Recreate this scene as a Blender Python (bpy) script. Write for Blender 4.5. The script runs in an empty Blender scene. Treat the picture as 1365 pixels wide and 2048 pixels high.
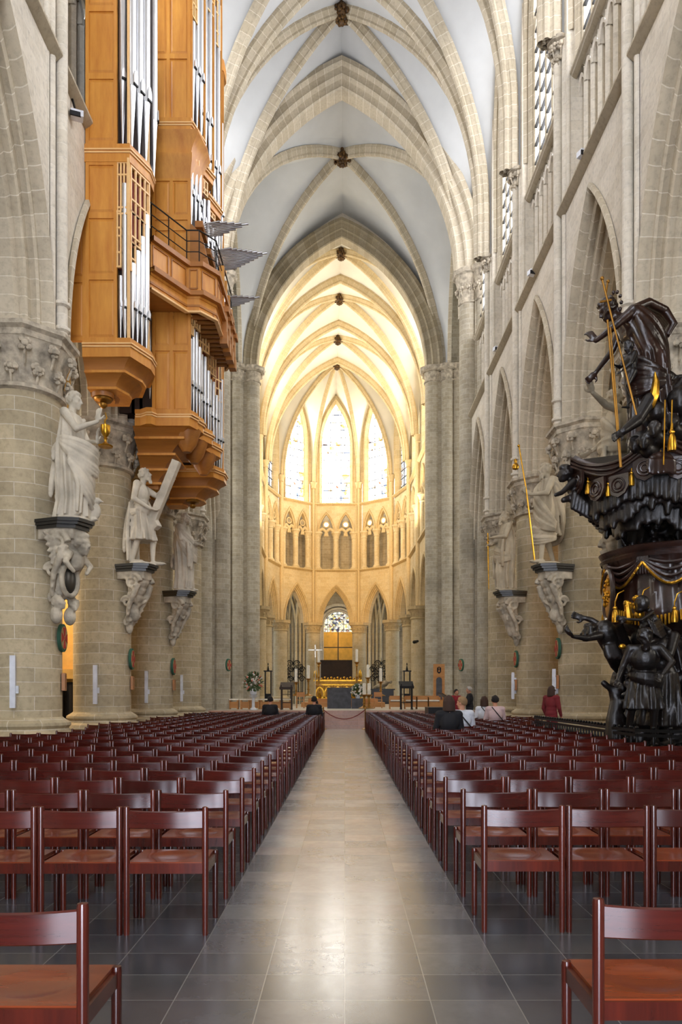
import bpy, math, random
from math import sin, cos, pi, radians, sqrt, atan2, acos
from mathutils import Vector as V, Matrix

S = bpy.context.scene
COL = S.collection

# ------------------------------------------------------------------ camera, world, exposure
FPX = 1500.0          # focal length in pixels of the 1365 px wide frame
EYE = 1.5
cam_d = bpy.data.cameras.new('camera')
cam = bpy.data.objects.new('camera', cam_d)
COL.objects.link(cam)
cam_d.sensor_fit = 'HORIZONTAL'
cam_d.sensor_width = 36.0
cam_d.lens = FPX / 1365.0 * 36.0
cam_d.shift_x = -7.5 / 1365.0
cam_d.shift_y = 366.0 / 1365.0
cam_d.clip_end = 300
cam.location = (0, 0, EYE)
cam.rotation_euler = (radians(90), 0, 0)
S.camera = cam
S.view_settings.view_transform = 'Standard'
S.view_settings.look = 'None'
S.view_settings.gamma = 1.0
S.view_settings.use_curve_mapping = False
S.view_settings.exposure = 0.42
cy = S.cycles
cy.use_denoising = True
try:
    cy.denoiser = 'OPENIMAGEDENOISE'
except Exception:
    pass
cy.max_bounces = 6
cy.diffuse_bounces = 4
cy.glossy_bounces = 3
cy.transmission_bounces = 2
cy.transparent_max_bounces = 4
cy.caustics_reflective = False
cy.caustics_refractive = False
cy.sample_clamp_indirect = 6.0

W = bpy.data.worlds.new('World')
S.world = W
W.use_nodes = True
W.node_tree.nodes['Background'].inputs[0].default_value = (0.86, 0.93, 1.0, 1)
W.node_tree.nodes['Background'].inputs[1].default_value = 1.2

CLERE = 6.6      # radiance of the nave clerestory glass
APSE = 13.0        # radiance of the apse glass


def lamp(name, kind, loc, target, power, color, size=1.0, spot=60, blend=0.6):
    d = bpy.data.lights.new(name, kind)
    d.energy = power
    d.color = color
    if kind == 'AREA':
        d.shape = 'SQUARE'
        d.size = size
    else:
        d.shadow_soft_size = size
    if kind == 'SPOT':
        d.spot_size = radians(spot)
        d.spot_blend = blend
    o = bpy.data.objects.new(name, d)
    COL.objects.link(o)
    o.location = loc
    dv = V(target) - V(loc)
    o.rotation_euler = dv.to_track_quat('-Z', 'Y').to_euler()
    return o


WARM = (1.0, 0.60, 0.22)
# flood lamps of the choir: they hang behind the eastern crossing piers and on the choir arcade
lamp('choir_flood_north', 'SPOT', (-5.4, 52.5, 11.5), (1.0, 74, 15.5), 4900, WARM, 0.4, 52)
lamp('choir_flood_south', 'SPOT', (5.0, 52.5, 11.5), (-2.5, 74, 15.5), 4900, WARM, 0.4, 52)
lamp('choir_up_north', 'SPOT', (-5.2, 60, 14.2), (0.5, 63, 32), 2000, (1, .82, .55), 0.5, 150)
lamp('choir_up_south', 'SPOT', (4.2, 60, 14.2), (-1.5, 63, 32), 2000, (1, .82, .55), 0.5, 150)
# daylight of the two transept windows, standing far out in the transept arms
lamp('transept_light_north', 'AREA', (-17, 43.4, 15), (0, 43.4, 13), 800, (1, .96, .9), 9)
lamp('transept_light_south', 'AREA', (17, 43.4, 15), (0, 43.4, 13), 800, (1, .96, .9), 9)
# daylight of the aisle windows
for s_ in (-1, 1):
    for y_ in (8.4, 19.2, 30):
        lamp('aisle_window_light', 'AREA', (s_ * 12.6, y_, 8), (s_ * 7, y_, 5), 260, (1, .93, .82), 3)
lamp('ambulatory_lamp', 'POINT', (-1.0, 76.5, 12.6), (0, 0, 0), 420, (1, .8, .5), 0.3)
lamp('ambulatory_side_lamp', 'POINT', (-7.5, 77, 11.5), (0, 0, 0), 60, (1, .8, .55), 0.5)
lamp('ambulatory_side_lamp', 'POINT', (6, 77, 11.5), (0, 0, 0), 60, (1, .8, .55), 0.5)
lamp('chapel_lamp', 'POINT', (-10.5, 22.5, 4.5), (0, 0, 0), 420, (1, .66, .3), 0.4)
lamp('chapel_lamp', 'POINT', (10.5, 24.5, 5.5), (0, 0, 0), 420, (1, .5, .15), 0.4)


# ------------------------------------------------------------------ materials
def lin(h):
    h = h.lstrip('#')
    out = []
    for i in (0, 2, 4):
        c = int(h[i:i + 2], 16) / 255.0
        out.append(c / 12.92 if c <= 0.04045 else ((c + 0.055) / 1.055) ** 2.4)
    return (*out, 1.0)


class NT:
    """small node tree helper"""
    def __init__(s, name):
        s.m = bpy.data.materials.new(name)
        s.m.use_nodes = True
        s.t = s.m.node_tree
        s.b = s.t.nodes['Principled BSDF']

    def n(s, typ, **kw):
        x = s.t.nodes.new(typ)
        for k, v in kw.items():
            if k in x.inputs:
                x.inputs[k].default_value = v
            else:
                setattr(x, k, v)
        return x

    def l(s, a, b):
        s.t.links.new(a, b)

    def mix(s, fac, a, b, mode='MIX'):
        x = s.t.nodes.new('ShaderNodeMix')
        x.data_type = 'RGBA'
        x.blend_type = mode
        for sock, v in ((x.inputs[0], fac), (x.inputs[6], a), (x.inputs[7], b)):
            if isinstance(v, (int, float, tuple)):
                sock.default_value = v
            else:
                s.l(v, sock)
        return x.outputs[2]

    def ramp(s, fac, stops):
        x = s.t.nodes.new('ShaderNodeValToRGB')
        s.l(fac, x.inputs[0])
        e = x.color_ramp.elements
        while len(e) > len(stops):
            e.remove(e[-1])
        while len(e) < len(stops):
            e.new(0.5)
        for i, (p, c) in enumerate(stops):
            e[i].position = p
            e[i].color = c if isinstance(c, tuple) else (c, c, c, 1)
        return x.outputs[0]

    def noise(s, scale, detail=4, rough=.55, vec=None):
        x = s.n('ShaderNodeTexNoise')
        x.inputs['Scale'].default_value = scale
        x.inputs['Detail'].default_value = detail
        x.inputs['Roughness'].default_value = rough
        if vec is None:
            g = s.n('ShaderNodeTexCoord')
            vec = g.outputs['Object']
        s.l(vec, x.inputs['Vector'])
        return x.outputs['Fac']

    def bump(s, h, strength=.3, dist=.02):
        x = s.n('ShaderNodeBump')
        x.inputs['Strength'].default_value = strength
        x.inputs['Distance'].default_value = dist
        s.l(h, x.inputs['Height'])
        s.l(x.outputs[0], s.b.inputs['Normal'])


def stone(name, c1, c2, mortar, bw=.6, rh=.3, ms=.011, stain=.5, rough=.85, bump=.35, offset=.5):
    t = NT(name)
    uv = t.n('ShaderNodeUVMap')
    br = t.n('ShaderNodeTexBrick')
    br.offset = offset
    br.inputs['Color1'].default_value = lin(c1)
    br.inputs['Color2'].default_value = lin(c2)
    br.inputs['Mortar'].default_value = lin(mortar)
    br.inputs['Scale'].default_value = 1.0
    br.inputs['Mortar Size'].default_value = ms
    br.inputs['Mortar Smooth'].default_value = .3
    br.inputs['Brick Width'].default_value = bw
    br.inputs['Row Height'].default_value = rh
    wob = t.noise(1.3, 2)
    ad = t.n('ShaderNodeVectorMath', operation='MULTIPLY_ADD')
    ad.inputs[1].default_value = (.05, .05, 0)
    t.l(wob, ad.inputs[0])
    t.l(uv.outputs[0], ad.inputs[2])
    t.l(ad.outputs[0], br.inputs['Vector'])
    n1 = t.noise(.55, 6, .62)
    n2 = t.noise(9, 5, .65)
    st = t.ramp(n1, [(.32, (1 - stain * .55,) * 3 + (1,)), (.55, (1, 1, 1, 1)), (.8, (1 - stain * .2, 1 - stain * .22, 1 - stain * .3, 1))])
    sp = t.ramp(n2, [(.28, .72), (.5, 1.0), (.75, 1.06)])
    c = t.mix(1.0, br.outputs['Color'], st, 'MULTIPLY')
    c = t.mix(.8, c, sp, 'MULTIPLY')
    t.l(c, t.b.inputs['Base Color'])
    t.b.inputs['Roughness'].default_value = rough
    hm = t.n('ShaderNodeMath', operation='MULTIPLY_ADD')
    t.l(br.outputs['Fac'], hm.inputs[0])
    hm.inputs[1].default_value = -.6
    t.l(n2, hm.inputs[2])
    t.bump(hm.outputs[0], bump, .02)
    return t.m


def plain(name, c, rough=.6, metal=0.0, var=.12, scale=4, bump=0.0, bs=12, coat=0.0, c2=None, spec=.5):
    t = NT(name)
    n = t.noise(scale, 5)
    if c2:
        col = t.mix(t.ramp(n, [(.38, 0.0), (.62, 1.0)]), lin(c), lin(c2))
    else:
        col = t.mix(1.0, lin(c), t.ramp(n, [(.3, 1 - var * 1.6), (.7, 1 + var * .6)]), 'MULTIPLY')
    t.l(col, t.b.inputs['Base Color'])
    t.b.inputs['Roughness'].default_value = rough
    t.b.inputs['Metallic'].default_value = metal
    t.b.inputs['Specular IOR Level'].default_value = spec
    if coat:
        t.b.inputs['Coat Weight'].default_value = coat
        t.b.inputs['Coat Roughness'].default_value = .25
    if bump:
        t.bump(t.noise(bs, 5), bump, .02)
    return t.m


def wood(name, c1, c2, rough=.4, axis='Z', scale=1.0, rnd=0.0, coat=0.0, spec=.5):
    t = NT(name)
    g = t.n('ShaderNodeTexCoord')
    mp = t.n('ShaderNodeMapping')
    k = 14 * scale
    s = {'Z': (k, k, .8), 'X': (.8, k, k), 'Y': (k, .8, k)}[axis]
    mp.inputs['Scale'].default_value = s
    t.l(g.outputs['Object'], mp.inputs['Vector'])
    n = t.noise(1.0, 6, .65, mp.outputs[0])
    col = t.mix(t.ramp(n, [(.3, 0.0), (.72, 1.0)]), lin(c1), lin(c2))
    if rnd:
        oi = t.n('ShaderNodeObjectInfo')
        v = t.ramp(oi.outputs['Random'], [(0, (1 - rnd, 1 - rnd * 1.2, 1 - rnd * 1.2, 1)), (.5, (1, 1, 1, 1)), (1, (1 + rnd * .7, 1 + rnd * .5, 1 + rnd * .2, 1))])
        col = t.mix(1.0, col, v, 'MULTIPLY')
    t.l(col, t.b.inputs['Base Color'])
    t.b.inputs['Roughness'].default_value = rough
    t.b.inputs['Specular IOR Level'].default_value = spec
    if coat:
        t.b.inputs['Coat Weight'].default_value = coat
        t.b.inputs['Coat Roughness'].default_value = .18
    return t.m


def glow(name, c, strength, pattern=None):
    """glass lit by the sky behind it, and the glowing oculus discs"""
    t = NT(name)
    t.b.inputs['Base Color'].default_value = (.02, .02, .02, 1)
    t.b.inputs['Roughness'].default_value = .3
    if pattern:
        uv = t.n('ShaderNodeUVMap')
        vo = t.n('ShaderNodeTexVoronoi')
        vo.inputs['Scale'].default_value = pattern['scale']
        t.l(uv.outputs[0], vo.inputs['Vector'])
        hue = t.ramp(vo.outputs['Color'], pattern['ramp'])
        vd = t.n('ShaderNodeTexVoronoi')
        vd.feature = 'DISTANCE_TO_EDGE'
        vd.inputs['Scale'].default_value = pattern['scale']
        t.l(uv.outputs[0], vd.inputs['Vector'])
        lead = t.ramp(vd.outputs['Distance'], [(.0, .004), (.07, 1.0)])
        zone = t.noise(pattern.get('zone', .5), 2, .5, uv.outputs[0])
        zm = t.ramp(zone, [(pattern.get('z0', .45), 0.0), (pattern.get('z1', .6), 1.0)])
        cc = t.mix(zm, lin(c), hue)
        cc = t.mix(zm, cc, t.mix(1.0, cc, lead, 'MULTIPLY'))
        t.l(cc, t.b.inputs['Emission Color'])
    else:
        t.b.inputs['Emission Color'].default_value = lin(c)
    t.b.inputs['Emission Strength'].default_value = strength
    return t.m


M = {}
M['wall'] = stone('limestone_wall', 'd8cfbe', 'cec4b1', 'dcd5c6', .62, .31, .008, .3)
M['col'] = stone('limestone_column', 'c1b190', 'ad9e7f', 'd2c8b2', .8, .3, .010, .6)
M['pier'] = stone('limestone_pier', 'b0a692', 'a1967f', 'c0b8a6', .5, .25, .010, .6)
M['rib'] = stone('limestone_rib', 'bdb19a', 'b0a38a', 'd6cdb9', .42, 40, .014, .3)
M['arch'] = stone('limestone_arch', 'c0b49d', 'b2a58d', 'd6cdb9', .42, 40, .013, .35)
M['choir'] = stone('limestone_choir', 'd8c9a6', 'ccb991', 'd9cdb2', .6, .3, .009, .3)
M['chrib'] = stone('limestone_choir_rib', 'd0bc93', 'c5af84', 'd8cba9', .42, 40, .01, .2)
M['carve'] = plain('carved_limestone', 'bdb29d', .9, 0, .35, 3, .5, 14)
M['cap'] = plain('capital_limestone', 'b8ac97', .9, 0, .35, 5, .5, 14)
M['plaster'] = plain('vault_plaster', 'c3c4c2', .95, 0, .06, .6)
M['chplaster'] = plain('choir_vault_plaster', 'ded8c8', .95, 0, .06, .6)  # same white as the nave; choir's brighter light put into the colour
M['statue'] = plain('statue_stone', 'c8beaa', .75, 0, .22, 2.2, .25, 20)
M['statue_b'] = plain('statue_stone_tan', 'b5a88f', .8, 0, .22, 2.2, .25, 20)
M['slab'] = plain('black_marble', '24231f', .3, 0, .2)
M['gold'] = plain('gilding', 'c9952f', .3, .9, .3, 9)
M['brass'] = plain('brass', '9a6e2a', .4, .75, .2)
M['iron'] = plain('black_iron', '0d0d0e', .38, .4, .2)
M['oak'] = wood('organ_oak', 'b8742a', 'd5963f', .42, 'Z', .35)
M['oakd'] = wood('organ_oak_dark', '8f5a22', 'ad6f2c', .45, 'X', .35)
M['oakl'] = wood('organ_oak_edge', 'e0b070', 'ecc48a', .45, 'X', .3)
M['tin'] = plain('organ_tin', 'dcdddf', .3, .85, .03, 2)
M['tind'] = plain('organ_pipe_foot', 'b9b9b8', .32, .9, .1, 2)
M['red'] = plain('red_felt', '7c2a1a', .7)
M['ebony'] = plain('pulpit_ebony', '17100d', .42, 0, .5, 3, .3, 18, .1)
M['mahog'] = plain('pulpit_mahogany', '2e1a13', .32, 0, .5, 3, .3, 14, .4)
M['chair'] = wood('chair_mahogany', '2f0e09', '561d11', .22, 'Z', 1.0, .35, .3)
M['chairb'] = wood('chair_back_mahogany', '2c0c09', '501810', .2, 'X', 1.0, .4, .4)
M['seat'] = wood('chair_seat_mahogany', '56210f', '8a4220', .24, 'X', .6, .25, .3)
M['wax'] = plain('candle_wax', 'efe6d2', .6)
M['white'] = plain('white_enamel', 'd9dbe0', .4)
M['dark'] = plain('dark_fabric', '17161a', .85)
M['panelg'] = plain('ochre_panel', 'e3b048', .6, 0, .15, 2)
M['slate'] = plain('slate_altar', '4b4c52', .6, 0, .3, 4)
M['pine'] = wood('light_oak', 'a86f35', 'c48c4b', .5, 'X', .5)
M['marb'] = stone('pink_marble', 'b8907c', 'a57c69', '8e6f60', 1.2, .5, .004, .4, .35, .05)
M['leaf'] = plain('leaf_green', '3f5a2a', .6, 0, .5, 30)
M['flower'] = plain('flower_petals', 'eee6dc', .7, 0, .3, 30)
M['flowerp'] = plain('flower_pink', 'd77a62', .7, 0, .3, 30)
M['rope'] = plain('red_rope', '7a2a22', .8)
M['skin'] = plain('skin', 'c98f70', .6)
M['platform'] = stone('platform_stone', 'bcb4a6', 'a89f90', '8b8478', .8, .8, .005, .3, .4, .05)


def floor_mat():
    t = NT('slate_floor')
    g = t.n('ShaderNodeTexCoord')
    sx = t.n('ShaderNodeSeparateXYZ')
    t.l(g.outputs['Object'], sx.inputs[0])
    cb = t.n('ShaderNodeCombineXYZ')
    t.l(sx.outputs['Y'], cb.inputs[0])
    t.l(sx.outputs['X'], cb.inputs[1])
    br = t.n('ShaderNodeTexBrick')
    br.offset = 0.0
    br.inputs['Scale'].default_value = 1.0
    br.inputs['Color1'].default_value = (0, 0, 0, 1)
    br.inputs['Color2'].default_value = (1, 1, 1, 1)
    br.inputs['Mortar'].default_value = (.5, .5, .5, 1)
    br.inputs['Mortar Size'].default_value = .003
    br.inputs['Brick Width'].default_value = .335
    br.inputs['Row Height'].default_value = .42
    t.l(cb.outputs[0], br.inputs['Vector'])
    n1 = t.noise(1.2, 6, .6)
    n2 = t.noise(14, 5, .7)
    base = t.ramp(br.outputs['Color'], [(0, lin('3a3b3e')), (.5, lin('45464a')), (1, lin('4e4e4d'))])
    pale = t.ramp(br.outputs['Color'], [(0, lin('7f7f7d')), (.4, lin('93918d')), (.62, lin('a39890')), (1, lin('9c9c99'))])
    # aisle slabs paler farther off: partly stone tone, mostly reflection put into the colour
    ax = t.n('ShaderNodeMath', operation='ABSOLUTE')
    t.l(sx.outputs['X'], ax.inputs[0])
    lt = t.n('ShaderNodeMath', operation='LESS_THAN')
    t.l(ax.outputs[0], lt.inputs[0])
    lt.inputs[1].default_value = .84
    gy = t.n('ShaderNodeMapRange')
    gy.inputs['From Min'].default_value = 4.0
    gy.inputs['From Max'].default_value = 9.0
    gy.inputs['To Min'].default_value = .12
    t.l(sx.outputs['Y'], gy.inputs['Value'])
    mm = t.n('ShaderNodeMath', operation='MULTIPLY')
    t.l(lt.outputs[0], mm.inputs[0])
    t.l(gy.outputs[0], mm.inputs[1])
    c = t.mix(mm.outputs[0], base, pale)
    c = t.mix(1.0, c, t.ramp(n1, [(.3, .7), (.7, 1.2)]), 'MULTIPLY')
    c = t.mix(.22, c, t.ramp(n2, [(.35, .7), (.7, 1.25)]), 'MULTIPLY')
    c = t.mix(br.outputs['Fac'], c, lin('76746e'))
    t.l(c, t.b.inputs['Base Color'])
    r = t.ramp(n2, [(.3, .19), (.7, .24)])
    t.l(r, t.b.inputs['Roughness'])
    t.b.inputs['IOR'].default_value = 1.85
    hm = t.n('ShaderNodeMath', operation='MULTIPLY_ADD')
    t.l(br.outputs['Fac'], hm.inputs[0])
    hm.inputs[1].default_value = -1.0
    hm.inputs[2].default_value = 1.0
    t.bump(hm.outputs[0], .12, .006)
    return t.m


M['floor'] = floor_mat()
M['glass'] = glow('clerestory_glass', 'f4f6ff', CLERE)
STAIN = [(0, lin('ffffff')), (.36, lin('fff1c8')), (.44, (.06, .09, .16, 1)), (.5, (.9, .9, .9, 1)), (.57, (.12, .015, .01, 1)), (.62, (.5, .3, .06, 1)), (.68, (.04, .06, .12, 1)), (.72, lin('ffffff')), (1, lin('ffffff'))]
M['apseglass'] = glow('apse_stained_glass', 'ffffff', APSE, dict(scale=2.4, ramp=STAIN, zone=.6, z0=.40, z1=.50))
M['sideglass'] = glow('side_stained_glass', 'cfd6e6', 1.6, dict(scale=3.2, ramp=[(0, lin('ffffff')), (.35, lin('9aa3b0')), (.5, lin('f4ecd0')), (.6, lin('6a4a38')), (.7, lin('ffffff')), (1, lin('e8eefc'))], zone=.5, z0=.2, z1=.3))
M['chapelglass'] = glow('chapel_stained_glass', 'fff6dd', 1.5, dict(scale=4.2, ramp=[(.2, lin('26304a')), (.36, lin('fff2c0')), (.46, lin('d9b85a')), (.52, lin('6a2a20')), (.6, lin('fdf6e0')), (.74, lin('d8e0d0')), (.86, lin('3a3450'))], zone=.8, z0=.05, z1=.1))
M['oculus'] = glow('oculus_glow', 'fff4d8', 3.5)  # glowing disc in place of light showing through the open oculus
M['aisleglass'] = glow('aisle_glass', 'fff0d8', 1.5)


# ------------------------------------------------------------------ mesh builder
class MB:
    def __init__(s):
        s.v, s.f, s.u = [], [], []

    def add(s, verts, faces, uvs=None):
        o = len(s.v)
        s.v += [tuple(p) for p in verts]
        for i, f in enumerate(faces):
            s.f.append([o + k for k in f])
            s.u.append(uvs[i] if uvs else None)
        return s

    def box(s, a, b):
        (x0, y0, z0), (x1, y1, z1) = a, b
        p = [(x0, y0, z0), (x1, y0, z0), (x1, y1, z0), (x0, y1, z0), (x0, y0, z1), (x1, y0, z1), (x1, y1, z1), (x0, y1, z1)]
        return s.add(p, [(0, 3, 2, 1), (4, 5, 6, 7), (0, 1, 5, 4), (1, 2, 6, 5), (2, 3, 7, 6), (3, 0, 4, 7)])

    def obox(s, c, ax, ay, az):
        c, ax, ay, az = V(c), V(ax), V(ay), V(az)
        p = [c + i * ax + j * ay + k * az for k in (-1, 1) for i, j in ((-1, -1), (1, -1), (1, 1), (-1, 1))]
        return s.add(p, [(0, 3, 2, 1), (4, 5, 6, 7), (0, 1, 5, 4), (1, 2, 6, 5), (2, 3, 7, 6), (3, 0, 4, 7)])

    def bar(s, p, q, w, h=None, up=(0, 0, 1)):
        h = h or w
        p, q = V(p), V(q)
        d = q - p
        up = V(up)
        if abs(d.normalized().dot(up)) > .98:
            up = V((0, 1, 0))
        x = d.cross(up).normalized()
        z = x.cross(d).normalized()
        return s.obox((p + q) / 2, d / 2, x * w / 2, z * h / 2)

    def grid(s, P, uv=None, cu=False, cv=False):
        """P[i][j]; uv(i,j)"""
        ni, nj = len(P), len(P[0])
        fs, us = [], []
        for i in range(ni if cu else ni - 1):
            for j in range(nj if cv else nj - 1):
                i2, j2 = (i + 1) % ni, (j + 1) % nj
                fs.append((i * nj + j, i * nj + j2, i2 * nj + j2, i2 * nj + j))
                if uv:
                    us.append((uv(i, j), uv(i, j + 1), uv(i + 1, j + 1), uv(i + 1, j)))
        return s.add([p for r in P for p in r], fs, us if uv else None)

    def tube(s, pts, r, n=8, caps=True, uvlen=True):
        pts = [V(p) for p in pts]
        k = len(pts)
        rr = r if isinstance(r, (list, tuple)) else [r] * k
        t0 = (pts[1] - pts[0]).normalized()
        ref = V((0, 0, 1)) if abs(t0.z) < .9 else V((1, 0, 0))
        x = t0.cross(ref).normalized()
        rows, L, ls = [], 0, []
        for i in range(k):
            t = (pts[min(i + 1, k - 1)] - pts[max(i - 1, 0)])
            t = t.normalized() if t.length > 1e-9 else t0
            x = (x - t * x.dot(t))
            x = x.normalized() if x.length > 1e-6 else t.orthogonal().normalized()
            y = t.cross(x)
            rows.append([pts[i] + (x * cos(2 * pi * a / n) + y * sin(2 * pi * a / n)) * rr[i] for a in range(n)])
            if i:
                L += (pts[i] - pts[i - 1]).length
            ls.append(L)
        ls.append(L)
        rm = max(rr)
        s.grid(rows, (lambda i, j: (j * 2 * pi * rm / n, ls[i])), cv=True)
        if caps:
            s.add(rows[0][::-1], [tuple(range(n))])
            s.add(rows[-1], [tuple(range(n))])
        return s

    def lathe(s, c, prof, n=24, rot=0.0, a0=0.0, a1=2 * pi, sx=1.0, sy=1.0):
        """prof: (r, z) from below to above, axis +Z through c"""
        c = V(c)
        full = abs(a1 - a0 - 2 * pi) < 1e-6
        m = n if full else n + 1
        rm = max(p[0] for p in prof)
        rows = [[c + V((r * sx * cos(rot + a0 + (a1 - a0) * j / n), r * sy * sin(rot + a0 + (a1 - a0) * j / n), z)) for j in range(m)] for r, z in prof]
        L = [0]
        for i in range(1, len(prof)):
            L.append(L[-1] + math.hypot(prof[i][0] - prof[i - 1][0], prof[i][1] - prof[i - 1][1]))
        z0 = prof[0][1]
        s.grid(rows, lambda i, j: ((a1 - a0) * j / n * rm, z0 + c.z + L[i]), cv=full)
        if full:
            if prof[0][0] > 1e-5:
                s.add(rows[0][::-1], [tuple(range(n))])
            if prof[-1][0] > 1e-5:
                s.add(rows[-1], [tuple(range(n))])
        return s

    def ball(s, c, r, n=10, m=7, rot=None):
        r = (r, r, r) if isinstance(r, (int, float)) else r
        c = V(c)
        rows = []
        for i in range(m + 1):
            th = pi * i / m
            th = min(max(th, .02), pi - .02)
            row = []
            for j in range(n):
                p = V((r[0] * sin(th) * cos(2 * pi * j / n), r[1] * sin(th) * sin(2 * pi * j / n), -r[2] * cos(th)))
                if rot is not None:
                    p = rot @ p
                row.append(c + p)
            rows.append(row)
        s.grid(rows, lambda i, j: (j / n, i / m), cv=True)
        s.add(rows[0][::-1], [tuple(range(n))])
        s.add(rows[-1], [tuple(range(n))])
        return s

    def cap(s, p, q, r0, r1=None, n=10):
        """tapered limb with round ends"""
        r1 = r0 if r1 is None else r1
        p, q = V(p), V(q)
        d = (q - p).normalized() if (q - p).length > 1e-6 else V((0, 0, 1))
        pts, rr = [], []
        for k in (80, 55, 28):
            pts.append(p - d * r0 * sin(radians(k))); rr.append(r0 * cos(radians(k)))
        pts.append(p); rr.append(r0)
        pts.append(q); rr.append(r1)
        for k in (28, 55, 80):
            pts.append(q + d * r1 * sin(radians(k))); rr.append(r1 * cos(radians(k)))
        return s.tube(pts, rr, n)

    def prism(s, poly, c0, c1, T=None):
        """poly of (a, b) extruded from c0 to c1; T maps (a, b, c) to a point"""
        T = T or (lambda a, b, c: (a, b, c))
        n = len(poly)
        P0 = [T(a, b, c0) for a, b in poly]
        P1 = [T(a, b, c1) for a, b in poly]
        s.add(P0 + P1, [tuple(range(n))[::-1], tuple(range(n, 2 * n))] + [(i, (i + 1) % n, n + (i + 1) % n, n + i) for i in range(n)])
        return s

    def merge(s, o, T=None):
        base = len(s.v)
        s.v += [tuple(T @ V(p)) for p in o.v] if T is not None else o.v
        s.f += [[base + k for k in f] for f in o.f]
        s.u += o.u
        return s

    def mesh(s, name, mat, smooth=40):
        me = bpy.data.meshes.new(name)
        me.from_pydata(s.v, [], s.f)
        ul = me.uv_layers.new(name='UVMap')
        data = []
        for f, u in zip(s.f, s.u):
            if u is None:
                a = V(s.v[f[0]])
                nrm = V((0, 0, 0))
                for k in range(1, len(f) - 1):
                    nrm += (V(s.v[f[k]]) - a).cross(V(s.v[f[k + 1]]) - a)
                ax, ay, az = abs(nrm.x), abs(nrm.y), abs(nrm.z)
                for k in f:
                    x, y, z = s.v[k]
                    if az >= ax and az >= ay:
                        data += (x, y)
                    elif ax >= ay:
                        data += (y, z)
                    else:
                        data += (x, z)
            else:
                for q in u:
                    data += q
        ul.data.foreach_set('uv', data)
        for m in (mat if isinstance(mat, (list, tuple)) else [mat]):
            me.materials.append(M[m] if isinstance(m, str) else m)
        if smooth:
            me.shade_smooth()
            me.set_sharp_from_angle(angle=radians(smooth))
        me.update()
        return me

    def build(s, name, mat, parent=None, smooth=40, local=False):
        """local: the mesh is given in the parent's own coordinates, else in those of the world"""
        o = bpy.data.objects.new(name, s.mesh(name, mat, smooth))
        COL.objects.link(o)
        if parent is not None:
            o.parent = parent
            if not local and parent.type == 'EMPTY':
                o.matrix_parent_inverse = Matrix.Translation(-parent.location)
        return o


def tag(o, label=None, cat=None, group=None, kind=None):
    if label: o['label'] = label
    if cat: o['category'] = cat
    if group: o['group'] = group
    if kind: o['kind'] = kind
    return o


def empty(name, label, cat, loc=(0, 0, 0), group=None):
    o = bpy.data.objects.new(name, None)
    COL.objects.link(o)
    o.location = loc
    o.empty_display_size = .2
    return tag(o, label, cat, group)


def struct(mb, name, mat, parent=None, smooth=40):
    o = mb.build(name, mat, parent, smooth)
    if parent is None:
        o['kind'] = 'structure'
    return o


def fuse(o, voxel, smooth=2, disp=0.0, dscale=.3):
    """melt overlapping volumes of one mesh into one continuous carved surface"""
    m = o.modifiers.new('fuse', 'REMESH')
    m.mode = 'VOXEL'
    m.voxel_size = voxel
    m.use_smooth_shade = True
    if smooth:
        k = o.modifiers.new('soften', 'SMOOTH')
        k.factor = .5
        k.iterations = smooth
    return o


def px(x, y, d):
    """the point at depth d that the photograph shows at pixel (x, y)"""
    return V(((x - 690.0) * d / FPX, d, EYE + (1390.0 - y) * d / FPX))


# ------------------------------------------------------------------ gothic arches
def arch_r(w, h):
    return (w * w + h * h) / (2 * w)


def arch_curve(w, h, u=0.0, n=12, stilt=0.0):
    """pointed arch of half width w and rise h, offset inwards by u; list of (a, z) from one springing to the other"""
    r = arch_r(w, h)
    R = r - u
    am = acos(max(-1, min(1, (r - w) / R)))
    half = [((w - r) + R * cos(am * i / n), R * sin(am * i / n)) for i in range(n + 1)]
    if stilt:
        half = [(half[0][0], -stilt)] + half
    return half[:-1] + [(-a, z) for a, z in half[::-1]]


def arch_mold(mb, T, w, h, prof, n=12, stilt=0.0):
    """profile of (u inward, v depth) carried round a pointed arch; T(a, z, v)"""
    rows = []
    for u, v in prof:
        rows.append([T(a, z, v) for a, z in arch_curve(w, h, u, n, stilt)])
    base = arch_curve(w, h, 0, n, stilt)
    L = [0]
    for i in range(1, len(base)):
        L.append(L[-1] + math.hypot(base[i][0] - base[i - 1][0], base[i][1] - base[i - 1][1]))
    K = [0]
    for i in range(1, len(prof)):
        K.append(K[-1] + math.hypot(prof[i][0] - prof[i - 1][0], prof[i][1] - prof[i - 1][1]))
    mb.grid(rows, lambda i, j: (L[j], K[i]))


def spandrel(mb, T, Wl, w, h, zs, ztop, zbot=None, v=0.0, n=12):
    """wall sheet from -Wl to Wl and up to ztop with a pointed opening springing at zs"""
    c = arch_curve(w, h, 0, n)
    for i in range(len(c) - 1):
        (a0, z0), (a1, z1) = c[i], c[i + 1]
        q = [(a0, zs + z0), (a1, zs + z1), (a1, ztop), (a0, ztop)]
        mb.add([T(a, z, v) for a, z in q], [(0, 1, 2, 3)], [q])
    zb = zs if zbot is None else zbot
    for sg in (-1, 1):
        q = [(sg * w, zb), (sg * Wl, zb), (sg * Wl, ztop), (sg * w, ztop)]
        mb.add([T(a, z, v) for a, z in q], [(0, 1, 2, 3)], [q])


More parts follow.
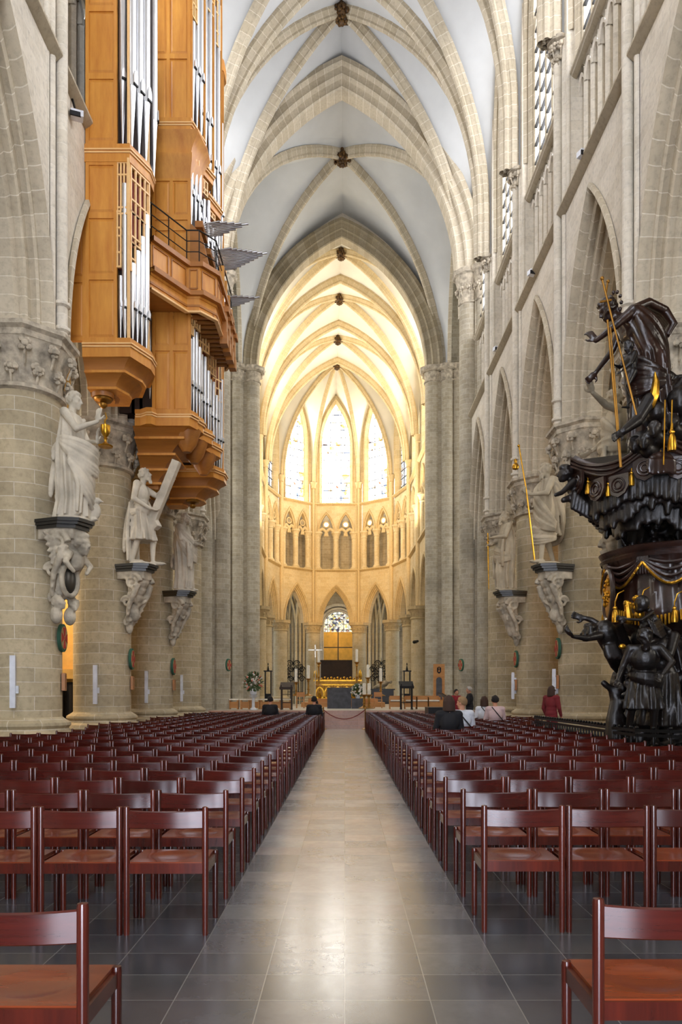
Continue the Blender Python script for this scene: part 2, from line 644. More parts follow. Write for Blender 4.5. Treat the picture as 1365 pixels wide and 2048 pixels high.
def half_arc(p0, p1, n=14, stilt=0.0):
    """half of a pointed arch from springing p0 up to crown p1 (vertical tangent at the springing)"""
    p0, p1 = V(p0), V(p1)
    d = V((p1.x - p0.x, p1.y - p0.y, 0))
    L = d.length
    d.normalize()
    H = p1.z - p0.z - stilt
    r = (L * L + H * H) / (2 * L)
    if H < L:     # flattened: use an ellipse quarter
        out = [p0 + d * (L * (1 - cos(pi / 2 * i / n))) + V((0, 0, stilt + H * sin(pi / 2 * i / n))) for i in range(n + 1)]
    else:
        am = acos((r - L) / r)
        out = [p0 + d * (r - r * cos(am * i / n)) + V((0, 0, stilt + r * sin(am * i / n))) for i in range(n + 1)]
    if stilt:
        out = [p0] + out
    return out


RIBP = [(-.06, -.2), (.08, -.2), (.12, -.15), (.2, -.13), (.24, -.09), (.32, -.1), (.38, -.05), (.38, .05), (.32, .1), (.24, .09), (.2, .13), (.12, .15), (.08, .2), (-.06, .2)]


def rib(mb, path, prof=RIBP, k=1.0):
    """moulded rib hanging below the path; the path lies in a vertical plane"""
    n = len(path)
    d = V((path[-1].x - path[0].x, path[-1].y - path[0].y, 0)).normalized()
    b = V((-d.y, d.x, 0))
    rows, L, ls = [], 0, []
    for i in range(n):
        t = (path[min(i + 1, n - 1)] - path[max(i - 1, 0)]).normalized()
        nn = b.cross(t)
        if nn.dot(d) < 0 and abs(t.z) > .5:
            nn = -nn
        elif nn.z > 0:
            nn = -nn
        rows.append([path[i] + nn * u * k + b * v * k for u, v in prof])
        if i: L += (path[i] - path[i - 1]).length
        ls.append(L)
    ls.append(L)
    mb.grid(rows, lambda i, j: (ls[min(i, n - 1)], j * .05))


def web(mb, A, B, n=5):
    """vault cell stretched between two half curves with the same number of points"""
    rows = []
    for k in range(n + 1):
        f = k / n
        rows.append([a.lerp(b, f) for a, b in zip(A, B)])
    mb.grid(rows, lambda i, j: (i * .3, j * .3))
# ================================================================== THE BUILDING
XN = 6.35                                    # plane of the nave arcade
BAYS = [0.3, 5.7, 11.1, 16.5, 21.9, 27.3, 32.7, 38.1]
CY0, CY1 = 38.1, 48.7                        # the crossing
CHB = [48.7, 53.9, 60.4, 67.0]               # choir bays
CAPZ = 9.25                                  # top of the arcade capitals
STR1, STR2 = 15.3, 19.2                      # string courses
RX = -.15                                    # the vault crown runs a little north of the aisle


def chx(x, y):
    """the choir leans slightly to the north"""
    return x - .16 - max(0, y - 48) * .027


def CH(x, y, z):
    return (chx(x, y), y, z)


rng = random.Random(7)

# floor
fl = MB().box((-30, -6, -.3), (30, 92, 0))
struct(fl, 'floor', 'floor', smooth=0)


def foliage(mb, c, r, z, n, size, rows=1, dz=.4, a0=0, a1=2 * pi, flare=.12):
    """knots of carved leaves round a bell"""
    for k in range(rows):
        for i in range(n):
            a = a0 + (a1 - a0) * (i + .5 * k + .5) / n
            rr = r + flare * k
            ctr = V((c[0] + rr * cos(a), c[1] + rr * sin(a), z + dz * k))
            out = V((cos(a), sin(a), 0))
            side = V((-sin(a), cos(a), 0))
            mb.tube([ctr - V((0, 0, size * 2.2)) - out * size * .5, ctr - V((0, 0, size)) , ctr], [size * .16] * 3, 5)
            for q in range(6):
                b = 2 * pi * q / 6 + rng.random()
                p = ctr + side * cos(b) * size * .62 + V((0, 0, sin(b) * size * .55)) + out * rng.uniform(-.1, .25) * size
                mb.ball(p, (size * rng.uniform(.3, .45),) * 3, 6, 4)
            mb.ball(ctr + out * size * .3, size * .5, 6, 4)


def stone_column(x, y, label, r=.81, leaves=11):
    t = empty('stone_column', label, 'column', (x, y, 0), 'round pillars of the nave arcade')
    t['kind'] = 'thing'
    b = MB()
    b.lathe((x, y, 0), [(1.28, 0), (1.28, .42), (1.22, .5)], 8, pi / 8)
    b.lathe((x, y, 0), [(1.12, .5), (1.16, .56), (1.12, .66), (.98, .72), (.95, .78), (1.0, .84), (.99, .9), (.86, .98), (r, 1.02)], 32)
    b.build('base', 'col', t)
    s_ = MB()
    s_.lathe((x, y, 0), [(r, 1.02), (r, 8.0)], 40)
    s_.build('shaft', 'col', t)
    c = MB()
    c.lathe((x, y, 0), [(r, 7.92), (r + .09, 7.96), (r + .1, 8.03), (r + .02, 8.08), (r + .02, 8.3), (r + .1, 8.7), (r + .22, 8.95)], 32)
    foliage(c, (x, y), r + .11, 8.34, leaves, .165, 2, .44, flare=.14)
    c.build('capital', 'cap', t)
    a = MB()
    a.lathe((x, y, 0), [(r + .2, 8.92), (r + .28, 8.98), (r + .28, 9.1), (r + .37, 9.16), (r + .37, 9.25)], 8, pi / 8)
    a.build('abacus', 'cap', t, 20)
    return t


ORD = ['first', 'second', 'third', 'fourth', 'fifth', 'sixth']
STAT_L = {3: 'under the organ, bearing the statue with a gilt chalice', 4: 'bearing the statue with the slanted cross', 5: 'bearing the bearded robed statue', 6: 'beside the crossing pier, without a statue'}
STAT_R = {3: 'behind the dark carved pulpit', 4: 'bearing the statue with the long gilt staff', 5: 'bearing the farther staff-holding statue', 6: 'beside the crossing pier, half hidden'}
for k in (2, 3, 4, 5, 6):
    for s in (-1, 1):
        if k == 2:
            lb = 'round limestone pillar standing beside the ' + ('north' if s < 0 else 'south') + ' chairs, outside the view'
            continue
        lb = 'round limestone pillar ' + (STAT_L if s < 0 else STAT_R)[k] + (' on the left' if s < 0 else ' on the right')
        stone_column(s * 7.08, BAYS[k], lb)

ARC = [(-.16, -.02), (-.16, -.1), (-.08, -.14), (-.02, -.06), (0, 0), (0, .1), (.06, .12), (.12, .08), (.17, .13), (.15, .2), (.13, .27), (.27, .29), (.31, .26), (.37, .29),
       (.37, .36), (.34, .43), (.46, .5), (.46, .8), (.34, .87), (.37, 1.0), (.13, 1.02), (.15, 1.1), (0, 1.2), (0, 1.3)]
STRP = [(0, 0), (-.06, .02), (-.2, .14), (-.2, .2), (-.1, .26), (0, .26)]   # (depth, z)


def lancet_bars(mb, T, x0, x1, n, z0, zs, v, w=.11, d=.16, heads=True, arch=None):
    """row of upright mullions with small pointed heads between"""
    st = (x1 - x0) / n
    for i in range(n + 1):
        a = x0 + st * i
        zt = zs if arch is None else arch(a)
        p = [(a - w / 2, v), (a, v - d / 2), (a + w / 2, v), (a, v + d / 2)]
        P0 = [T(q[0], z0, q[1]) for q in p]
        P1 = [T(q[0], zt, q[1]) for q in p]
        mb.add(P0 + P1, [(k, (k + 1) % 4, 4 + (k + 1) % 4, 4 + k) for k in range(4)])
    if heads:
        for i in range(n):
            c = x0 + st * (i + .5)
            arch_mold(mb, (lambda a, z, vv, c=c: T(c + a, zs - st * .75 + z, vv)), st / 2, st * .75, [(-.03, v - d / 2), (.07, v - d / 3), (.07, v + d / 3), (-.03, v + d / 2)], 5)


def nave_bay(s, y0, y1, wall, idx, detail=True):
    yc, Wl = (y0 + y1) / 2, (y1 - y0) / 2
    T = lambda a, z, v: (s * (XN + v), yc + a, z)
    # arcade arch
    mb = MB()
    arch_mold(mb, lambda a, z, v: T(a, CAPZ + z, v), 2.15, 5.15, ARC, 16)
    mb.build('arcade_arch', 'arch', wall)
    mb = MB()
    spandrel(mb, T, Wl, 2.15, 5.15, CAPZ, STR1 + .1, v=0, n=16)
    spandrel(mb, T, Wl, 2.15, 5.15, CAPZ, STR1 + .1, v=1.3, n=10)
    # triforium: recessed screen
    for sg in (-1, 1):
        q = [(sg * 2.3, STR1), (sg * Wl, STR1), (sg * Wl, 33.5), (sg * 2.3, 33.5)]
        mb.add([T(a, z, .2) for a, z in q], [(0, 1, 2, 3)], [q])
        q = [(.2, STR1), (.75, STR1), (.75, STR2), (.2, STR2)]
        mb.add([T(sg * 2.3, z, v) for v, z in q], [(0, 1, 2, 3)], [q])
    q = [(-2.3, STR1), (2.3, STR1), (2.3, STR2 + .2), (-2.3, STR2 + .2)]
    mb.add([T(a, z, .62) for a, z in q], [(0, 1, 2, 3)], [q])
    q = [(0, -2.3), (.7, -2.3), (.7, 2.3), (0, 2.3)]
    mb.add([T(a, STR1 + .1, v) for v, a in q], [(0, 1, 2, 3)], [q])
    q = [(.2, -2.3), (.7, -2.3), (.7, 2.3), (.2, 2.3)]
    mb.add([T(a, STR2 + .02, v) for v, a in q], [(0, 1, 2, 3)], [q])
    # clerestory head
    spandrel(mb, T, 2.3, 2.1, 6.2, 24.4, 33.5, STR2, .2, 14)
    mb.build('upper_wall', 'wall', wall)
    mb = MB()
    for z, ext, v0 in ((STR1, Wl - .14, 0), (STR2 - .1, 2.3, .28)):
        rows = [[T(-ext, z + dz, v0 + dv), T(ext, z + dz, v0 + dv)] for dv, dz in STRP]
        mb.grid(rows)
        mb.add([r[0] for r in rows], [tuple(range(len(rows)))])
        mb.add([r[1] for r in rows], [tuple(range(len(rows)))])
    mb.build('string_course', 'rib', wall)
    if not detail:
        return
    mb = MB()
    lancet_bars(mb, T, -2.3, 2.3, 8, STR1 + .1, STR2 - .15, .42, .12, .2)
    mb.build('triforium_tracery', 'wall', wall)
    w = MB()
    arch_mold(w, lambda a, z, v: T(a, 24.4 + z, v), 2.1, 6.2, [(0, .19), (.04, .23), (.09, .25), (.11, .29), (.15, .31), (.15, .5)], 14, stilt=24.4 - STR2)
    frame = w.build('window_%d' % idx, 'rib', None)
    frame['kind'] = 'structure'
    r = arch_r(1.95, 6.0)
    top = lambda a: 24.4 + sqrt(max(0.01, r * r - (abs(a) + r - 1.95) ** 2))
    tr = MB()
    lancet_bars(tr, T, -1.9, 1.9, 5, STR2, 25.2, .37, .1, .1, True, top)
    for i in range(5):                       # flowing tracery above the lights
        c = -1.9 + .76 * (i + .5)
        zt = top(c)
        if zt > 27:
            arch_mold(tr, (lambda a, z, v, c=c: T(c + a, 26.6 + z, v)), .38, .7, [(-.03, .32), (.06, .33), (.06, .41), (-.03, .42)], 5)
    tr.build('tracery', 'rib', frame)
    sb = MB()
    for i in range(5):
        for k in range(12):
            z = STR2 + .35 + k * .66
            c = -1.9 + .76 * (i + .5)
            if z < top(abs(c) + .2):
                sb.bar(T(c - .34, z, .4), T(c + .34, z, .4), .1, .06)
    sb.build('saddle_bar', 'iron', frame)
    g = MB()
    cur = arch_curve(1.95, 6.0, 0, 8)
    poly = [(-1.95, STR2)] + [(a, 24.4 + z) for a, z in cur[::-1]] + [(1.95, STR2)]
    g.add([T(a, z, .47) for a, z in poly], [tuple(range(len(poly)))])
    g.build('pane', 'glass', frame)


def bundle(mb, s, y, z0, z1):
    for dv, dy, r in ((-.12, 0, .13), (.02, .26, .1), (.02, -.26, .1), (.06, .42, .07), (.06, -.42, .07)):
        mb.tube([(s * (XN + dv), y + dy, z0), (s * (XN + dv), y + dy, z1)], r, 10)
    mb.box((min(s * XN, s * (XN + .6)), y - .46, z0), (max(s * XN, s * (XN + .6)), y + .46, 33.4))
    for zz in (z0 + .2, z0 + .75):
        mb.lathe((s * (XN - .12), y, zz), [(.13, 0), (.19, .04), (.19, .1), (.13, .14)], 10)


win = 0
for s, nm in ((-1, 'wall_left'), (1, 'wall_right')):
    wall = struct(MB().box((min(s * 7.66, s * 7.72), .3, 15.4), (max(s * 7.66, s * 7.72), 38.1, 34.5)), nm, 'wall')
    for k in range(1, 7):
        win += 1
        nave_bay(s, BAYS[k], BAYS[k + 1], wall, win, True)
    for k in range(2, 7):
        mb = MB()
        bundle(mb, s, BAYS[k], CAPZ, 20.4)
        mb.build('wall_shaft', 'wall', wall)
        mb = MB()
        foliage(mb, (s * (XN - .05), BAYS[k]), .16, 20.0, 7, .15, 2, .28)
        mb.lathe((s * (XN - .1), BAYS[k], 20.4), [(.2, 0), (.34, .06), (.34, .16), (.2, .2)], 8)
        mb.build('shaft_capital', 'cap', wall)

# west end behind the viewer: portal of clear glass and the great window
mb = MB()
mb.box((-14, -6.4, 0), (-2.0, -6, 34.6))
mb.box((2.0, -6.4, 0), (14, -6, 34.6))
mb.box((-2.0, -6.4, 5.6), (2.0, -6, 9.5))
mb.box((-2.0, -6.4, 30), (2.0, -6, 34.6))
struct(mb, 'wall_back', 'wall')
WEST = 9.0
M['westglass'] = glow('west_glass', 'eef3ff', WEST)
M['portalglass'] = glow('portal_glass', 'e6edff', 22.0)
dr = MB()
dr.box((-2.0, -6.3, 0), (2.0, -6.25, 5.6))
o = struct(dr, 'door_1', 'portalglass')
fr = MB()
for x in (-1.95, -.65, .65, 1.95):
    fr.box((x - .05, -6.25, 0), (x + .05, -6.1, 5.6))
for z in (2.4, 5.5):
    fr.box((-2, -6.25, z - .05), (2, -6.1, z + .05))
fr.build('frame', 'oak', o)
dr = MB()
dr.box((-2.0, -6.3, 9.5), (2.0, -6.25, 30))
struct(dr, 'window_50', 'westglass')
for s in (-1, 1):
    struct(MB().box((min(s * 7.66, s * 7.72), -6.2, 0), (max(s * 7.66, s * 7.72), 1.5, 34.6)), 'wall_west_bay', 'wall')
# ------------------------------------------------------------------ vaults
boss_n = 0


def keystone(c, r, ceiling, mat='boss'):
    mb = MB()
    mb.lathe((c[0], c[1], c[2] - .55), [(0.0, -.12), (r * .5, -.1), (r * .8, .05), (r * .95, .25), (r, .45), (r * .8, .75)], 12)
    rg = random.Random(int(c[1] * 10))
    for k in range(14):
        a = 2 * pi * k / 14
        mb.ball((c[0] + r * cos(a), c[1] + r * sin(a), c[2] - .45 + .12 * (k % 2)), (r * .28, r * .28, r * .34), 6, 4)
    for k in range(9):
        a = 2 * pi * k / 9
        mb.ball((c[0] + r * .5 * cos(a), c[1] + r * .5 * sin(a), c[2] - .66), r * .24, 6, 4)
    mb.ball((c[0], c[1], c[2] - .72), r * .34, 8, 5)
    return mb.build('keystone', mat, ceiling)


M['boss'] = plain('dark_gilt_keystone', '241a13', .5, .3, .4, 9, 0, 12, 0, '6e4d1e')


def vault(name, y0, y1, xw, zsp, zboss, ztr0, ztr1, stilt, wall_w, wall_zs, wall_za, webm, ribm, map_=None, bossr=.42, tr0=True, tr1=True, rk=1.0):
    """one four-part rib vault; returns the ceiling object"""
    mp = map_ or (lambda x, y, z: (x + (RX if abs(x) < .01 else 0), y, z))
    P = lambda x, y, z: V(mp(x, y, z))
    ym = (y0 + y1) / 2
    boss = P(0, ym, zboss)
    wb, rb = MB(), MB()
    sides = []
    for s in (-1, 1):
        D = {}
        for yy in (y0, y1):
            D[yy] = half_arc(P(s * xw, yy, zsp), boss, 14, stilt)
            rib(rb, D[yy], RIBP, rk)
        for yy, zt in ((y0, ztr0), (y1, ztr1)):
            A = half_arc(P(s * xw, yy, zsp), P(0, yy, zt), 14, stilt)
            web(wb, A, D[yy])
        for yy in (y0, y1):
            sg = 1 if yy > ym else -1
            F = half_arc(P(s * (xw + .35), ym + sg * wall_w, wall_zs), P(s * (xw + .35), ym, wall_za), 14, 0)
            if stilt: F = [P(s * (xw + .35), ym + sg * wall_w, zsp)] + F
            web(wb, F, D[yy])
            rb2 = F
            rib(rb, F, [(-.05, -.1), (.1, -.1), (.16, 0), (.1, .1), (-.05, .1)], rk)
    o = struct(wb, name, webm)
    for yy, zt, on in ((y0, ztr0, tr0), (y1, ztr1, tr1)):
        if on:
            for s in (-1, 1):
                rib(rb, half_arc(P(s * xw, yy, zsp), P(0, yy, zt), 14, stilt), RIBP, rk * 1.25)
    rb.build('rib', ribm, o)
    keystone(boss, bossr, o)
    return o


for k in range(0, 7):
    vault('ceiling' if k == 0 else 'ceiling_nave', BAYS[k], BAYS[k + 1], 6.15, 20.5, 34.0, 33.6, 33.6 if k < 6 else 33.7, 2.0, 2.35, 24.4, 31.4, 'plaster', 'rib', tr0=(k == 0), tr1=(k < 6), rk=1.1)

# crossing
vault('ceiling_crossing', CY0, CY1, 6.3, 22.6, 32.9, 33.6, 32.8, 0, 4.3, 22.6, 31.5, 'plaster', 'rib', tr0=False, tr1=False, rk=1.15)


def great_arch(y, w, zs, za, prof, mat, mapx):
    mb = MB()
    T = lambda a, z, v: (a + mapx, y + v, zs + z)
    arch_mold(mb, T, w, za - zs, prof, 22)
    return mb


GA = [(-1.35, -.62), (-1.15, -.66), (-1.05, -.72), (-.95, -.66), (-.9, -.56), (-.62, -.55), (-.55, -.6), (-.46, -.55), (-.42, -.42), (-.15, -.4), (-.08, -.44), (0, -.38),
      (0, .38), (-.1, .44), (-.42, .42), (-.46, .55), (-.62, .55), (-.9, .56), (-1.05, .72), (-1.35, .62)]
o = great_arch(CY0, 5.75, 22.7, 32.0, GA, 'arch', RX)
struct(o, 'trim_1', 'arch')
M['archdark'] = stone('limestone_arch_dark', 'a3977f', '918469', 'b0a48e', .42, 40, .012, .7)  # darker, more mottled copy of the arch stone for the eastern arch
o = great_arch(CY1, 5.45, 22.5, 31.0, [(u * .8, v) for u, v in GA], 'arch', -.2)
struct(o, 'trim_2', 'archdark')
# wall above the great arches (hidden edges of the vault)
for y, w, zs, za, mx in ((CY0, 7.0, 22.7, 33.4, RX), (CY1, 6.5, 22.5, 32.2, -.2)):
    mb = MB()
    spandrel(mb, lambda a, z, v: (a + mx, y + v, z), 9.0, w, za - zs, zs, 35, None, 0, 18)
    struct(mb, 'wall_crossing', 'wall')


def pier(x, y, s, label, shafts, core, zc0, zc1, r_main):
    t = empty('crossing_pillar', label, 'pillar', (x + s * 6.5, y, 0), 'clustered piers of the crossing')
    t['kind'] = 'thing'
    mb = MB()
    mb.box((x + core[0], y + core[1], 0), (x + core[2], y + core[3], 32))
    mb.build('core', 'pier', t)
    for (dx, dy, r) in shafts:
        m = MB()
        m.lathe((x + dx, y + dy, 0), [(r + .16, 0), (r + .16, .35), (r + .2, .4), (r + .12, .5), (r + .03, .55), (r + .08, .62), (r, .7), (r, zc0)], 24)
        m.build('shaft', 'pier', t)
        c = MB()
        c.lathe((x + dx, y + dy, 0), [(r, zc0), (r + .08, zc0 + .04), (r + .08, zc0 + .1), (r + .01, zc0 + .15), (r + .06, zc0 + .7), (r + .2, zc1 - .25)], 20)
        if zc1 - zc0 > 1.2:
            foliage(c, (x + dx, y + dy), r + .1, zc0 + .75, 9, .17, 1, .4)
        c.lathe((x + dx, y + dy, 0), [(r + .18, zc1 - .28), (r + .34, zc1 - .2), (r + .34, zc1 - .08), (r + .4, zc1)], 8, pi / 8)
        c.build('capital', 'cap', t)
    return t


for s, nm in ((-1, 'left'), (1, 'right')):
    sx = lambda a: s * a
    c = sorted((s * 6.5, s * 8.6))
    pier(0, CY0, s, 'tall clustered stone pier beyond the nave pillars on the %s, nearer side of the crossing' % nm,
         [(s * 6.3, -.15, .5), (s * 6.95, -.75, .36), (s * 7.55, -.85, .3), (s * 6.6, .6, .42)], (c[0], -.75, c[1], .8), 21.1, 22.75, .5)
    c = sorted((s * 5.95, s * 8.4))
    pier(-.15, CY1, s, 'tall clustered stone pier on the %s at the entrance of the choir' % nm,
         [(s * 5.85, -.15, .5), (s * 6.75, -.5, .4), (s * 7.4, -.6, .3), (s * 5.95, .5, .4)], (c[0], -.55, c[1], .75), 21.6, 22.55, .5)

# transept ends and aisles (only glimpsed)
mb = MB()
for s in (-1, 1):
    for y0, y1 in ((36.8, 37.3), (50.2, 50.7)):
        mb.box((min(s * 8.4, s * 24), y0, 0), (max(s * 8.4, s * 24), y1, 33))
struct(mb, 'wall_transept', 'wall')
mb = MB()
for s in (-1, 1):
    mb.box((min(s * 12.95, s * 13.3), -5, 0), (max(s * 12.95, s * 13.3), 37, 15))
    mb.box((min(s * 7.6, s * 13.3), -5, 14.6), (max(s * 7.6, s * 13.3), 37, 14.9))
struct(mb, 'wall_aisle', 'pier')
mb = MB()
for s in (-1, 1):
    for y in BAYS[1:]:
        for dy, r in ((0, .28), (.4, .18), (-.4, .18), (.7, .13), (-.7, .13)):
            mb.tube([(s * 12.85, y + dy, 0), (s * 12.85, y + dy, 10)], r, 10)
            A = half_arc((s * 12.85, y + dy, 10), (s * 10.2, y + dy, 14.5), 8)
            mb.tube(A, r, 8)
            mb.tube(half_arc((s * 7.6, y + dy, 10), (s * 10.2, y + dy, 14.5), 8), r, 8)
struct(mb, 'wall_aisle_rib', 'pier')
mb = MB()
mb.box((-30, -6.2, 34.6), (30, 92, 34.9))
struct(mb, 'ceiling_roof', 'plaster')
# ochre lit chapel front in the north aisle, seen between the first two pillars
mb = MB()
mb.box((-10.6, 23.4, 1.9), (-7.6, 23.7, 12))
for x in (-10.2, -9.3, -8.4):
    mb.box((x, 23.25, 2.1), (x + .16, 23.4, 12))
mb.box((-10.6, 23.2, 2.0), (-7.6, 23.4, 2.3))
M['chapelwall'] = plain('ochre_chapel_wall', 'dcb56c', .8, 0, .1)
struct(mb, 'wall_chapel', 'chapelwall')
mb = MB()
mb.box((-10.6, 23.3, 0), (-7.6, 23.6, 1.9))
for k in range(11):
    mb.box((-10.5 + k * .28, 23.2, .1), (-10.4 + k * .28, 23.3, 1.8))
tag(mb.build('confessional', 'dark'), 'dark slatted wooden screen below the ochre chapel wall behind the pillars', 'screen')
mb = MB()
mb.box((7.9, 24.6, 2), (11, 24.8, 9))
struct(mb, 'wall_chapel_south', 'chapelwall')

# ------------------------------------------------------------------ choir
VTX = [(6.5, 67.0), (5.34, 71.5), (2.27, 74.0), (-2.27, 74.0), (-5.34, 71.5), (-6.5, 67.0)]
CC = 8.6                       # choir capitals
TR0, TR1 = 13.75, 20.3         # triforium
SPR = 22.4


def facet(p, q, nm, arch_w, kind, wi):
    """one storeyed wall between two plan points (as seen from inside, left to right when kind is apse)"""
    p, q = V((p[0], p[1], 0)), V((q[0], q[1], 0))
    e = (q - p)
    Wl = e.length / 2
    e.normalize()
    c = (p + q) / 2
    n = V((-e.y, e.x, 0))
    if n.dot(V((0, 62, 0)) - c) > 0:
        n = -n                 # n points outward
    def T(a, z, v):
        r = c + e * a + n * v
        return CH(r.x, r.y, z)
    wall = MB()
    ow = min(arch_w, Wl - .55)
    oh = 12.2 - CC
    spandrel(wall, T, Wl, ow, oh, CC, TR0 + .05, v=0, n=12)
    # triforium plate with two arches
    tw = Wl - .35
    for sg in (-1, 1):
        q4 = [(sg * tw, TR0), (sg * Wl, TR0), (sg * Wl, 33), (sg * tw, 33)]
        wall.add([T(a, z, .05) for a, z in q4], [(0, 1, 2, 3)], [q4])
    hw = tw / 2
    for sg in (-1, 1):
        TT = lambda a, z, v, sg=sg: T(sg * hw + a, z, v)
        spandrel(wall, TT, hw, hw - .18, 1.9, 17.6, TR1, 17.5, .1, 8)
    q4 = [(-tw, TR0), (tw, TR0), (tw, TR1), (-tw, TR1)]
    q4 = [(0, -tw), (.5, -tw), (.5, tw), (0, tw)]
    wall.add([T(a, TR0 + .05, v) for v, a in q4], [(0, 1, 2, 3)], [q4])
    ww = min(1.55, tw - .35)
    spandrel(wall, T, tw, ww, 4.4, 26.2, 33, TR1, .12, 12)
    o = struct(wall, nm, 'choir')
    m = MB()
    arch_mold(m, lambda a, z, v: T(a, CC + z, v), ow, oh, [(-.2, -.02), (-.2, -.1), (-.12, -.12), (0, -.02), (0, .1), (.08, .12), (.1, .22), (.2, .25), (.22, .36), (.3, .4), (.3, .9)], 12)
    m.build('arcade_arch', 'chrib', o)
    m = MB()
    for sg in (-1, 1):
        arch_mold(m, lambda a, z, v: T(sg * hw + a, 17.6 + z, v), hw - .18, 1.9, [(-.12, .08), (-.12, -.02), (-.03, -.02), (0, .1), (.1, .14), (.1, .5)], 8)
        if kind == 'apse':                   # small pierced plate with an oculus
            hw2 = hw - .18
            ring = []
            for k in range(16):
                b = 2 * pi * k / 16
                ring.append((sg * hw + .27 * cos(b), 18.35 + .27 * sin(b)))
            m.tube([T(a, z, .2) for a, z in ring] + [T(ring[0][0], ring[0][1], .2)], .07, 6, False)
            for s3 in (-1, 1):
                arch_mold(m, lambda a, z, v: T(sg * hw + s3 * hw2 / 2 + a, 17.2 + z, v), hw2 / 2, .62, [(-.22, .16), (-.02, .12), (.05, .2), (-.02, .28), (-.22, .24)], 5)
    m.build('triforium_arch', 'chrib', o)
    for a in (-tw + .12, 0, tw - .12):
        m = MB()
        P = T(a, 0, .25)
        r = .27
        m.lathe(P, [(r + .14, TR0 + .05), (r + .14, TR0 + .25), (r + .04, TR0 + .4), (r, TR0 + .45), (r, 16.9), (r + .05, 16.95), (r + .02, 17.05), (r + .14, 17.4), (r + .2, 17.45), (r + .2, 17.6)], 16)
        m.build('triforium_column', 'choir', o)
    m = MB()
    q4 = [(-Wl - .3, TR0), (Wl + .3, TR0), (Wl + .3, TR1 + .3), (-Wl - .3, TR1 + .3)]
    m.add([T(a, z, 1.25) for a, z in q4], [(0, 1, 2, 3)], [q4])
    m.build('triforium_back', 'pier', o)
    m = MB()
    for z in (TR0 - .1, TR1 - .12):
        rows = [[T(-Wl, z + dz, dv), T(Wl, z + dz, dv)] for dv, dz in STRP]
        m.grid(rows)
    m.build('string_course', 'chrib', o)
    if kind == 'apse':
        for sg in (-1, 1):
            if wi in (2, 3, 4):
                g = MB()
                g.add([T(sg * hw + .22 * cos(2 * pi * k / 16), 18.35 + .22 * sin(2 * pi * k / 16), .24) for k in range(16)], [tuple(range(16))])
                g.build('oculus_disc', 'oculus' if wi in (2, 3) else 'pier', o)  # no glass: discs fill the holes, glowing where light shows through
    # window
    f = MB()
    arch_mold(f, lambda a, z, v: T(a, 26.2 + z, v), ww, 4.4, [(-.16, .1), (-.12, .0), (-.05, .02), (0, .12), (.08, .2), (.1, .3), (.16, .34), (.16, .6)], 12, stilt=26.2 - TR1)
    fo = f.build('window_%d' % wi if kind == 'apse' else 'window_%d' % (20 + wi), 'chrib')
    fo['kind'] = 'structure'
    t = MB()
    r = arch_r(ww - .1, 4.3)
    top = lambda a: 26.2 + sqrt(max(.01, r * r - (abs(a) + r - ww + .1) ** 2))
    for a in (-ww / 3, ww / 3):
        t.bar(T(a, TR1, .52), T(a, top(a), .52), .06, .06)
    for k in range(12):
        z = TR1 + .75 * (k + 1)
        if z < 29.5:
            lim = ww - .1 if z < 26.2 else max(.1, ww - .1 - (z - 26.2) * .28)
            t.bar(T(-lim, z, .52), T(lim, z, .52), .06, .05)
    t.build('glazing_bar', 'iron', fo)
    g = MB()
    cur = arch_curve(ww - .12, 4.3, 0, 8)
    poly = [(-ww + .12, TR1)] + [(a, 26.2 + z) for a, z in cur[::-1]] + [(ww - .12, TR1)]
    g.add([T(a, z, .56) for a, z in poly], [tuple(range(len(poly)))], [poly])
    g.build('pane', 'apseglass' if wi in (2, 3, 4) or kind != 'apse' else 'sideglass', fo)
    return o


NMS = ['wall_apse_south', 'wall_apse_southeast', 'wall_apse_east', 'wall_apse_northeast', 'wall_apse_north']
for i in range(5):
    facet(VTX[i + 1], VTX[i], NMS[i], [1.6, 1.45, 1.62, 1.45, 1.6][i], 'apse', i + 1)
for i in range(3):
    for s, nm in ((-1, 'wall_choir_north'), (1, 'wall_choir_south')):
        facet((s * 6.5, CHB[i]), (s * 6.5, CHB[i + 1]), nm, 2.4, 'choir', i * 2 + (1 if s > 0 else 2))


def choir_column(x, y, label, r=.66):
    P = CH(x, y, 0)
    t = empty('choir_column', label, 'column', P, 'round pillars of the choir')
    t['kind'] = 'thing'
    m = MB().lathe(P, [(r + .3, .3), (r + .3, 1.0), (r + .12, 1.15), (r + .16, 1.25), (r, 1.4), (r, 7.6)], 28)
    m.build('shaft', 'choir', t)
    m = MB().lathe(P, [(r, 7.55), (r + .07, 7.6), (r + .07, 7.68), (r, 7.74), (r + .06, 8.05), (r + .2, 8.3)], 24)
    foliage(m, P, r + .08, 8.02, 12, .12, 1)
    m.lathe(P, [(r + .18, 8.26), (r + .34, 8.34), (r + .34, 8.46), (r + .38, 8.6)], 8, pi / 8)
    m.build('capital', 'chrib', t)
    return t


CL = {(2.27, 74.0): 'choir pillar at the back, just right of the ochre panel', (-2.27, 74.0): 'choir pillar at the back, just left of the ochre panel',
      (5.34, 71.5): 'choir pillar right of the right-hand iron grille', (-5.34, 71.5): 'choir pillar left of the left-hand iron grille',
      (6.5, 67.0): 'choir pillar with a small black lamp, on the right', (-6.5, 67.0): 'slender-looking choir pillar beside the dark stand on the left',
      (6.5, 60.4): 'choir pillar on the right, nearest the crossing pier in view', (-6.5, 60.4): 'choir pillar on the left, nearest the crossing pier in view'}
for (x, y), lb in CL.items():
    choir_column(x, y, lb)
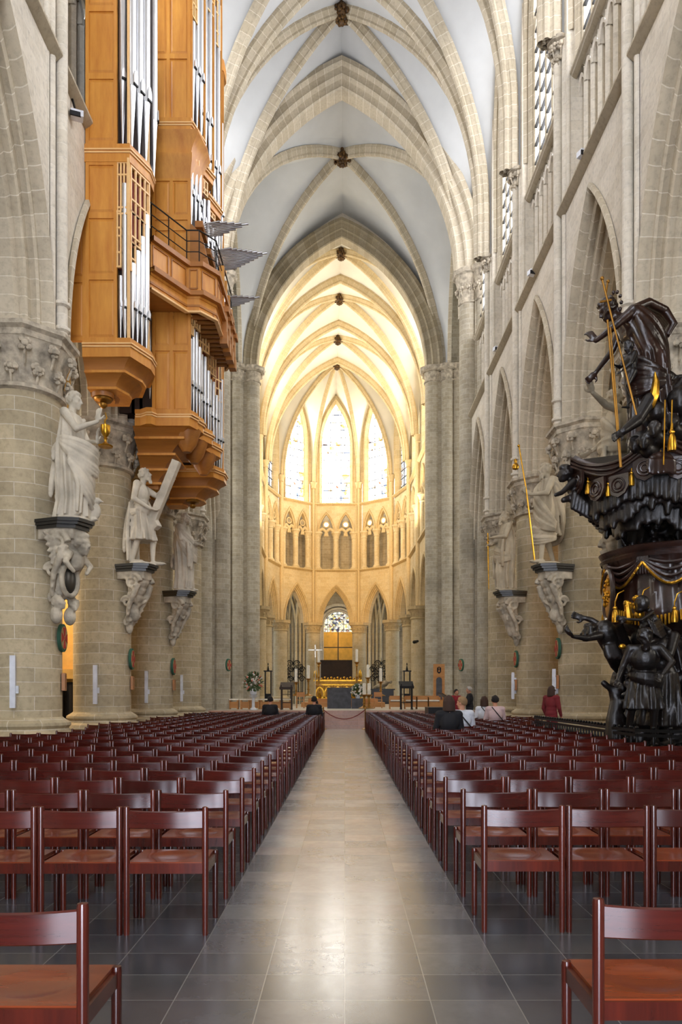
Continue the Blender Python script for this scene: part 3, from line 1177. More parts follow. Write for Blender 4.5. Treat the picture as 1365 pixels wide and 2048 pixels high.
# shafts rising on the choir walls, as parts of the apse wall
apse = bpy.data.objects['wall_apse_east']
for (x, y) in [(s * 6.42, yy) for s in (-1, 1) for yy in CHB[1:3]] + [(v[0] * .985, v[1] - .1) for v in VTX]:
    m = MB()
    for dx, r in ((0, .15), (.24, .1), (-.24, .1)):
        yy = y - abs(dx) * (-.4)
        m.tube([CH(x + dx * (1 if abs(x) < 4 else .5), yy, 8.6), CH(x + dx * (1 if abs(x) < 4 else .5), yy, SPR)], r, 10)
    P = CH(x, y, 0)
    m.lathe(P, [(.2, 21.8), (.26, 21.85), (.24, 22.0), (.36, 22.3), (.4, 22.4)], 10)
    m.build('wall_shaft', 'chrib', apse)

for i in range(3):
    vault('ceiling_choir', CHB[i], CHB[i + 1], 6.3, SPR, 32.0, 31.6 if i else 31.8, 31.6, 0, (CHB[i + 1] - CHB[i]) / 2 - .3, 26.2, 31.0, 'chplaster', 'chrib', CH, .34, tr0=False, tr1=True, rk=1.0)
# apse vault
boss = V(CH(0, 68.6, 32.0))
wb, rb = MB(), MB()
pts = [V(CH(v[0] * .975, v[1] - .12, SPR)) for v in VTX]
H = [half_arc(p, boss, 14) for p in pts]
for h_ in H:
    rib(rb, h_, RIBP, .9)
for i in range(5):
    a, b = pts[i], pts[i + 1]
    mid = (a + b) / 2
    crown = V((mid.x, mid.y, 31.2))
    for P0, D in ((a, H[i]), (b, H[i + 1])):
        q = P0 + (mid - P0) * .1
        out = (mid - V((boss.x, 67, mid.z)))
        out.z = 0
        out = out.normalized() * .3
        F = half_arc(V((q.x, q.y, SPR)) + out, crown + out, 14, 3.2)
        web(wb, F[:1] + F[2:], D)
        rib(rb, F, [(-.05, -.1), (.1, -.1), (.16, 0), (.1, .1), (-.05, .1)])
tr = half_arc(CH(-6.3, 67, SPR), CH(0, 67, 31.6), 14), half_arc(CH(6.3, 67, SPR), CH(0, 67, 31.6), 14)
for s_i, (t_, D) in enumerate(((tr[0], H[5]), (tr[1], H[0]))):
    web(wb, t_, D)
o = struct(wb, 'ceiling_apse', 'chplaster')
rb.build('rib', 'chrib', o)
keystone(boss, .34, o)

# ambulatory behind the apse
mb = MB()
mb.box((-16, 84, 0), (-3.2, 84.4, 14))
mb.box((1.8, 84, 0), (16, 84.4, 14))
mb.box((-3.2, 84, 10.9), (1.8, 84.4, 14))
mb.box((-3.2, 84.8, 0), (1.8, 85, 14))
struct(mb, 'wall_ambulatory', 'pier')
mb = MB()
for s in (-1, 1):
    q = [(s * 7.1, 50), (s * 7.1, 67.2), (s * 5.8, 72.2), (s * 2.4, 75.1), (s * .02, 75.1), (s * .02, 85), (s * 16, 85), (s * 16, 50)]
    mb.prism(q, 13.3, 13.5, CH)
struct(mb, 'ceiling_ambulatory', 'pier')
mb = MB()
for s in (-1, 1):
    for y in (53.9, 60.4, 67):
        x0, x1 = sorted((chx(s * 12.5, y), chx(s * 12.9, y)))
        mb.box((x0, y - 6.5, 0), (x1, y, 13.5))
    for k in range(9):
        x = -.7 + s * (2.6 + k * .42)
        y = 83.6 - (k % 3) * .25
        mb.tube([(x, y, 0), (x, y, 8.4)], .15, 8)
        mb.tube(half_arc((x, y, 8.4), (x - s * .9, y - 4, 13.4), 8), .13, 6)
        mb.tube(half_arc((x, y, 8.4), (x + s * 1.2, y - 3.4, 13.4), 8), .13, 6)
struct(mb, 'wall_ambulatory_rib', 'choir')
# round headed chapel window
WX = px(677, 1240, 84).x
m = MB()
for k, (r, v) in enumerate(((2.35, -.35), (1.95, -.2), (1.72, -.05))):
    m.tube([(WX + r * cos(pi * i / 24), 84 + v, 9.2 + r * sin(pi * i / 24)) for i in range(25)], .17 - .03 * k, 8)
    for sg in (-1, 1):
        m.tube([(WX + sg * r, 84 + v, 2), (WX + sg * r, 84 + v, 9.2)], .17 - .03 * k, 8)
wf = struct(m, 'window_40', 'wall')
g = MB()
poly = [(-1.6, 7.6)] + [(1.6 * cos(pi - pi * i / 16), 9.2 + 1.6 * sin(pi - pi * i / 16)) for i in range(17)] + [(1.6, 7.6)]
g.add([(WX + a, 84.1, z) for a, z in poly], [tuple(range(len(poly)))], [poly])
g.build('pane', 'chapelglass', wf)
b = MB()
for i in range(5):
    x = -1.2 + .6 * i
    b.bar((WX + x, 84.02, 7.6), (WX + x, 84.02, 9.2 + sqrt(max(0, 1.6 ** 2 - x * x))), .05)
for z in (8.2, 8.8, 9.4, 10.0, 10.5):
    b.bar((WX - 1.5 + max(0, z - 9.4) * .7, 84.02, z), (WX + 1.5 - max(0, z - 9.4) * .7, 84.02, z), .05)
b.bar((WX - 1.6, 84.02, 7.6), (WX + 1.6, 84.02, 7.6), .1)
b.build('glazing_bar', 'iron', wf)
# ================================================================== CHAIRS
def chair_parts():
    """nave chair, back towards -Y, origin on the floor at its middle; returns list of (name, MB, material, sub)"""
    hw = .246
    out = []
    for sg in (-1, 1):                                   # rear posts rise to the backrest
        m = MB()
        m.lathe((sg * hw, -.18, 0), [(.018, 0), (.019, .02), (.021, .4), (.021, .785), (.018, .8), (.006, .803)], 12)
        out.append(('leg', m, 'chair'))
    for sg in (-1, 1):
        m = MB()
        m.lathe((sg * hw, .19, 0), [(.018, 0), (.02, .02), (.021, .44), (.018, .455), (.006, .458)], 12)
        out.append(('leg', m, 'chair'))
    m = MB()                                             # backrest: a shallow curved board
    P = []
    n = 12
    for i in range(n + 1):
        x = -hw + 2 * hw * i / n
        bow = -.028 * (1 - (x / hw) ** 2)
        row = []
        z0, z1 = .665, .782 - .006 * (1 - (x / hw) ** 2)
        y = -.18 + bow
        for (dy, z) in ((-.008, z0 + .006), (0, z0), (.008, z0 + .006), (.008, z1 - .006), (0, z1), (-.008, z1 - .006)):
            row.append((x, y + dy, z))
        P.append(row)
    m.grid(P, cv=True)
    out.append(('backrest', m, 'chairb'))
    m = MB()                                             # seat with a round hollow
    nx, ny = 18, 14
    P = []
    for i in range(nx + 1):
        x = -.234 + .468 * i / nx
        row = []
        for j in range(ny + 1):
            y = -.178 + .385 * j / ny
            d = math.hypot(x / .155, (y - .02) / .14)
            z = .455 - (.012 * max(0, 1 - d ** 3) if d < 1 else 0)
            row.append((x, y, z))
        P.append(row)
    m.grid(P)
    ring = [P[i][0] for i in range(nx + 1)] + [P[nx][j] for j in range(1, ny + 1)] + [P[i][ny] for i in range(nx - 1, -1, -1)] + [P[0][j] for j in range(ny - 1, 0, -1)]
    low = [(x, y, .438) for x, y, z in ring]
    m.add(ring + low, [(i, (i + 1) % len(ring), len(ring) + (i + 1) % len(ring), len(ring) + i) for i in range(len(ring))] + [tuple(range(len(ring), 2 * len(ring)))])
    out.append(('seat', m, 'seat'))
    m = MB()
    m.box((-hw + .015, -.192, .385), (hw - .015, -.172, .448))
    out.append(('rear_rail', m, 'chair'))
    for sg in (-1, 1):
        m = MB()
        m.bar((sg * hw, -.18, .41), (sg * hw, .19, .41), .02, .06)
        out.append(('side_rail', m, 'chair'))
    m = MB()
    m.box((-hw + .01, .18, .385), (hw - .01, .2, .438))
    out.append(('front_rail', m, 'chair'))
    return out


WORDN = ['zeroth', 'first', 'second', 'third', 'fourth', 'fifth', 'sixth', 'seventh', 'eighth', 'ninth', 'tenth', 'eleventh', 'twelfth', 'thirteenth', 'fourteenth', 'fifteenth', 'sixteenth',
         'seventeenth', 'eighteenth', 'nineteenth', 'twentieth', 'twenty-first', 'twenty-second', 'twenty-third', 'twenty-fourth', 'twenty-fifth', 'twenty-sixth', 'twenty-seventh',
         'twenty-eighth', 'twenty-ninth', 'thirtieth', 'thirty-first', 'thirty-second', 'thirty-third', 'thirty-fourth', 'thirty-fifth', 'thirty-sixth']

spots = []
beside = []           # chairs that only show a step to the side
crng = random.Random(3)
NROW = 33
for s in (-1, 1):
    y0 = 4.87 if s < 0 else 4.93
    for row in range(NROW + 1):
        y = (2.7 if s < 0 else 2.76) if row == 0 else y0 + (row - 1) * .835
        jx = crng.uniform(-.012, .012)
        for k in range(10):
            x = s * (.87 + .25 + k * .536) + jx
            if s > 0 and y > 11.6 and y < 20.4 and x > 4.65:
                continue
            if s > 0 and y > 29.6 and x > 3.0:
                continue
            if abs(x) > 5.75 and any(abs(y - b) < 1.7 for b in BAYS):
                continue
            sx = 690 + x * FPX / (y - .18)
            hw_ = .27 * FPX / y
            if sx + hw_ < 2 or sx - hw_ > 1363:
                if -420 < sx < 1800 and row < 9:
                    beside.append((y, x, s, row, k))
                continue
            spots.append((y, x, s, row, k))
spots.sort(key=lambda t: (t[3], t[4], t[2]))
near, rest = spots[:300] + beside, spots[300:]
DETAIL = 150     # the nearest ones carry their parts
parts_ = chair_parts()
proto = empty('wooden_chair', 'x', 'chair', (0, 0, 0), 'rows of nave chairs')
kids = []
for nm_, mb_, mt_ in parts_:
    kids.append(mb_.build(nm_, mt_, proto, 40, True))
# one joined mesh for the chairs too far off to show their parts
joint = MB()
slots = []
fm = []
for nm_, mb_, mt_ in parts_:
    if mt_ not in slots: slots.append(mt_)
    fm += [slots.index(mt_)] * len(mb_.f)
    joint.merge(mb_)
jme = joint.mesh('wooden_chair', slots, 40)
jme.polygons.foreach_set('material_index', fm)
jme.update()


def chair_label(s, row, k):
    side = 'left' if s < 0 else 'right'
    seat = 'at the aisle' if k == 0 else WORDN[k + 1] + ' from the aisle'
    rw = 'frontmost lone row' if row == 0 else WORDN[row] + ' full row'
    return 'red-brown wooden chair %s of the aisle, %s, %s' % (side, rw, seat)


for i, (y, x, s, row, k) in enumerate(near):
    a = crng.uniform(-.002, .002)
    if i < DETAIL:
        if i == 0:
            r_ = proto
        else:
            r_ = proto.copy()
            COL.objects.link(r_)
            for c_ in kids:
                q = c_.copy()
                q.parent = r_
                COL.objects.link(q)
    else:
        r_ = bpy.data.objects.new('wooden_chair', jme)
        COL.objects.link(r_)
        r_['category'] = 'chair'
        r_['group'] = 'rows of nave chairs'
    r_.location = (x, y, 0)
    r_.rotation_euler = (0, 0, a)
    r_['label'] = chair_label(s, row, k)
far = MB()
ffm = []
for (y, x, s, row, k) in rest:
    far.merge(joint, Matrix.Translation((x, y, 0)))
    ffm += fm
fo = bpy.data.objects.new('far_chair_rows', far.mesh('far_chair_rows', slots, 40))
fo.data.polygons.foreach_set('material_index', ffm)
COL.objects.link(fo)
tag(fo, 'hundreds of small red-brown chairs in the far rows towards the altar', 'chairs', None, 'stuff')
# ================================================================== THE ORGAN
organ = empty('pipe_organ', 'tall oak swallow-nest pipe organ with silver pipes hung on the left nave wall', 'organ', (-6.3, 22, 9))
npipe = [0]


def panel_wall(x0, x1, y, z0, z1, cols, rows, name='case_panel', yn=-1):
    """oak framing with raised fields facing the west door (normal -Y)"""
    m = MB()
    m.box((x0, y, z0), (x1, y + .06, z1))
    sw = .085
    for i in range(cols + 1):
        xc = x0 + (x1 - x0) * i / cols
        a, b = max(x0, xc - sw / 2), min(x1, xc + sw / 2)
        if i == 0: b = x0 + sw
        if i == cols: a = x1 - sw
        m.box((a, y - .03, z0), (b, y + .01, z1))
    zs = rows if isinstance(rows, list) else [z0 + (z1 - z0) * k / rows for k in range(rows + 1)]
    for k, z in enumerate(zs):
        a, b = max(z0, z - .07), min(z1, z + .07)
        m.box((x0, y - .028, a), (x1, y + .01, b))
    for i in range(cols):
        xa, xb = x0 + (x1 - x0) * i / cols + sw * .8, x0 + (x1 - x0) * (i + 1) / cols - sw * .8
        for k in range(len(zs) - 1):
            za, zb = zs[k] + .1, zs[k + 1] - .1
            if zb - za < .2 or xb - xa < .12: continue
            d = .05
            P = [(xa, y, za), (xb, y, za), (xb, y, zb), (xa, y, zb)]
            Q = [(xa + d, y - .022, za + d), (xb - d, y - .022, za + d), (xb - d, y - .022, zb - d), (xa + d, y - .022, zb - d)]
            m.add(P + Q, [(0, 1, 5, 4), (1, 2, 6, 5), (2, 3, 7, 6), (3, 0, 4, 7), (4, 5, 6, 7)])
    return m.build(name, 'oak', organ, 20)


def solid(plan, z0, z1, name, mat, out=0.0):
    m = MB()
    m.prism(plan, z0, z1)
    return m.build(name, mat, organ, 20)


def grow(plan, k):
    """push every plan point away from the wall centre line"""
    cx = -6.4
    cyy = (plan[0][1] + plan[-1][1]) / 2
    return [(cx + (x - cx) * k if x > cx + .05 else x, cyy + (y - cyy) * k) for x, y in plan]


def corbel(plan, tiers, name='corbel'):
    """stepped underside: tiers of (scale, z) from above to below, lips in paler oak"""
    m = MB()
    lips = MB()
    for (k0, z0), (k1, z1) in zip(tiers[:-1], tiers[1:]):
        A, B = grow(plan, k0), grow(plan, k1)
        rows = []
        for i in range(7):                              # hollow curve
            f = i / 6
            kk = k0 + (k1 - k0) * (1 - (1 - f) ** 2)
            rows.append([(x, y, z0 + (z1 - z0) * f) for x, y in grow(plan, kk)])
        m.grid(rows, cv=True)
        P = grow(plan, k1 * 1.03)
        lips.prism(P, z1 - .03, z1 + .03)
    P = grow(plan, tiers[-1][0])
    m.add([(x, y, tiers[-1][1]) for x, y in P], [tuple(range(len(P)))])
    m.build(name, 'oakd', organ, 30)
    lips.build('corbel_lip', 'oak', organ, 20)


def ledge(plan, z, k=1.03, h=.3):
    m = MB()
    m.prism(grow(plan, k), z - h, z - .07)
    m.build('ledge', 'oak', organ, 20)
    t = MB()
    t.prism(grow(plan, k + .02), z - .065, z - .03)
    t.prism(grow(plan, k + .035), z, z + .035)
    t.build('ledge_trim', 'oakl', organ, 20)
    m = MB()
    m.prism(grow(plan, k + .005), z + .035, z + .16)
    m.prism(grow(plan, k - .0), z - .03, z)
    m.build('plinth', 'oak', organ, 20)


def pipe(x, y, zb, foot, zt, r, face=(0.6, -0.8)):
    """flue pipe: cone foot, mouth with lips, cylindrical body"""
    m = MB()
    m.lathe((x, y, 0), [(r * .22, zb), (r * .95, zb + foot), (r, zb + foot + .02)], 14)
    m.lathe((x, y, 0), [(r, zb + foot), (r, zt), (r * .82, zt), (r * .82, zt - .1)], 14)
    f = V((face[0], face[1], 0)).normalized()
    s_ = V((-f.y, f.x, 0))
    c = V((x, y, zb + foot)) + f * r * .93
    m.prism([(-r * .62, .04), (r * .62, .04), (r * .62, r * 2.2), (r * .3, r * 3.1), (0, r * 3.4), (-r * .3, r * 3.1), (-r * .62, r * 2.2)], 0, .02, lambda a, b, k: tuple(c + s_ * a + V((0, 0, b)) + f * k * 1.5))
    npipe[0] += 1
    o = m.build('pipe', 'tin', organ, 35)
    if r > .05:
        q = MB()
        q.obox(c + f * .02 + V((0, 0, .03)), s_ * r * .62, f * .02, V((0, 0, .022)))
        q.build('mouth', 'iron', o)
    return o


def grille(P, e, w, z0, z1, cols, zbars, back=True):
    """fret of oak laths in the upright plane through P along e"""
    e = V((e[0], e[1], 0)).normalized()
    n = V((e.y, -e.x, 0))
    P = V((P[0], P[1], 0))
    m = MB()
    t = .022
    for i in range(cols + 1):
        a = P + e * w * i / cols
        m.obox(a + V((0, 0, (z0 + z1) / 2)), e * t, n * .02, V((0, 0, (z1 - z0) / 2)))
    for z in [z0, z1] + list(zbars):
        m.obox(P + e * w / 2 + V((0, 0, z)), e * (w / 2 + t), n * .024, V((0, 0, t)))
    o = m.build('fretwork', 'oakl', organ, 20)
    if back:
        b = MB()
        b.obox(P + e * w / 2 - n * .12 + V((0, 0, (z0 + z1) / 2)), e * w / 2, n * .01, V((0, 0, (z1 - z0) / 2)))
        b.build('felt_backing', 'red', o)
    return o


# ---- near tower
A = [(-6.4, 18.3), (-5.27, 18.3), (-4.97, 19.0), (-4.97, 19.4), (-5.27, 20.1), (-6.4, 20.1)]
Ain = [(-6.4, 18.5), (-5.42, 18.5), (-5.14, 19.05), (-5.14, 19.35), (-5.4, 19.9), (-6.4, 19.9)]
M['case_in'] = plain('organ_case_inside', '2c1a10', .8)
solid(Ain, 10.2, 25, 'case_core', 'case_in')
panel_wall(-6.33, -5.56, 18.32, 10.15, 14.5, 1, [10.15, 11.7, 13.2, 14.5])
panel_wall(-6.9, -6.33, 18.34, 10.15, 13.2, 1, [10.15, 11.65, 13.2])
panel_wall(-7.35, -6.9, 18.36, 10.15, 12.72, 1, [10.15, 11.5, 12.72])
panel_wall(-6.33, -5.56, 18.32, 14.95, 25, 1, [14.95, 16.6, 18.25, 19.9, 21.5, 23.2, 25])
m = MB()
for z0, z1 in ((10.15, 14.6), (14.95, 25)):
    m.box((-5.31, 18.28, z0), (-5.25, 18.36, z1))
    m.obox((-4.99, 19.02, (z0 + z1) / 2), (.03, 0, 0), (0, .04, 0), (0, 0, (z1 - z0) / 2))
m.build('corner_post', 'oakl', organ)
ledge(A, 10.04, 1.04)
ledge(A, 14.78, 1.02, .28)
corbel(A, [(1.02, 9.76), (.86, 9.45), (.62, 9.13), (.34, 9.06)])


def pendant(x, y, z, k=1.0):
    m = MB().lathe((x, y, z), [(0, -.24 * k), (.05 * k, -.23 * k), (.1 * k, -.17 * k), (.1 * k, -.13 * k), (.06 * k, -.1 * k), (.2 * k, -.06 * k), (.22 * k, -.02 * k), (.2 * k, .02 * k), (.12 * k, .05 * k), (.12 * k, .2 * k)], 20)
    m.build('pendant_boss', 'brass', organ)


m = MB()
m.lathe((-6.12, 18.98, 0), [(.26, 9.0), (.28, 9.1)], 16)
m.build('pendant_block', 'oakd', organ)
pendant(-6.12, 18.98, 9.0, 1.05)
# pipes of the near tower, lower storey
pipe(-5.49, 18.36, 10.2, .75, 11.75, .05)
pipe(-5.385, 18.37, 10.2, .72, 14.0, .078)
e = V((.3, .7, 0)).normalized()
for i in range(4):
    q = V((-5.25, 18.38, 0)) + e * (.08 + .175 * i)
    pipe(q.x, q.y, 10.22, .72, [12.1, 12.5, 12.95, 13.6][i], .075, (.92, -.4))
grille((-5.55, 18.32), (1, 0), .24, 13.25, 14.5, 3, [14.2, 13.4])
grille((-5.55, 18.31), (1, 0), .08, 11.95, 13.3, 1, [12.3, 12.7, 12.9])
grille((-5.24, 18.36), (.3, .7), .7, 13.35, 14.45, 4, [14.15, 13.65])
grille((-5.24, 18.36), (.3, .7), .5, 12.6, 13.35, 3, [12.75])
grille((-5.24, 18.36), (.3, .7), .16, 11.9, 12.6, 1, [12.2])
# upper storey
pipe(-5.46, 18.42, 14.95, 1.6, 24.6, .085)
for i in range(3):
    q = V((-5.25, 18.36, 0)) + e * (.05 + .27 * i)
    pipe(q.x, q.y, 14.95, 1.45, 24.5, .115, (.92, -.4))
for i in range(3):
    q = V((-4.97, 19.5, 0)) + V((-.3, .7, 0)) * (.3 * i)
    pipe(q.x, q.y, 14.95, 1.45, 24, .1, (.92, .4))

# ---- great central case
B = [(-6.4, 21.2), (-4.31, 21.2), (-4.1, 21.9), (-4.3, 22.25), (-4.02, 22.9), (-4.25, 23.4), (-3.98, 24.15), (-4.3, 24.7), (-6.4, 24.7)]
Blow = [(-6.4, 21.2), (-4.33, 21.2), (-4.33, 24.4), (-6.4, 24.4)]
solid([(-6.4, 21.27), (-4.42, 21.27), (-4.45, 24.5), (-6.4, 24.5)], 9.5, 25, 'case_core', 'case_in')
panel_wall(-5.45, -4.36, 21.22, 9.45, 16.1, 2, [9.45, 11.3, 12.9, 13.5, 14.7, 15.0, 16.1])
panel_wall(-5.6, -4.36, 21.16, 17.62, 26, 2, [17.62, 19.5, 21.4, 23.2, 26])
m = MB()                                                  # cove between the storeys
rows = []
for z, y, xr in ((16.1, 21.2, -4.36), (16.3, 21.14, -4.34), (16.5, 21.06, -4.3), (16.62, 21.0, -4.28), (16.7, 21.0, -4.28), (16.72, 21.1, -4.33), (16.9, 21.1, -4.3), (17.1, 21.04, -4.2), (17.25, 20.95, -4.1), (17.3, 20.93, -4.1)):
    rows.append([(-5.6, y, z), (xr, y, z), (xr + .12, y + .7, z), (xr + .12, 22.2, z)])
m.grid(rows)
m.build('cornice_cove', 'oak', organ, 30)
ledge([(-6.3, 20.98), (-4.31, 20.98), (-4.1, 21.75), (-4.3, 22.1), (-6.3, 22.1)], 17.5, 1.0, .25)
ledge([(-6.3, 22.2), (-4.3, 22.2), (-4.02, 22.9), (-4.25, 23.3), (-6.3, 23.3)], 17.3, 1.0, .25)
ledge([(-6.3, 23.3), (-4.25, 23.3), (-3.98, 24.1), (-4.3, 24.6), (-6.3, 24.6)], 17.0, 1.0, .25)
SEG = [((-4.31, 21.2), (-4.1, 21.9)), ((-4.3, 22.25), (-4.02, 22.9)), ((-4.25, 23.4), (-3.98, 24.15))]
for k, (p, q) in enumerate(SEG):
    p, q = V((*p, 0)), V((*q, 0))
    zb = [17.66, 17.46, 17.16][k]
    n3 = 3
    for i in range(n3):
        c = p.lerp(q, (i + .5) / n3)
        pipe(c.x - .05, c.y, zb, 1.6 - .3 * k, [20.6, 22.5, 23.2][i] + .4 * k, .085, (.95, -.3))
    grille((p.x, p.y), (q.x - p.x, q.y - p.y), .72, 22.2, 23.6, 4, [22.6, 23.2])
    grille((p.x, p.y), (q.x - p.x, q.y - p.y), .26, 20.7, 22.2, 2, [21.1, 21.8])
    # middle storey over the balcony
    for i in range(3):
        c = p.lerp(q, (i + .5) / n3)
        pipe(c.x - .09, c.y, 14.85, .8, 16.4 + .1 * i - .1 * k, .065, (.95, -.3))
    grille((p.x - .04, p.y), (q.x - p.x, q.y - p.y), .45, 16.55, 16.95, 3, [16.7])
    # lower storey under the balcony, stepping down
    zz = 9.35 - .0 * k
    for i in range(4):
        c = p.lerp(q, (i + .5) / 4)
        pipe(c.x - .1, c.y, zz, .9, 11.6 + .35 * (1.5 - abs(i - 1.5)) - .25 * k, .06, (.95, -.3))
    grille((p.x - .08, p.y), (q.x - p.x, q.y - p.y), .6, 12.05 - .2 * k, 12.75 - .2 * k, 4, [12.25 - .2 * k, 12.6 - .2 * k])
    grille((p.x - .08, p.y), (q.x - p.x, q.y - p.y), .22, 11.75 - .2 * k, 12.05 - .2 * k, 2, [])
    m = MB()
    m.bar((p.x - .02, p.y - .02, (zb + 24) / 2), (p.x - .02, p.y - .02, 24), .06)
    m.box((p.x - .05, p.y - .04, zb), (p.x + .01, p.y + .02, 24))
    m.box((q.x - .03, q.y - .02, zb), (q.x + .03, q.y + .04, 24))
    m.box((p.x - .1, p.y - .04, 9.4), (p.x - .04, p.y + .02, 12.9))
    m.build('corner_post', 'oak', organ)
    lo = [(-5.9, p.y - .05), (p.x - .06, p.y - .05), (q.x - .02, q.y - .1), (q.x - .02, q.y + .02), (p.x - .06, q.y + .4), (-5.9, q.y + .4)]
    ledge(lo, 9.36, 1.0, .25)
    m = MB()
    m.lathe((p.x - .25, (p.y + q.y) / 2 + .1, 0), [(.12, 8.5), (.3, 8.75), (.42, 9.12)], 10)
    m.build('bracket', 'oakd', organ)
# recessed pair of pipes beside the case, with a little panel
pipe(-5.53, 21.3, 9.5, 1.0, 12.4, .06, (0, -1))
pipe(-5.38 - .28, 21.32, 9.5, 1.0, 12.7, .06, (0, -1))
grille((-5.72, 21.25), (1, 0), .27, 12.2, 13.2, 2, [12.5, 12.9])
panel_wall(-6.05, -5.74, 21.3, 9.5, 10.9, 1, 1)
ledge([(-5.9, 21.05), (-5.75, 21.05), (-5.55, 20.9), (-5.4, 20.9), (-5.3, 21.05), (-4.36, 21.05), (-4.2, 21.4), (-5.9, 21.4)], 9.36, 1.0, .3)
tiers = [(-4.40, 21.12, 24.4, 9.08), (-4.56, 21.3, 23.4, 8.8), (-4.87, 21.6, 23.0, 8.43), (-5.14, 21.85, 22.8, 8.06), (-5.38, 22.0, 22.7, 7.7)]
m = MB(); lp = MB()
for (xa, s0, ya, za), (xb, s1, yb, zb) in zip(tiers[:-1], tiers[1:]):
    rows = []
    for i in range(6):
        f = i / 5
        g_ = 1 - (1 - f) ** 2
        X, Y0, Y1, Z = xa + (xb - .14 - xa) * g_, s0 + (s1 + .1 - s0) * g_, ya + (yb - .25 - ya) * g_, za + (zb - za) * f
        rows.append([(-5.98, Y0, Z), (X, Y0, Z), (X, Y1, Z), (-5.98, Y1, Z)])
    m.grid(rows)
    lp.box((-5.98, s1 - .03, zb - .03), (xb, yb, zb + .035))
m.box((-5.98, 22.1, 7.55), (-5.5, 22.6, 7.7))
m.build('corbel', 'oakd', organ, 30)
lp.build('corbel_lip', 'oak', organ, 20)
pendant(-5.7, 22.3, 7.55, 1.1)

# ---- far tower
D = [(-5.85, 25.5), (-4.5, 25.5), (-4.23, 26.0), (-4.23, 26.5), (-4.6, 27), (-5.85, 27)]
solid([(-6.3, 25.6), (-4.62, 25.6), (-4.4, 26.0), (-4.4, 26.4), (-4.7, 26.9), (-6.3, 26.9)], 9.3, 23, 'case_core', 'case_in')
ledge(D, 9.15, 1.02, .25)
ledge(D, 16.6, 1.02, .25)
corbel(D, [(1.0, 8.9), (.88, 8.6), (.68, 8.25), (.4, 8.1)])
pendant(-5.25, 25.9, 8.2, 1.1)
for i in range(5):
    pipe(-4.95 + .1 * i, 25.5, 9.3, .9, 12.2 - .35 * i, .048, (.3, -1))
for i in range(4):
    q = V((-4.47, 25.5, 0)).lerp(V((-4.23, 26.0, 0)), (i + .5) / 4)
    pipe(q.x, q.y, 9.3, .9, 11.2 + .4 * i, .055, (.9, -.4))
    pipe(q.x, q.y, 16.8, 1.2, 20.2 + .35 * i, .06, (.9, -.4))
grille((-4.9, 25.47), (1, 0), .4, 12.0, 13.2, 3, [12.4, 13])
grille((-4.5, 25.47), (.27, .5), .5, 11.6, 13.2, 3, [12.0, 12.9, 12.3])
grille((-4.5, 25.47), (.27, .5), .5, 21.6, 23.0, 3, [21.9, 22.7])
grille((-4.5, 25.47), (.27, .5), .25, 20.2, 21.6, 2, [20.6])
m = MB()
m.box((-5.2, 25.42, 9.3), (-5.0, 25.6, 23.4))
m.box((-4.53, 25.44, 9.3), (-4.47, 25.52, 23.4))
m.box((-4.27, 25.98, 9.3), (-4.2, 26.06, 23.4))
m.prism(grow(D, 1.02), 23.1, 23.5)
m.build('corner_post', 'oak', organ)

# ---- balcony
bal = [(-6.3, 19.2), (-5.1, 19.7), (-4.39, 20.9), (-4.04, 20.9), (-3.65, 21.4), (-3.65, 24.2), (-3.9, 24.7), (-6.3, 24.7)]


def band(pl, z0, z1, k, name, mat):
    m = MB()
    inn = [(x - .08, y + .05) for x, y in pl]
    out = [(x + k, y - k * .6) for x, y in pl]
    rows = [[(x, y, z0) for x, y in out], [(x, y, z1) for x, y in out], [(x, y, z1) for x, y in inn], [(x, y, z0) for x, y in inn], [(x, y, z0) for x, y in out]]
    m.grid(rows)
    return m.build(name, mat, organ, 20)


front = bal[1:7]
band(front, 12.55, 13.42, 0, 'balcony_front', 'oak')
band(front, 13.42, 13.55, .1, 'balcony_rail', 'oakd')
band(front, 12.62, 12.74, .12, 'balcony_moulding', 'oakd')
band(front, 12.2, 12.55, -.02, 'balcony_base', 'oak')
band(front, 12.16, 12.21, .03, 'balcony_trim', 'oakl')
m = MB()
for (p, q) in zip(front[:-1], front[1:]):
    p, q = V((*p, 0)), V((*q, 0))
    L = (q - p).length
    e_ = (q - p).normalized()
    n_ = V((e_.y, -e_.x, 0))
    k = max(1, round(L / .75))
    for i in range(k):
        c = p + e_ * L * (i + .5) / k + n_ * .012 + V((0, 0, 13.08))
        hw_ = L / k / 2 - .07
        for sa, sb, hx, hz in ((0, 1, hw_, .02), (0, -1, hw_, .02), (1, 0, .02, .26), (-1, 0, .02, .26)):
            m.obox(c + e_ * sa * hw_ + V((0, 0, sb * .26)), e_ * hx, n_ * .015, V((0, 0, hz)))
m.build('balcony_panel_moulding', 'oakd', organ)
m = MB()
m.prism(bal, 12.32, 12.38)
for k in range(12):
    y = 21.3 + .28 * k
    m.box((-6.2, y, 12.2), (-3.72, y + .09, 12.33))
m.box((-4.9, 21.2, 12.14), (-4.84, 24.5, 12.22))
m.build('balcony_floor', 'oakd', organ, 20)
r_ = MB()
for z in (13.85, 14.15, 14.45):
    r_.tube([(x - .02, y, z) for x, y in front[:5]], .014 if z < 14.4 else .02, 6)
for (x, y) in front[:5] + [(-4.75, 20.3), (-3.65, 22.8)]:
    r_.bar((x - .02, y, 13.5), (x - .02, y, 14.45), .025)
r_.build('balcony_railing', 'iron', organ)
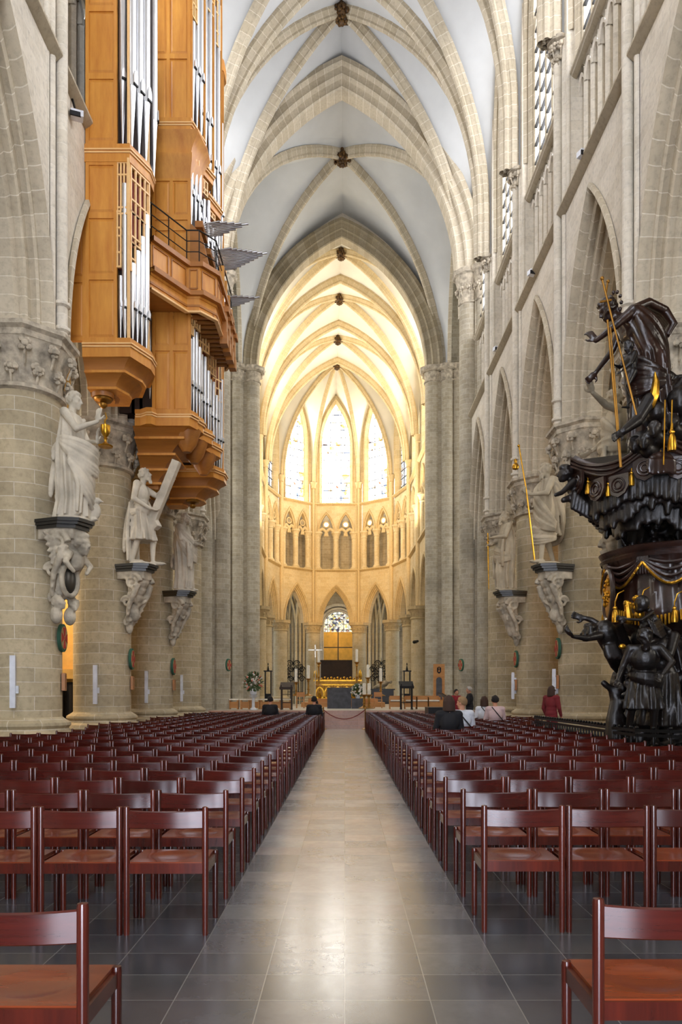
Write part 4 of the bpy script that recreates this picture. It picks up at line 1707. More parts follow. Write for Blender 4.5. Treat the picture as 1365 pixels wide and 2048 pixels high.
# small positive organ towers on the far end of the balcony
for k in range(4):
    y = 22.3 + .55 * k
    m = MB().box((-3.72, y, 11.95), (-3.5, y + .3, 12.3))
    m.box((-3.66, y + .02, 12.25), (-3.52, y + .28, 13.0))
    m.box((-3.7, y, 12.9), (-3.45, y + .32, 13.06))
    m.build('positive_base', 'oakd', organ)
    MB().box((-3.74, y + .05, 13.0), (-3.6, y + .14, 14.3 - .15 * k)).build('positive_case', 'oak', organ)
m = MB()
for k in range(4):
    for j in range(2):
        y = 22.42 + .55 * k + .1 * j
        pipe(-3.66, y, 13.06, .2, 13.9 - .1 * j, .035, (1, -.3))
# ---- horizontal trumpets
TR = [(14.95, 21.75, 9, 1.25, -4.15, .075), (14.75, 22.95, 15, 1.62, -4.1, .075), (14.15, 24.2, 9, 1.1, -3.95, .07)]
for z, yc, n, L, x0, st in TR:
    for k in range(n):
        d = k - (n - 1) / 2
        y = yc + d * st
        ln = L - abs(d) * (L * .62 / ((n - 1) / 2)) + .1
        m = MB()
        zt = z + .16 * ln
        m.tube([(x0, y, z), (x0 + ln * .8, y, z + .13 * ln), (x0 + ln, y, zt)], [.012, .028, .036], 8, False)
        m.tube([(x0 + ln, y, zt), (x0 + ln - .05, y, zt - .01)], [.036, .026], 8, False)
        m.build('trumpet_pipe', 'tind', organ, 50)
    m = MB()
    m.box((x0 - .12, yc - n * st / 2 - .05, z - .12), (x0 + .1, yc + n * st / 2 + .05, z + .06))
    m.build('trumpet_chest', 'oakd', organ)
m = MB()
m.prism([(-4.36, 14.8), (-4.05, 14.5), (-3.8, 13.5), (-4.36, 13.5)], 21.12, 21.5, lambda a, b, c: (a, c, b))
m.build('trumpet_bracket', 'oakd', organ)
# ================================================================== FIGURES
def lerp3(a, b, f):
    return V(a) * (1 - f) + V(b) * f


def hand(mb, wrist, d, palm_n, k=1.0, curl=.5, spread=.35, side=1):
    """palm, four unequal bent fingers and a thumb from the side of the palm"""
    d = V(d).normalized()
    n = V(palm_n)
    n = (n - d * n.dot(d)).normalized()
    s_ = d.cross(n) * side
    w = V(wrist)
    rot = Matrix((s_, n, d)).transposed()
    mb.ball(w + d * .05 * k, (.042 * k, .02 * k, .055 * k), 10, 7, rot)
    for i, L in enumerate((.068, .078, .072, .055)):
        off = (-.03 + .02 * i)
        p0 = w + d * .09 * k + s_ * off * k
        dd = (d + s_ * spread * off * 8).normalized()
        p1 = p0 + dd * L * .5 * k + n * curl * .012 * k
        p2 = p1 + (dd * (1 - curl * .6) + n * curl).normalized() * L * .32 * k
        p3 = p2 + (dd * (1 - curl) + n * curl * 1.3).normalized() * L * .25 * k
        mb.cap(p0, p1, .011 * k, .0105 * k, 7)
        mb.cap(p1, p2, .0105 * k, .0095 * k, 7)
        mb.cap(p2, p3, .0095 * k, .0085 * k, 7)
    t0 = w + d * .025 * k - s_ * .035 * k
    t1 = t0 + (d * .7 - s_ * .75 + n * .2).normalized() * .04 * k
    mb.cap(t0, t1, .014 * k, .012 * k, 7)
    mb.cap(t1, t1 + (d + n * .4 - s_ * .1).normalized() * .035 * k, .012 * k, .01 * k, 7)


def head(mb, c, yaw=0.0, pitch=0.0, roll=0.0, k=1.0, beard=0, hair='short', seed=1, hairmb=None, old=False):
    """head with eye sockets, nose, mouth, ears; hair as curls. c = centre of the skull. forward +Y, yaw turns to -X"""
    R = Matrix.Rotation(yaw, 3, 'Z') @ Matrix.Rotation(roll, 3, 'Y') @ Matrix.Rotation(pitch, 3, 'X')
    c = V(c)
    q = lambda x, y, z: c + R @ V((x, y, z)) * k
    mb.ball(c + R @ V((0, -.005, .015)) * k, (.077 * k, .096 * k, .102 * k), 16, 12, R)
    mb.ball(q(0, .03, -.045), (.058 * k, .066 * k, .075 * k), 14, 10, R)
    mb.cap(q(0, .062, -.1), q(0, .068, -.1), .022 * k, .022 * k, 8)                 # chin
    for s in (-1, 1):
        mb.cap(q(s * .012, .092, .022), q(s * .05, .075, .026), .012 * k, .01 * k, 7)   # brow
        mb.ball(q(s * .032, .08, .004), .0135 * k, 8, 6)                             # eye
        mb.cap(q(s * .02, .09, .006), q(s * .044, .079, .004), .005 * k, .005 * k, 6)
        mb.ball(q(s * .043, .062, -.035), (.024 * k, .022 * k, .026 * k), 8, 6)       # cheek
        mb.ball(q(s * .078, -.008, -.005), (.011 * k, .022 * k, .034 * k), 8, 6, R)   # ear
    mb.tube([q(0, .088, .028), q(0, .103, -.005), q(0, .117, -.03), q(0, .095, -.04)], [.009 * k, .011 * k, .016 * k, .012 * k], 8)
    mb.cap(q(-.02, .088, -.062), q(.02, .088, -.062), .009 * k, .009 * k, 7)
    mb.cap(q(-.017, .087, -.076), q(.017, .087, -.076), .01 * k, .01 * k, 7)
    h = hairmb or mb
    rg = random.Random(seed)
    if hairmb is not None and hair != 'bald':
        h.ball(c + R @ V((0, -.022, .03)) * k, (.083 * k, .098 * k, .1 * k), 16, 12, R)
    if hair != 'bald':
        n = 70 if hair == 'curly' else 46
        for i in range(n):
            th = rg.uniform(0, 2 * pi)
            u = rg.uniform(-.45, 1)
            y = -sin(th) * sqrt(1 - u * u)
            x = cos(th) * sqrt(1 - u * u)
            if y > .45 and u < .55: continue
            r = rg.uniform(.017, .03) * k if hair == 'curly' else rg.uniform(.02, .028) * k
            h.ball(q(x * .08, y * .098, .02 + u * .098), r, 7, 5)
        if hair == 'long':
            for i in range(12):
                a = pi * (1.05 + .9 * i / 11)
                p = q(cos(a) * .085, sin(a) * .1, .02)
                p2 = q(cos(a) * .1, sin(a) * .12, -.14)
                h.cap(p, p2, .026 * k, .018 * k, 7)
    if beard:
        for i in range(26):
            a = rg.uniform(-1.2, 1.2)
            u = rg.uniform(0, 1)
            h.ball(q(sin(a) * .058 * (1 - u * .5), .03 + cos(a) * .055, -.07 - u * .09 * beard), rg.uniform(.012, .02) * k, 6, 5)
        h.cap(q(-.03, .094, -.058), q(.03, .094, -.058), .01 * k, .01 * k, 7)


STAND = dict(pel=(0, 0, .95), chest=(0, .0, 1.28), neck=(0, .0, 1.46), head=(0, .02, 1.62), ls=(-.19, 0, 1.42), rs=(.19, 0, 1.42), le=(-.26, .0, 1.13), re=(.26, .0, 1.13),
             lw=(-.24, .12, .9), rw=(.24, .12, .9), lh=(-.09, 0, .93), rh=(.09, 0, .93), lk=(-.1, .03, .5), rk=(.1, .03, .5), la=(-.1, 0, .08), ra=(.1, 0, .08), lt=(-.13, .17, .035), rt=(.13, .17, .035))


def body(mb, J, arms=True, legs=True, fat=1.0, lhand=None, rhand=None, feet=True):
    p = {k: V(v) for k, v in J.items()}
    mb.ball(p['pel'], (.165 * fat, .125 * fat, .14), 14, 9)
    mb.ball(lerp3(p['pel'], p['chest'], .45), (.145 * fat, .11 * fat, .17), 14, 9)
    mb.ball(p['chest'], (.175 * fat, .125 * fat, .19), 14, 10)
    mb.cap(p['ls'], p['rs'], .065, .065, 10)
    mb.cap(p['chest'] + V((0, -.02, .1)), p['neck'], .09, .06, 10)
    mb.cap(p['neck'] - V((0, 0, .04)), lerp3(p['neck'], p['head'], .8), .058, .055, 10)
    for s in 'lr':
        if arms:
            mb.cap(p[s + 's'], p[s + 'e'], .058 * fat, .043 * fat, 10)
            mb.cap(p[s + 'e'], p[s + 'w'], .043 * fat, .028, 10)
            hv = (lhand if s == 'l' else rhand)
            d = (p[s + 'w'] - p[s + 'e']).normalized()
            if hv is None:
                hv = (d, V((0, 1, 0)), .5)
            hand(mb, p[s + 'w'], hv[0], hv[1], 1.12, hv[2], .35, -1 if s == 'l' else 1)
        if legs:
            mb.cap(p[s + 'h'], p[s + 'k'], .09 * fat, .06, 10)
            mb.cap(p[s + 'k'], lerp3(p[s + 'k'], p[s + 'a'], .35) + V((0, -.015, 0)), .055, .058, 10)
            mb.cap(lerp3(p[s + 'k'], p[s + 'a'], .35) + V((0, -.015, 0)), p[s + 'a'], .055, .036, 10)
            if feet:
                mb.cap(p[s + 'a'] - V((0, .02, .035)), p[s + 't'], .04, .03, 9)
                f = (p[s + 't'] - p[s + 'a'])
                f.z = 0
                f.normalize()
                sd = V((f.y, -f.x, 0))
                for i in range(5):
                    b = p[s + 't'] + sd * (-.03 + .015 * i)
                    mb.cap(b, b + f * (.04 - .004 * abs(i - 1)), .011, .009, 6)


def robe(mb, rings, nf=11, amp=.03, ph=0.0, n=48, twist=.6):
    """draped garment: rings of ((x, y, z), rx, ry) from hem to top, fluted by folds"""
    rows = []
    m = len(rings)
    for i in range((m - 1) * 4 + 1):
        f = i / 4
        a = min(int(f), m - 2)
        f -= a
        c = lerp3(rings[a][0], rings[a + 1][0], f)
        rx = rings[a][1] * (1 - f) + rings[a + 1][1] * f
        ry = rings[a][2] * (1 - f) + rings[a + 1][2] * f
        u = (a + f) / (m - 1)
        am = amp * 1.45 * (1.15 - u)
        row = []
        for j in range(n):
            t = 2 * pi * j / n
            w = sin(nf * t + ph + u * twist * 4) * .6 + sin((nf * 2 - 5) * t + ph * 2.3 - u * 3) * .4
            k = 1 + am * w / max(.08, min(rx, ry))
            row.append(c + V((rx * k * cos(t), ry * k * sin(t), 0)))
        rows.append(row)
    mb.grid(rows, cv=True)
    mb.add(rows[0][::-1], [tuple(range(n))])
    mb.add(rows[-1], [tuple(range(n))])


def swag(mb, c0, c1, r0, r1, a0, a1, n=7, tr=.022, drop=.05, spread=.22):
    """bundle of folds wound about the body from angle a0 (at c0) to a1 (at c1)"""
    c0, c1 = V(c0), V(c1)
    for k in range(n):
        pts, rr = [], []
        for i in range(13):
            f = i / 12
            a = a0 + (a1 - a0) * f
            c = c0.lerp(c1, f)
            rx = r0[0] + (r1[0] - r0[0]) * f
            ry = r0[1] + (r1[1] - r0[1]) * f
            pts.append(c + V((rx * cos(a), ry * sin(a), (k - n / 2) * spread / n * (.35 + .9 * sin(pi * f)) - drop * sin(pi * f))))
            rr.append(tr * 1.15 * (.55 + .6 * sin(pi * (.1 + .8 * f))) * (1 + .25 * ((k * 7) % 3 - 1)))
        mb.tube(pts, rr, 7)


def folds(mb, lines, r=.022):
    for L in lines:
        n = len(L)
        mb.tube([V(p) for p in L], [r * (.5 + .8 * sin(pi * (i + .4) / (n - .2))) for i in range(n)], 7)


def place(mb, loc, yaw, k):
    """local figure coordinates to the place where it stands; yaw 0 faces the altar, pi/2 turns to the north"""
    T = Matrix.Translation(V(loc)) @ Matrix.Rotation(yaw, 4, 'Z') @ Matrix.Scale(k, 4)
    o = MB()
    o.merge(mb, T)
    return o, T


def pose(**kw):
    d = dict(STAND)
    d.update(kw)
    return d


# ------------------------------------------------------------------ carved brackets under the statues
def volute(mb, c, ex, ez, r, turns=1.6, tr=.07, flip=1, w=0.0, ey=None):
    c, ex, ez = V(c), V(ex), V(ez)
    pts, rr = [], []
    n = int(turns * 14)
    for i in range(n + 1):
        a = turns * 2 * pi * i / n
        q = r * (1 - .8 * i / n)
        pts.append(c + ex * q * cos(a) * flip + ez * q * sin(a))
        rr.append(tr * (1 - .5 * i / n))
    if w and ey is not None:
        for k in (-1, 0, 1):
            mb.tube([p + V(ey) * w * k for p in pts], rr, 8)
    else:
        mb.tube(pts, rr, 8)


def bracket(col_xy, ang, kind, label, seed, slab_z=5.2, mat='carve'):
    """black slab on a carved console fixed to the pillar; ang = direction it points"""
    out = V((cos(ang), sin(ang), 0))
    sd = V((-sin(ang), cos(ang), 0))
    up = V((0, 0, 1))
    base = V((col_xy[0], col_xy[1], 0)) + out * .78
    t = empty('statue_bracket', label, 'bracket', tuple(base + up * 3.4), 'carved brackets bearing the pillar statues')
    s = MB()
    def T(a, b, c):
        return tuple(base + out * a + sd * b + up * c)
    pl = [(0, -.47), (.62, -.47), (.98, -.24), (.98, .24), (.62, .47), (0, .47)]
    for k, z0, z1 in ((1.0, slab_z - .07, slab_z), (.95, slab_z - .13, slab_z - .07), (.88, slab_z - .2, slab_z - .13)):
        s.prism([(a * k, b * k) for a, b in pl], z0, z1, T)
    s.build('slab', 'slab', t, 20)
    m = MB()
    rg = random.Random(seed)
    zt = slab_z - .2
    m.prism([(a * .8, b * .8) for a, b in pl], zt - .22, zt + .02, T)
    P = lambda a, b, c: base + out * a + sd * b + up * c
    # tapering console body
    for i in range(7):
        f = i / 6
        m.ball(P(.16 + .32 * (1 - f) ** 1.3, 0, zt - .25 - 1.25 * f), (.3 * (1 - .62 * f), .3 * (1 - .6 * f), .26), 10, 7)
    for s_ in (-1, 1):
        volute(m, P(.5, s_ * .3, zt - .3), out, up, .24, 1.6, .075, 1)
        volute(m, P(.25, s_ * .26, zt - .85), out, up, .17, 1.4, .06, -1)
        volute(m, P(.17, s_ * .14, zt - 1.42), out, up, .12, 1.4, .05, 1)
        m.tube([P(.66, s_ * .3, zt - .35), P(.56, s_ * .33, zt - .62), P(.36, s_ * .3, zt - .95), P(.22, s_ * .2, zt - 1.4)], [.09, .08, .07, .04], 8)
        for k in range(6):                           # leaves
            f = k / 5
            m.cap(P(.5 - .3 * f, s_ * (.32 - .12 * f), zt - .5 - .8 * f), P(.62 - .3 * f, s_ * (.42 - .12 * f), zt - .42 - .8 * f), .05, .03, 7)
    if kind == 'putto':                              # winged cherub above an oval tablet
        head(m, P(.78, .05, zt - .3), ang - pi / 2, 0, 0, 2.0, 0, 'curly', seed)
        m.ball(P(.62, .05, zt - .62), (.2, .2, .25), 12, 8)
        for s_ in (-1, 1):
            m.cap(P(.68, s_ * .18, zt - .52), P(.75, s_ * .38, zt - .72), .085, .06, 8)
            m.cap(P(.75, s_ * .38, zt - .72), P(.8, s_ * .2, zt - .9), .06, .045, 8)
            for k in range(6):
                m.cap(P(.45, s_ * .2, zt - .35), P(.35, s_ * (.55 - .04 * k), zt - .12 - .12 * k), .06, .04, 7)
        m.tube([P(.52 + 0 * k, .24 * cos(2 * pi * k / 16), zt - 1.05 + .34 * sin(2 * pi * k / 16)) for k in range(17)], .06, 8)
        for s_ in (-1, 1):
            head(m, P(.42, s_ * .22, zt - 1.55), ang - pi / 2 - s_ * .4, .2, 0, 1.3, 0, 'curly', seed + 3)
            m.ball(P(.34, s_ * .2, zt - 1.8), (.14, .14, .2), 8, 6)
    elif kind == 'shield':
        for k in range(9):
            a = pi * k / 8
            m.cap(P(.3, 0, zt - .7), P(.52, .34 * cos(a), zt - .7 + .32 * sin(a) - .05), .05, .04, 7)
        volute(m, P(.55, .0, zt - .62), sd, up, .22, 2.0, .05, 1)
    elif kind == 'angel':
        head(m, P(.62, -.1, zt - .42), ang - pi / 2 + .4, 0, 0, 1.5, 0, 'curly', seed)
        m.cap(P(.52, -.1, zt - .66), P(.34, -.12, zt - 1.3), .17, .09, 9)
        m.cap(P(.56, -.2, zt - .6), P(.72, -.42, zt - .38), .06, .04, 7)
        m.cap(P(.56, .05, zt - .62), P(.66, .22, zt - .82), .06, .04, 7)
    else:
        for k in range(7):
            a = -.5 * pi + pi * k / 6
            m.cap(P(.42, 0, zt - .95), P(.5, .3 * sin(a), zt - .78 + .28 * cos(a)), .055, .05, 7)
        m.ball(P(.36, 0, zt - 1.2), (.14, .14, .2), 9, 7)
    o = m.build('console', mat, t)
    fuse(o, .022, 1)
    if kind == 'putto':
        q = MB()
        q.ball(P(.53, 0, zt - 1.05), (.05, .05, .05), 8, 6)
        rot = Matrix((out, sd, up)).transposed()
        q = MB().ball(P(.5, 0, zt - 1.05), (.06, .2, .3), 20, 12, rot)
        q.build('oval_tablet', 'slab', t)
    return base + out * .56 + up * slab_z


SB = {}
bl = [('L1', -1, 3, radians(-22), 'putto', 'carved cherub bracket with dark oval tablet under the statue holding a gilt chalice'),
      ('L2', -1, 4, radians(-20), 'shell', 'scrolled stone bracket with black slab under the statue carrying a slanted cross'),
      ('L3', -1, 5, radians(-18), 'shield', 'scrolled stone bracket with a round shield under the bearded robed statue'),
      ('R1', 1, 3, radians(180 + 20), 'shell', 'stone bracket under the open-armed statue, mostly behind the dark pulpit'),
      ('R2', 1, 4, radians(180 + 20), 'scroll', 'scrolled stone bracket with dark slab under the statue with the long gilt staff'),
      ('R3', 1, 5, radians(180 + 18), 'angel', 'stone bracket with a small carved angel under the farthest right-hand statue')]
for i, (key, s, k, ang, kind, lb) in enumerate(bl):
    SB[key] = (bracket((s * 7.08, BAYS[k]), ang, kind, lb, 11 + i), ang)


def statue(key, label, mb, yaw, k, mat='statue', voxel=.017):
    base = SB[key][0]
    t = empty('saint_statue', label, 'statue', tuple(base), 'stone statues on the nave pillars')
    # low rough plinth the feet stand on
    mb.ball((0, .02, -.0), (.26, .24, .05), 14, 6)
    o, T = place(mb, base + V((0, 0, .02)), yaw, k)
    b = o.build('body', mat, t)
    fuse(b, voxel, 1)
    return t, T


FACE_R, FACE_L = -pi / 2, pi / 2       # towards +X / -X
# --- young saint with the chalice
m = MB()
J = pose(pel=(.03, 0, .95), rw=(.1, .42, 1.3), re=(.26, .2, 1.16), le=(-.24, .12, 1.14), lw=(-.06, .34, 1.08), ra=(.1, -.02, .08), rt=(.16, .16, .04), la=(-.1, .1, .08), lt=(-.12, .28, .035), rk=(.1, .04, .5), lk=(-.1, .14, .5), head=(0, .04, 1.63))
body(m, J, True, True, 1.05, ((.1, .1, 1), (-.2, 1, 0), .2), ((.0, .15, 1), (-1, .2, 0), .15))
head(m, J['head'], 0, -.05, 0, 1.02, 0, 'curly', 4)
robe(m, [((0, .02, .03), .24, .23), ((0, .04, .25), .235, .2), ((.02, .03, .6), .24, .2), ((.02, .0, .95), .225, .18), ((0, 0, 1.2), .205, .155), ((0, 0, 1.43), .19, .12)], 10, .03, .4)
swag(m, (0, 0, 1.38), (0, .02, .85), (.2, .15), (.28, .24), 2.2, 5.4, 6, .03, .02, .3)
swag(m, (0, .05, 1.02), (0, .06, .82), (.26, .2), (.3, .3), -.4, 3.4, 9, .035, .1, .3)
swag(m, (.02, .05, .78), (-.05, .05, .3), (.26, .24), (.24, .2), .2, 2.9, 6, .028, .08, .4)
swag(m, (0, -.02, 1.3), (0, -.04, .35), (.22, .16), (.27, .22), 4.0, 5.2, 7, .03, 0, .3)
folds(m, [[(-.2 + .08 * i, .17 - .02 * abs(i - 2), .75), (-.2 + .09 * i, .22, .4), (-.22 + .1 * i, .22, .05)] for i in range(6)], .026)
# eagle at the feet
m.ball((-.16, .26, .16), (.07, .09, .12), 10, 7); m.ball((-.16, .3, .3), .05, 8, 6); m.cap((-.16, .34, .3), (-.16, .39, .28), .02, .008, 6)
t, T = statue('L1', 'pale statue of a curly-haired youth raising one hand beside a gilt chalice', m, FACE_R - .12, 1.56)
g = MB()
cx, cyy = .02, .5
g.lathe((cx, cyy, .98), [(.09, 0), (.1, .015), (.05, .04), (.018, .07), (.018, .1), (.03, .115), (.018, .13), (.04, .16), (.062, .2), (.066, .29), (.06, .29)], 20)
g.tube([(cx, cyy, 1.26), (cx + .02, cyy, 1.33), (cx - .02, cyy + .01, 1.38), (cx + .01, cyy, 1.45)], [.014, .012, .01, .004], 7)
o, _ = place(g, T.translation, FACE_R - .12, 1.56)
o.build('gilt_chalice', 'gold', t)

# --- saint with the slanted cross
m = MB()
J = pose(rs=(.2, 0, 1.42), re=(.3, -.02, 1.13), rw=(.16, .22, .98), le=(-.26, .2, 1.3), lw=(-.1, .48, 1.5), la=(-.1, .18, .08), lt=(-.12, .38, .03), lk=(-.1, .2, .5), ra=(.11, -.12, .08), rt=(.14, .06, .04), rk=(.1, 0, .5), head=(.0, .06, 1.62), neck=(0, .02, 1.47))
body(m, J, True, True, 1.16, ((.1, .4, .8), (1, .2, 0), .8), ((-.6, .6, -.2), (0, 0, 1), .7))
head(m, J['head'], .1, .28, 0, 1.04, 1.2, 'short', 8)
robe(m, [((0, .02, .42), .25, .24), ((0, .02, .6), .23, .2), ((0, 0, .9), .2, .16), ((0, 0, 1.06), .18, .14)], 12, .04, 1.4)
swag(m, (0, 0, 1.0), (0, 0, .92), (.2, .16), (.22, .18), 0, 6.3, 6, .03, .02, .16)
swag(m, (0, -.03, 1.4), (0, -.06, .3), (.2, .14), (.26, .24), 3.6, 5.3, 8, .035, .0, .5)
folds(m, [[(-.24 + .07 * i, -.14, 1.1), (-.26 + .075 * i, -.18, .6), (-.26 + .08 * i, -.16, .04)] for i in range(7)], .03)
m.bar((-.02, .66, 1.86), (-.04, .12, .62), .13, .15)                # one arm of the cross
m.bar((-.16, -.02, 1.2), (-.02, .3, .66), .12, .13)
t, T = statue('L2', 'pale bare-shouldered statue of a bearded man clasping a slanted wooden-looking cross', m, FACE_R - .12, 1.58)

# --- bearded man wrapped in a mantle
m = MB()
J = pose(re=(.27, .08, 1.12), rw=(.06, .26, 1.1), le=(-.26, .1, 1.1), lw=(-.08, .28, 1.0), head=(0, .07, 1.62), la=(-.1, .12, .08), lt=(-.12, .28, .03), lk=(-.1, .14, .5))
body(m, J, True, True, 1.05, ((.8, .4, .1), (0, 0, 1), .6), ((-.8, .5, .1), (0, 0, 1), .6))
head(m, J['head'], -.1, .3, 0, 1.05, 1.5, 'short', 12)
robe(m, [((0, .02, .04), .22, .21), ((0, .04, .3), .21, .2), ((0, .03, .7), .23, .2), ((0, 0, 1.0), .24, .2), ((0, 0, 1.25), .235, .17), ((0, 0, 1.46), .18, .12)], 9, .03, 2.0)
swag(m, (0, .02, 1.38), (0, .04, .75), (.22, .17), (.28, .26), -.6, 2.6, 9, .032, .08, .4)
swag(m, (0, .0, 1.2), (0, 0, .6), (.26, .2), (.28, .24), 2.4, 5.2, 8, .032, .05, .4)
folds(m, [[(.2, .2, 1.05), (.24, .26, .75), (.22, .24, .5)], [(.14, .25, 1.02), (.18, .3, .7), (.16, .28, .45)]], .035)
t, T = statue('L3', 'pale statue of a bearded man wrapped in a heavy mantle with folded arms', m, FACE_R - .25, 1.6)

# --- right side: man flinging out his arm, behind the pulpit
m = MB()
J = pose(le=(-.36, .2, 1.42), lw=(-.62, .42, 1.5), ls=(-.2, .03, 1.43), re=(.26, .1, 1.14), rw=(.16, .3, 1.0), head=(-.02, .04, 1.63))
body(m, J, True, True, 1.1, ((-.6, .3, .5), (0, .3, 1), .4), None)
head(m, J['head'], -.5, -.25, 0, 1.04, 1.3, 'curly', 21)
robe(m, [((0, .02, .04), .25, .22), ((0, .04, .3), .25, .21), ((0, .03, .7), .24, .2), ((0, 0, 1.0), .22, .18), ((0, 0, 1.25), .22, .16), ((0, 0, 1.46), .19, .12)], 12, .03, .7)
swag(m, (0, .02, 1.02), (0, .02, .95), (.24, .19), (.26, .21), 0, 6.28, 6, .03, .02, .14)
swag(m, (0, .0, 1.4), (0, 0, 1.05), (.21, .15), (.24, .19), .4, 3.0, 6, .03, .02, .3)
folds(m, [[(-.22 + .065 * i, .19, .95), (-.24 + .07 * i, .22, .5), (-.25 + .072 * i, .22, .06)] for i in range(8)], .028)
t, T = statue('R1', 'pale robed statue flinging out an arm above the pulpit canopy', m, FACE_L - .15, 1.6, 'statue_b')

# --- pilgrim with the gilt staff
m = MB()
J = pose(le=(-.3, .14, 1.16), lw=(-.3, .42, 1.12), re=(.27, .02, 1.12), rw=(.14, .26, 1.0), la=(-.1, .16, .08), lt=(-.13, .34, .03), lk=(-.11, .16, .5), ra=(.12, -.14, .08), rt=(.17, .04, .03), rk=(.11, .02, .5), head=(0, .05, 1.62))
body(m, J, True, True, 1.1, ((0, .6, .4), (-1, 0, 0), .9), ((-.7, .5, 0), (0, 0, 1), .6))
head(m, J['head'], .1, .1, 0, 1.04, 1.2, 'short', 31)
robe(m, [((.02, .0, .5), .22, .2), ((.02, .02, .7), .225, .2), ((0, 0, 1.0), .22, .18), ((0, 0, 1.25), .215, .16), ((0, 0, 1.46), .18, .12)], 10, .03, 1.1)
swag(m, (0, .0, 1.42), (.02, .02, .6), (.2, .15), (.3, .26), .2, 3.3, 9, .036, .05, .4)
swag(m, (0, -.02, 1.35), (.02, -.05, .5), (.23, .17), (.32, .26), 3.2, 6.0, 9, .036, .0, .6)
swag(m, (.02, .02, .7), (.02, .02, .45), (.24, .22), (.22, .2), -.4, 3.6, 6, .03, .06, .25)
t, T = statue('R2', 'tan statue of a cloaked bearded pilgrim holding a long gilt staff', m, FACE_L + .1, 1.66, 'statue_b')
g = MB()
g.tube([(-.3, .62, 1.92), (-.31, .5, 1.2), (-.32, .36, .02)], [.012, .013, .014], 8)
g.ball((-.3, .625, 1.93), .024, 8, 6)
g.lathe((-.3, .68, 1.52), [(0, 0), (.05, .02), (.062, .06), (.045, .1), (.02, .12), (.03, .15), (.025, .18), (0, .2)], 14)
o, _ = place(g, T.translation, FACE_L + .1, 1.66)
o.build('gilt_staff', 'gold', t)

# --- farthest saint, crossed hands on a sword
m = MB()
J = pose(le=(-.28, .12, 1.16), lw=(-.02, .32, 1.18), re=(.28, .1, 1.14), rw=(.05, .32, 1.05), head=(-.03, .06, 1.62), la=(-.1, .1, .08), lt=(-.12, .26, .03), lk=(-.1, .12, .5))
body(m, J, True, True, 1.1, ((.7, .4, -.1), (0, 0, 1), .7), ((-.6, .5, -.4), (0, 0, 1), .7))
head(m, J['head'], .15, .3, .1, 1.05, 1.6, 'curly', 41)
robe(m, [((0, .02, .04), .22, .2), ((0, .04, .35), .22, .2), ((0, .02, .75), .235, .19), ((0, 0, 1.0), .225, .18), ((0, 0, 1.25), .215, .16), ((0, 0, 1.46), .18, .12)], 9, .035, .2)
swag(m, (0, .0, 1.1), (0, .02, .7), (.24, .2), (.28, .25), -.5, 3.2, 7, .032, .06, .3)
folds(m, [[(-.24, .16, 1.1), (-.28, .2, .8), (-.26, .18, .5)], [(.22, .16, 1.1), (.26, .2, .7), (.24, .2, .3)], [(-.1, .24, .7), (-.12, .26, .4), (-.12, .24, .06)]], .035)
t, T = statue('R3', 'tan statue of a long-bearded man leaning on a gilt sword, farthest on the right', m, FACE_L + .12, 1.62, 'statue_b')
g = MB()
g.tube([(.02, .42, 1.28), (.05, .4, .7), (.08, .38, .04)], [.014, .016, .01], 8)
g.bar((-.08, .43, 1.1), (.12, .41, 1.1), .025)
o, _ = place(g, T.translation, FACE_L + .12, 1.62)
o.build('gilt_sword', 'gold', t)
# ================================================================== THE PULPIT
PD = 14.4
pul = empty('pulpit', 'tall dark carved baroque pulpit with canopy, gilt fringes and crowded wooden figures', 'pulpit', (6.2, PD, 0))
C0 = V((6.25, PD, 0))


def pp(x, y, dy=0.0):
    """place on the pulpit seen at photo pixel (x, y), dy metres nearer (-) or farther (+) than its axis"""
    return px(x, y, PD + dy)


def tassel(mb, p, k=1.0):
    mb.ball(V(p) + V((0, 0, .04 * k)), .03 * k, 8, 6)
    mb.lathe(p, [(.045 * k, -.16 * k), (.05 * k, -.12 * k), (.04 * k, -.02 * k), (.022 * k, .02 * k)], 10)
    mb.tube([V(p) + V((0, 0, .05 * k)), V(p) + V((0, 0, .14 * k))], .01 * k, 6)


# --- the tub: eight sided, bellied, hung with carved cloth
TR_ = 1.2
NT_ = 64


def tub_r(a):
    return TR_ * (1 - .035 * (1 - abs(cos(4 * a + .3))))


m = MB()
prof = [(1.06, 4.0), (1.08, 4.06), (1.04, 4.1), (1.08, 4.15), (1.1, 4.2), (1.02, 4.24), (.9, 4.24)]
rows = [[(C0.x + tub_r(2 * pi * j / NT_) * k * cos(2 * pi * j / NT_), C0.y + tub_r(2 * pi * j / NT_) * k * sin(2 * pi * j / NT_), z) for j in range(NT_)] for k, z in prof]
m.grid(rows, cv=True)
m.build('rim', 'mahog', pul, 30)
m = MB()
prof = [(.35, 2.55), (.7, 2.68), (.98, 2.85), (1.02, 3.0), (.97, 3.3), (.94, 3.6), (.97, 3.9), (1.02, 4.02)]
rows = []
for i in range((len(prof) - 1) * 4 + 1):
    f = i / 4
    a_ = min(int(f), len(prof) - 2)
    f -= a_
    k = prof[a_][0] * (1 - f) + prof[a_ + 1][0] * f
    z = prof[a_][1] * (1 - f) + prof[a_ + 1][1] * f
    row = []
    for j in range(NT_ * 2):
        a = pi * j / NT_
        fold = .016 * sin(22 * a + 2 * sin(3 * a) + z * 2) + .012 * sin(47 * a + z * 5)
        r = tub_r(a) * k + fold
        row.append((C0.x + r * cos(a), C0.y + r * sin(a), z))
    rows.append(row)
m.grid(rows, cv=True)
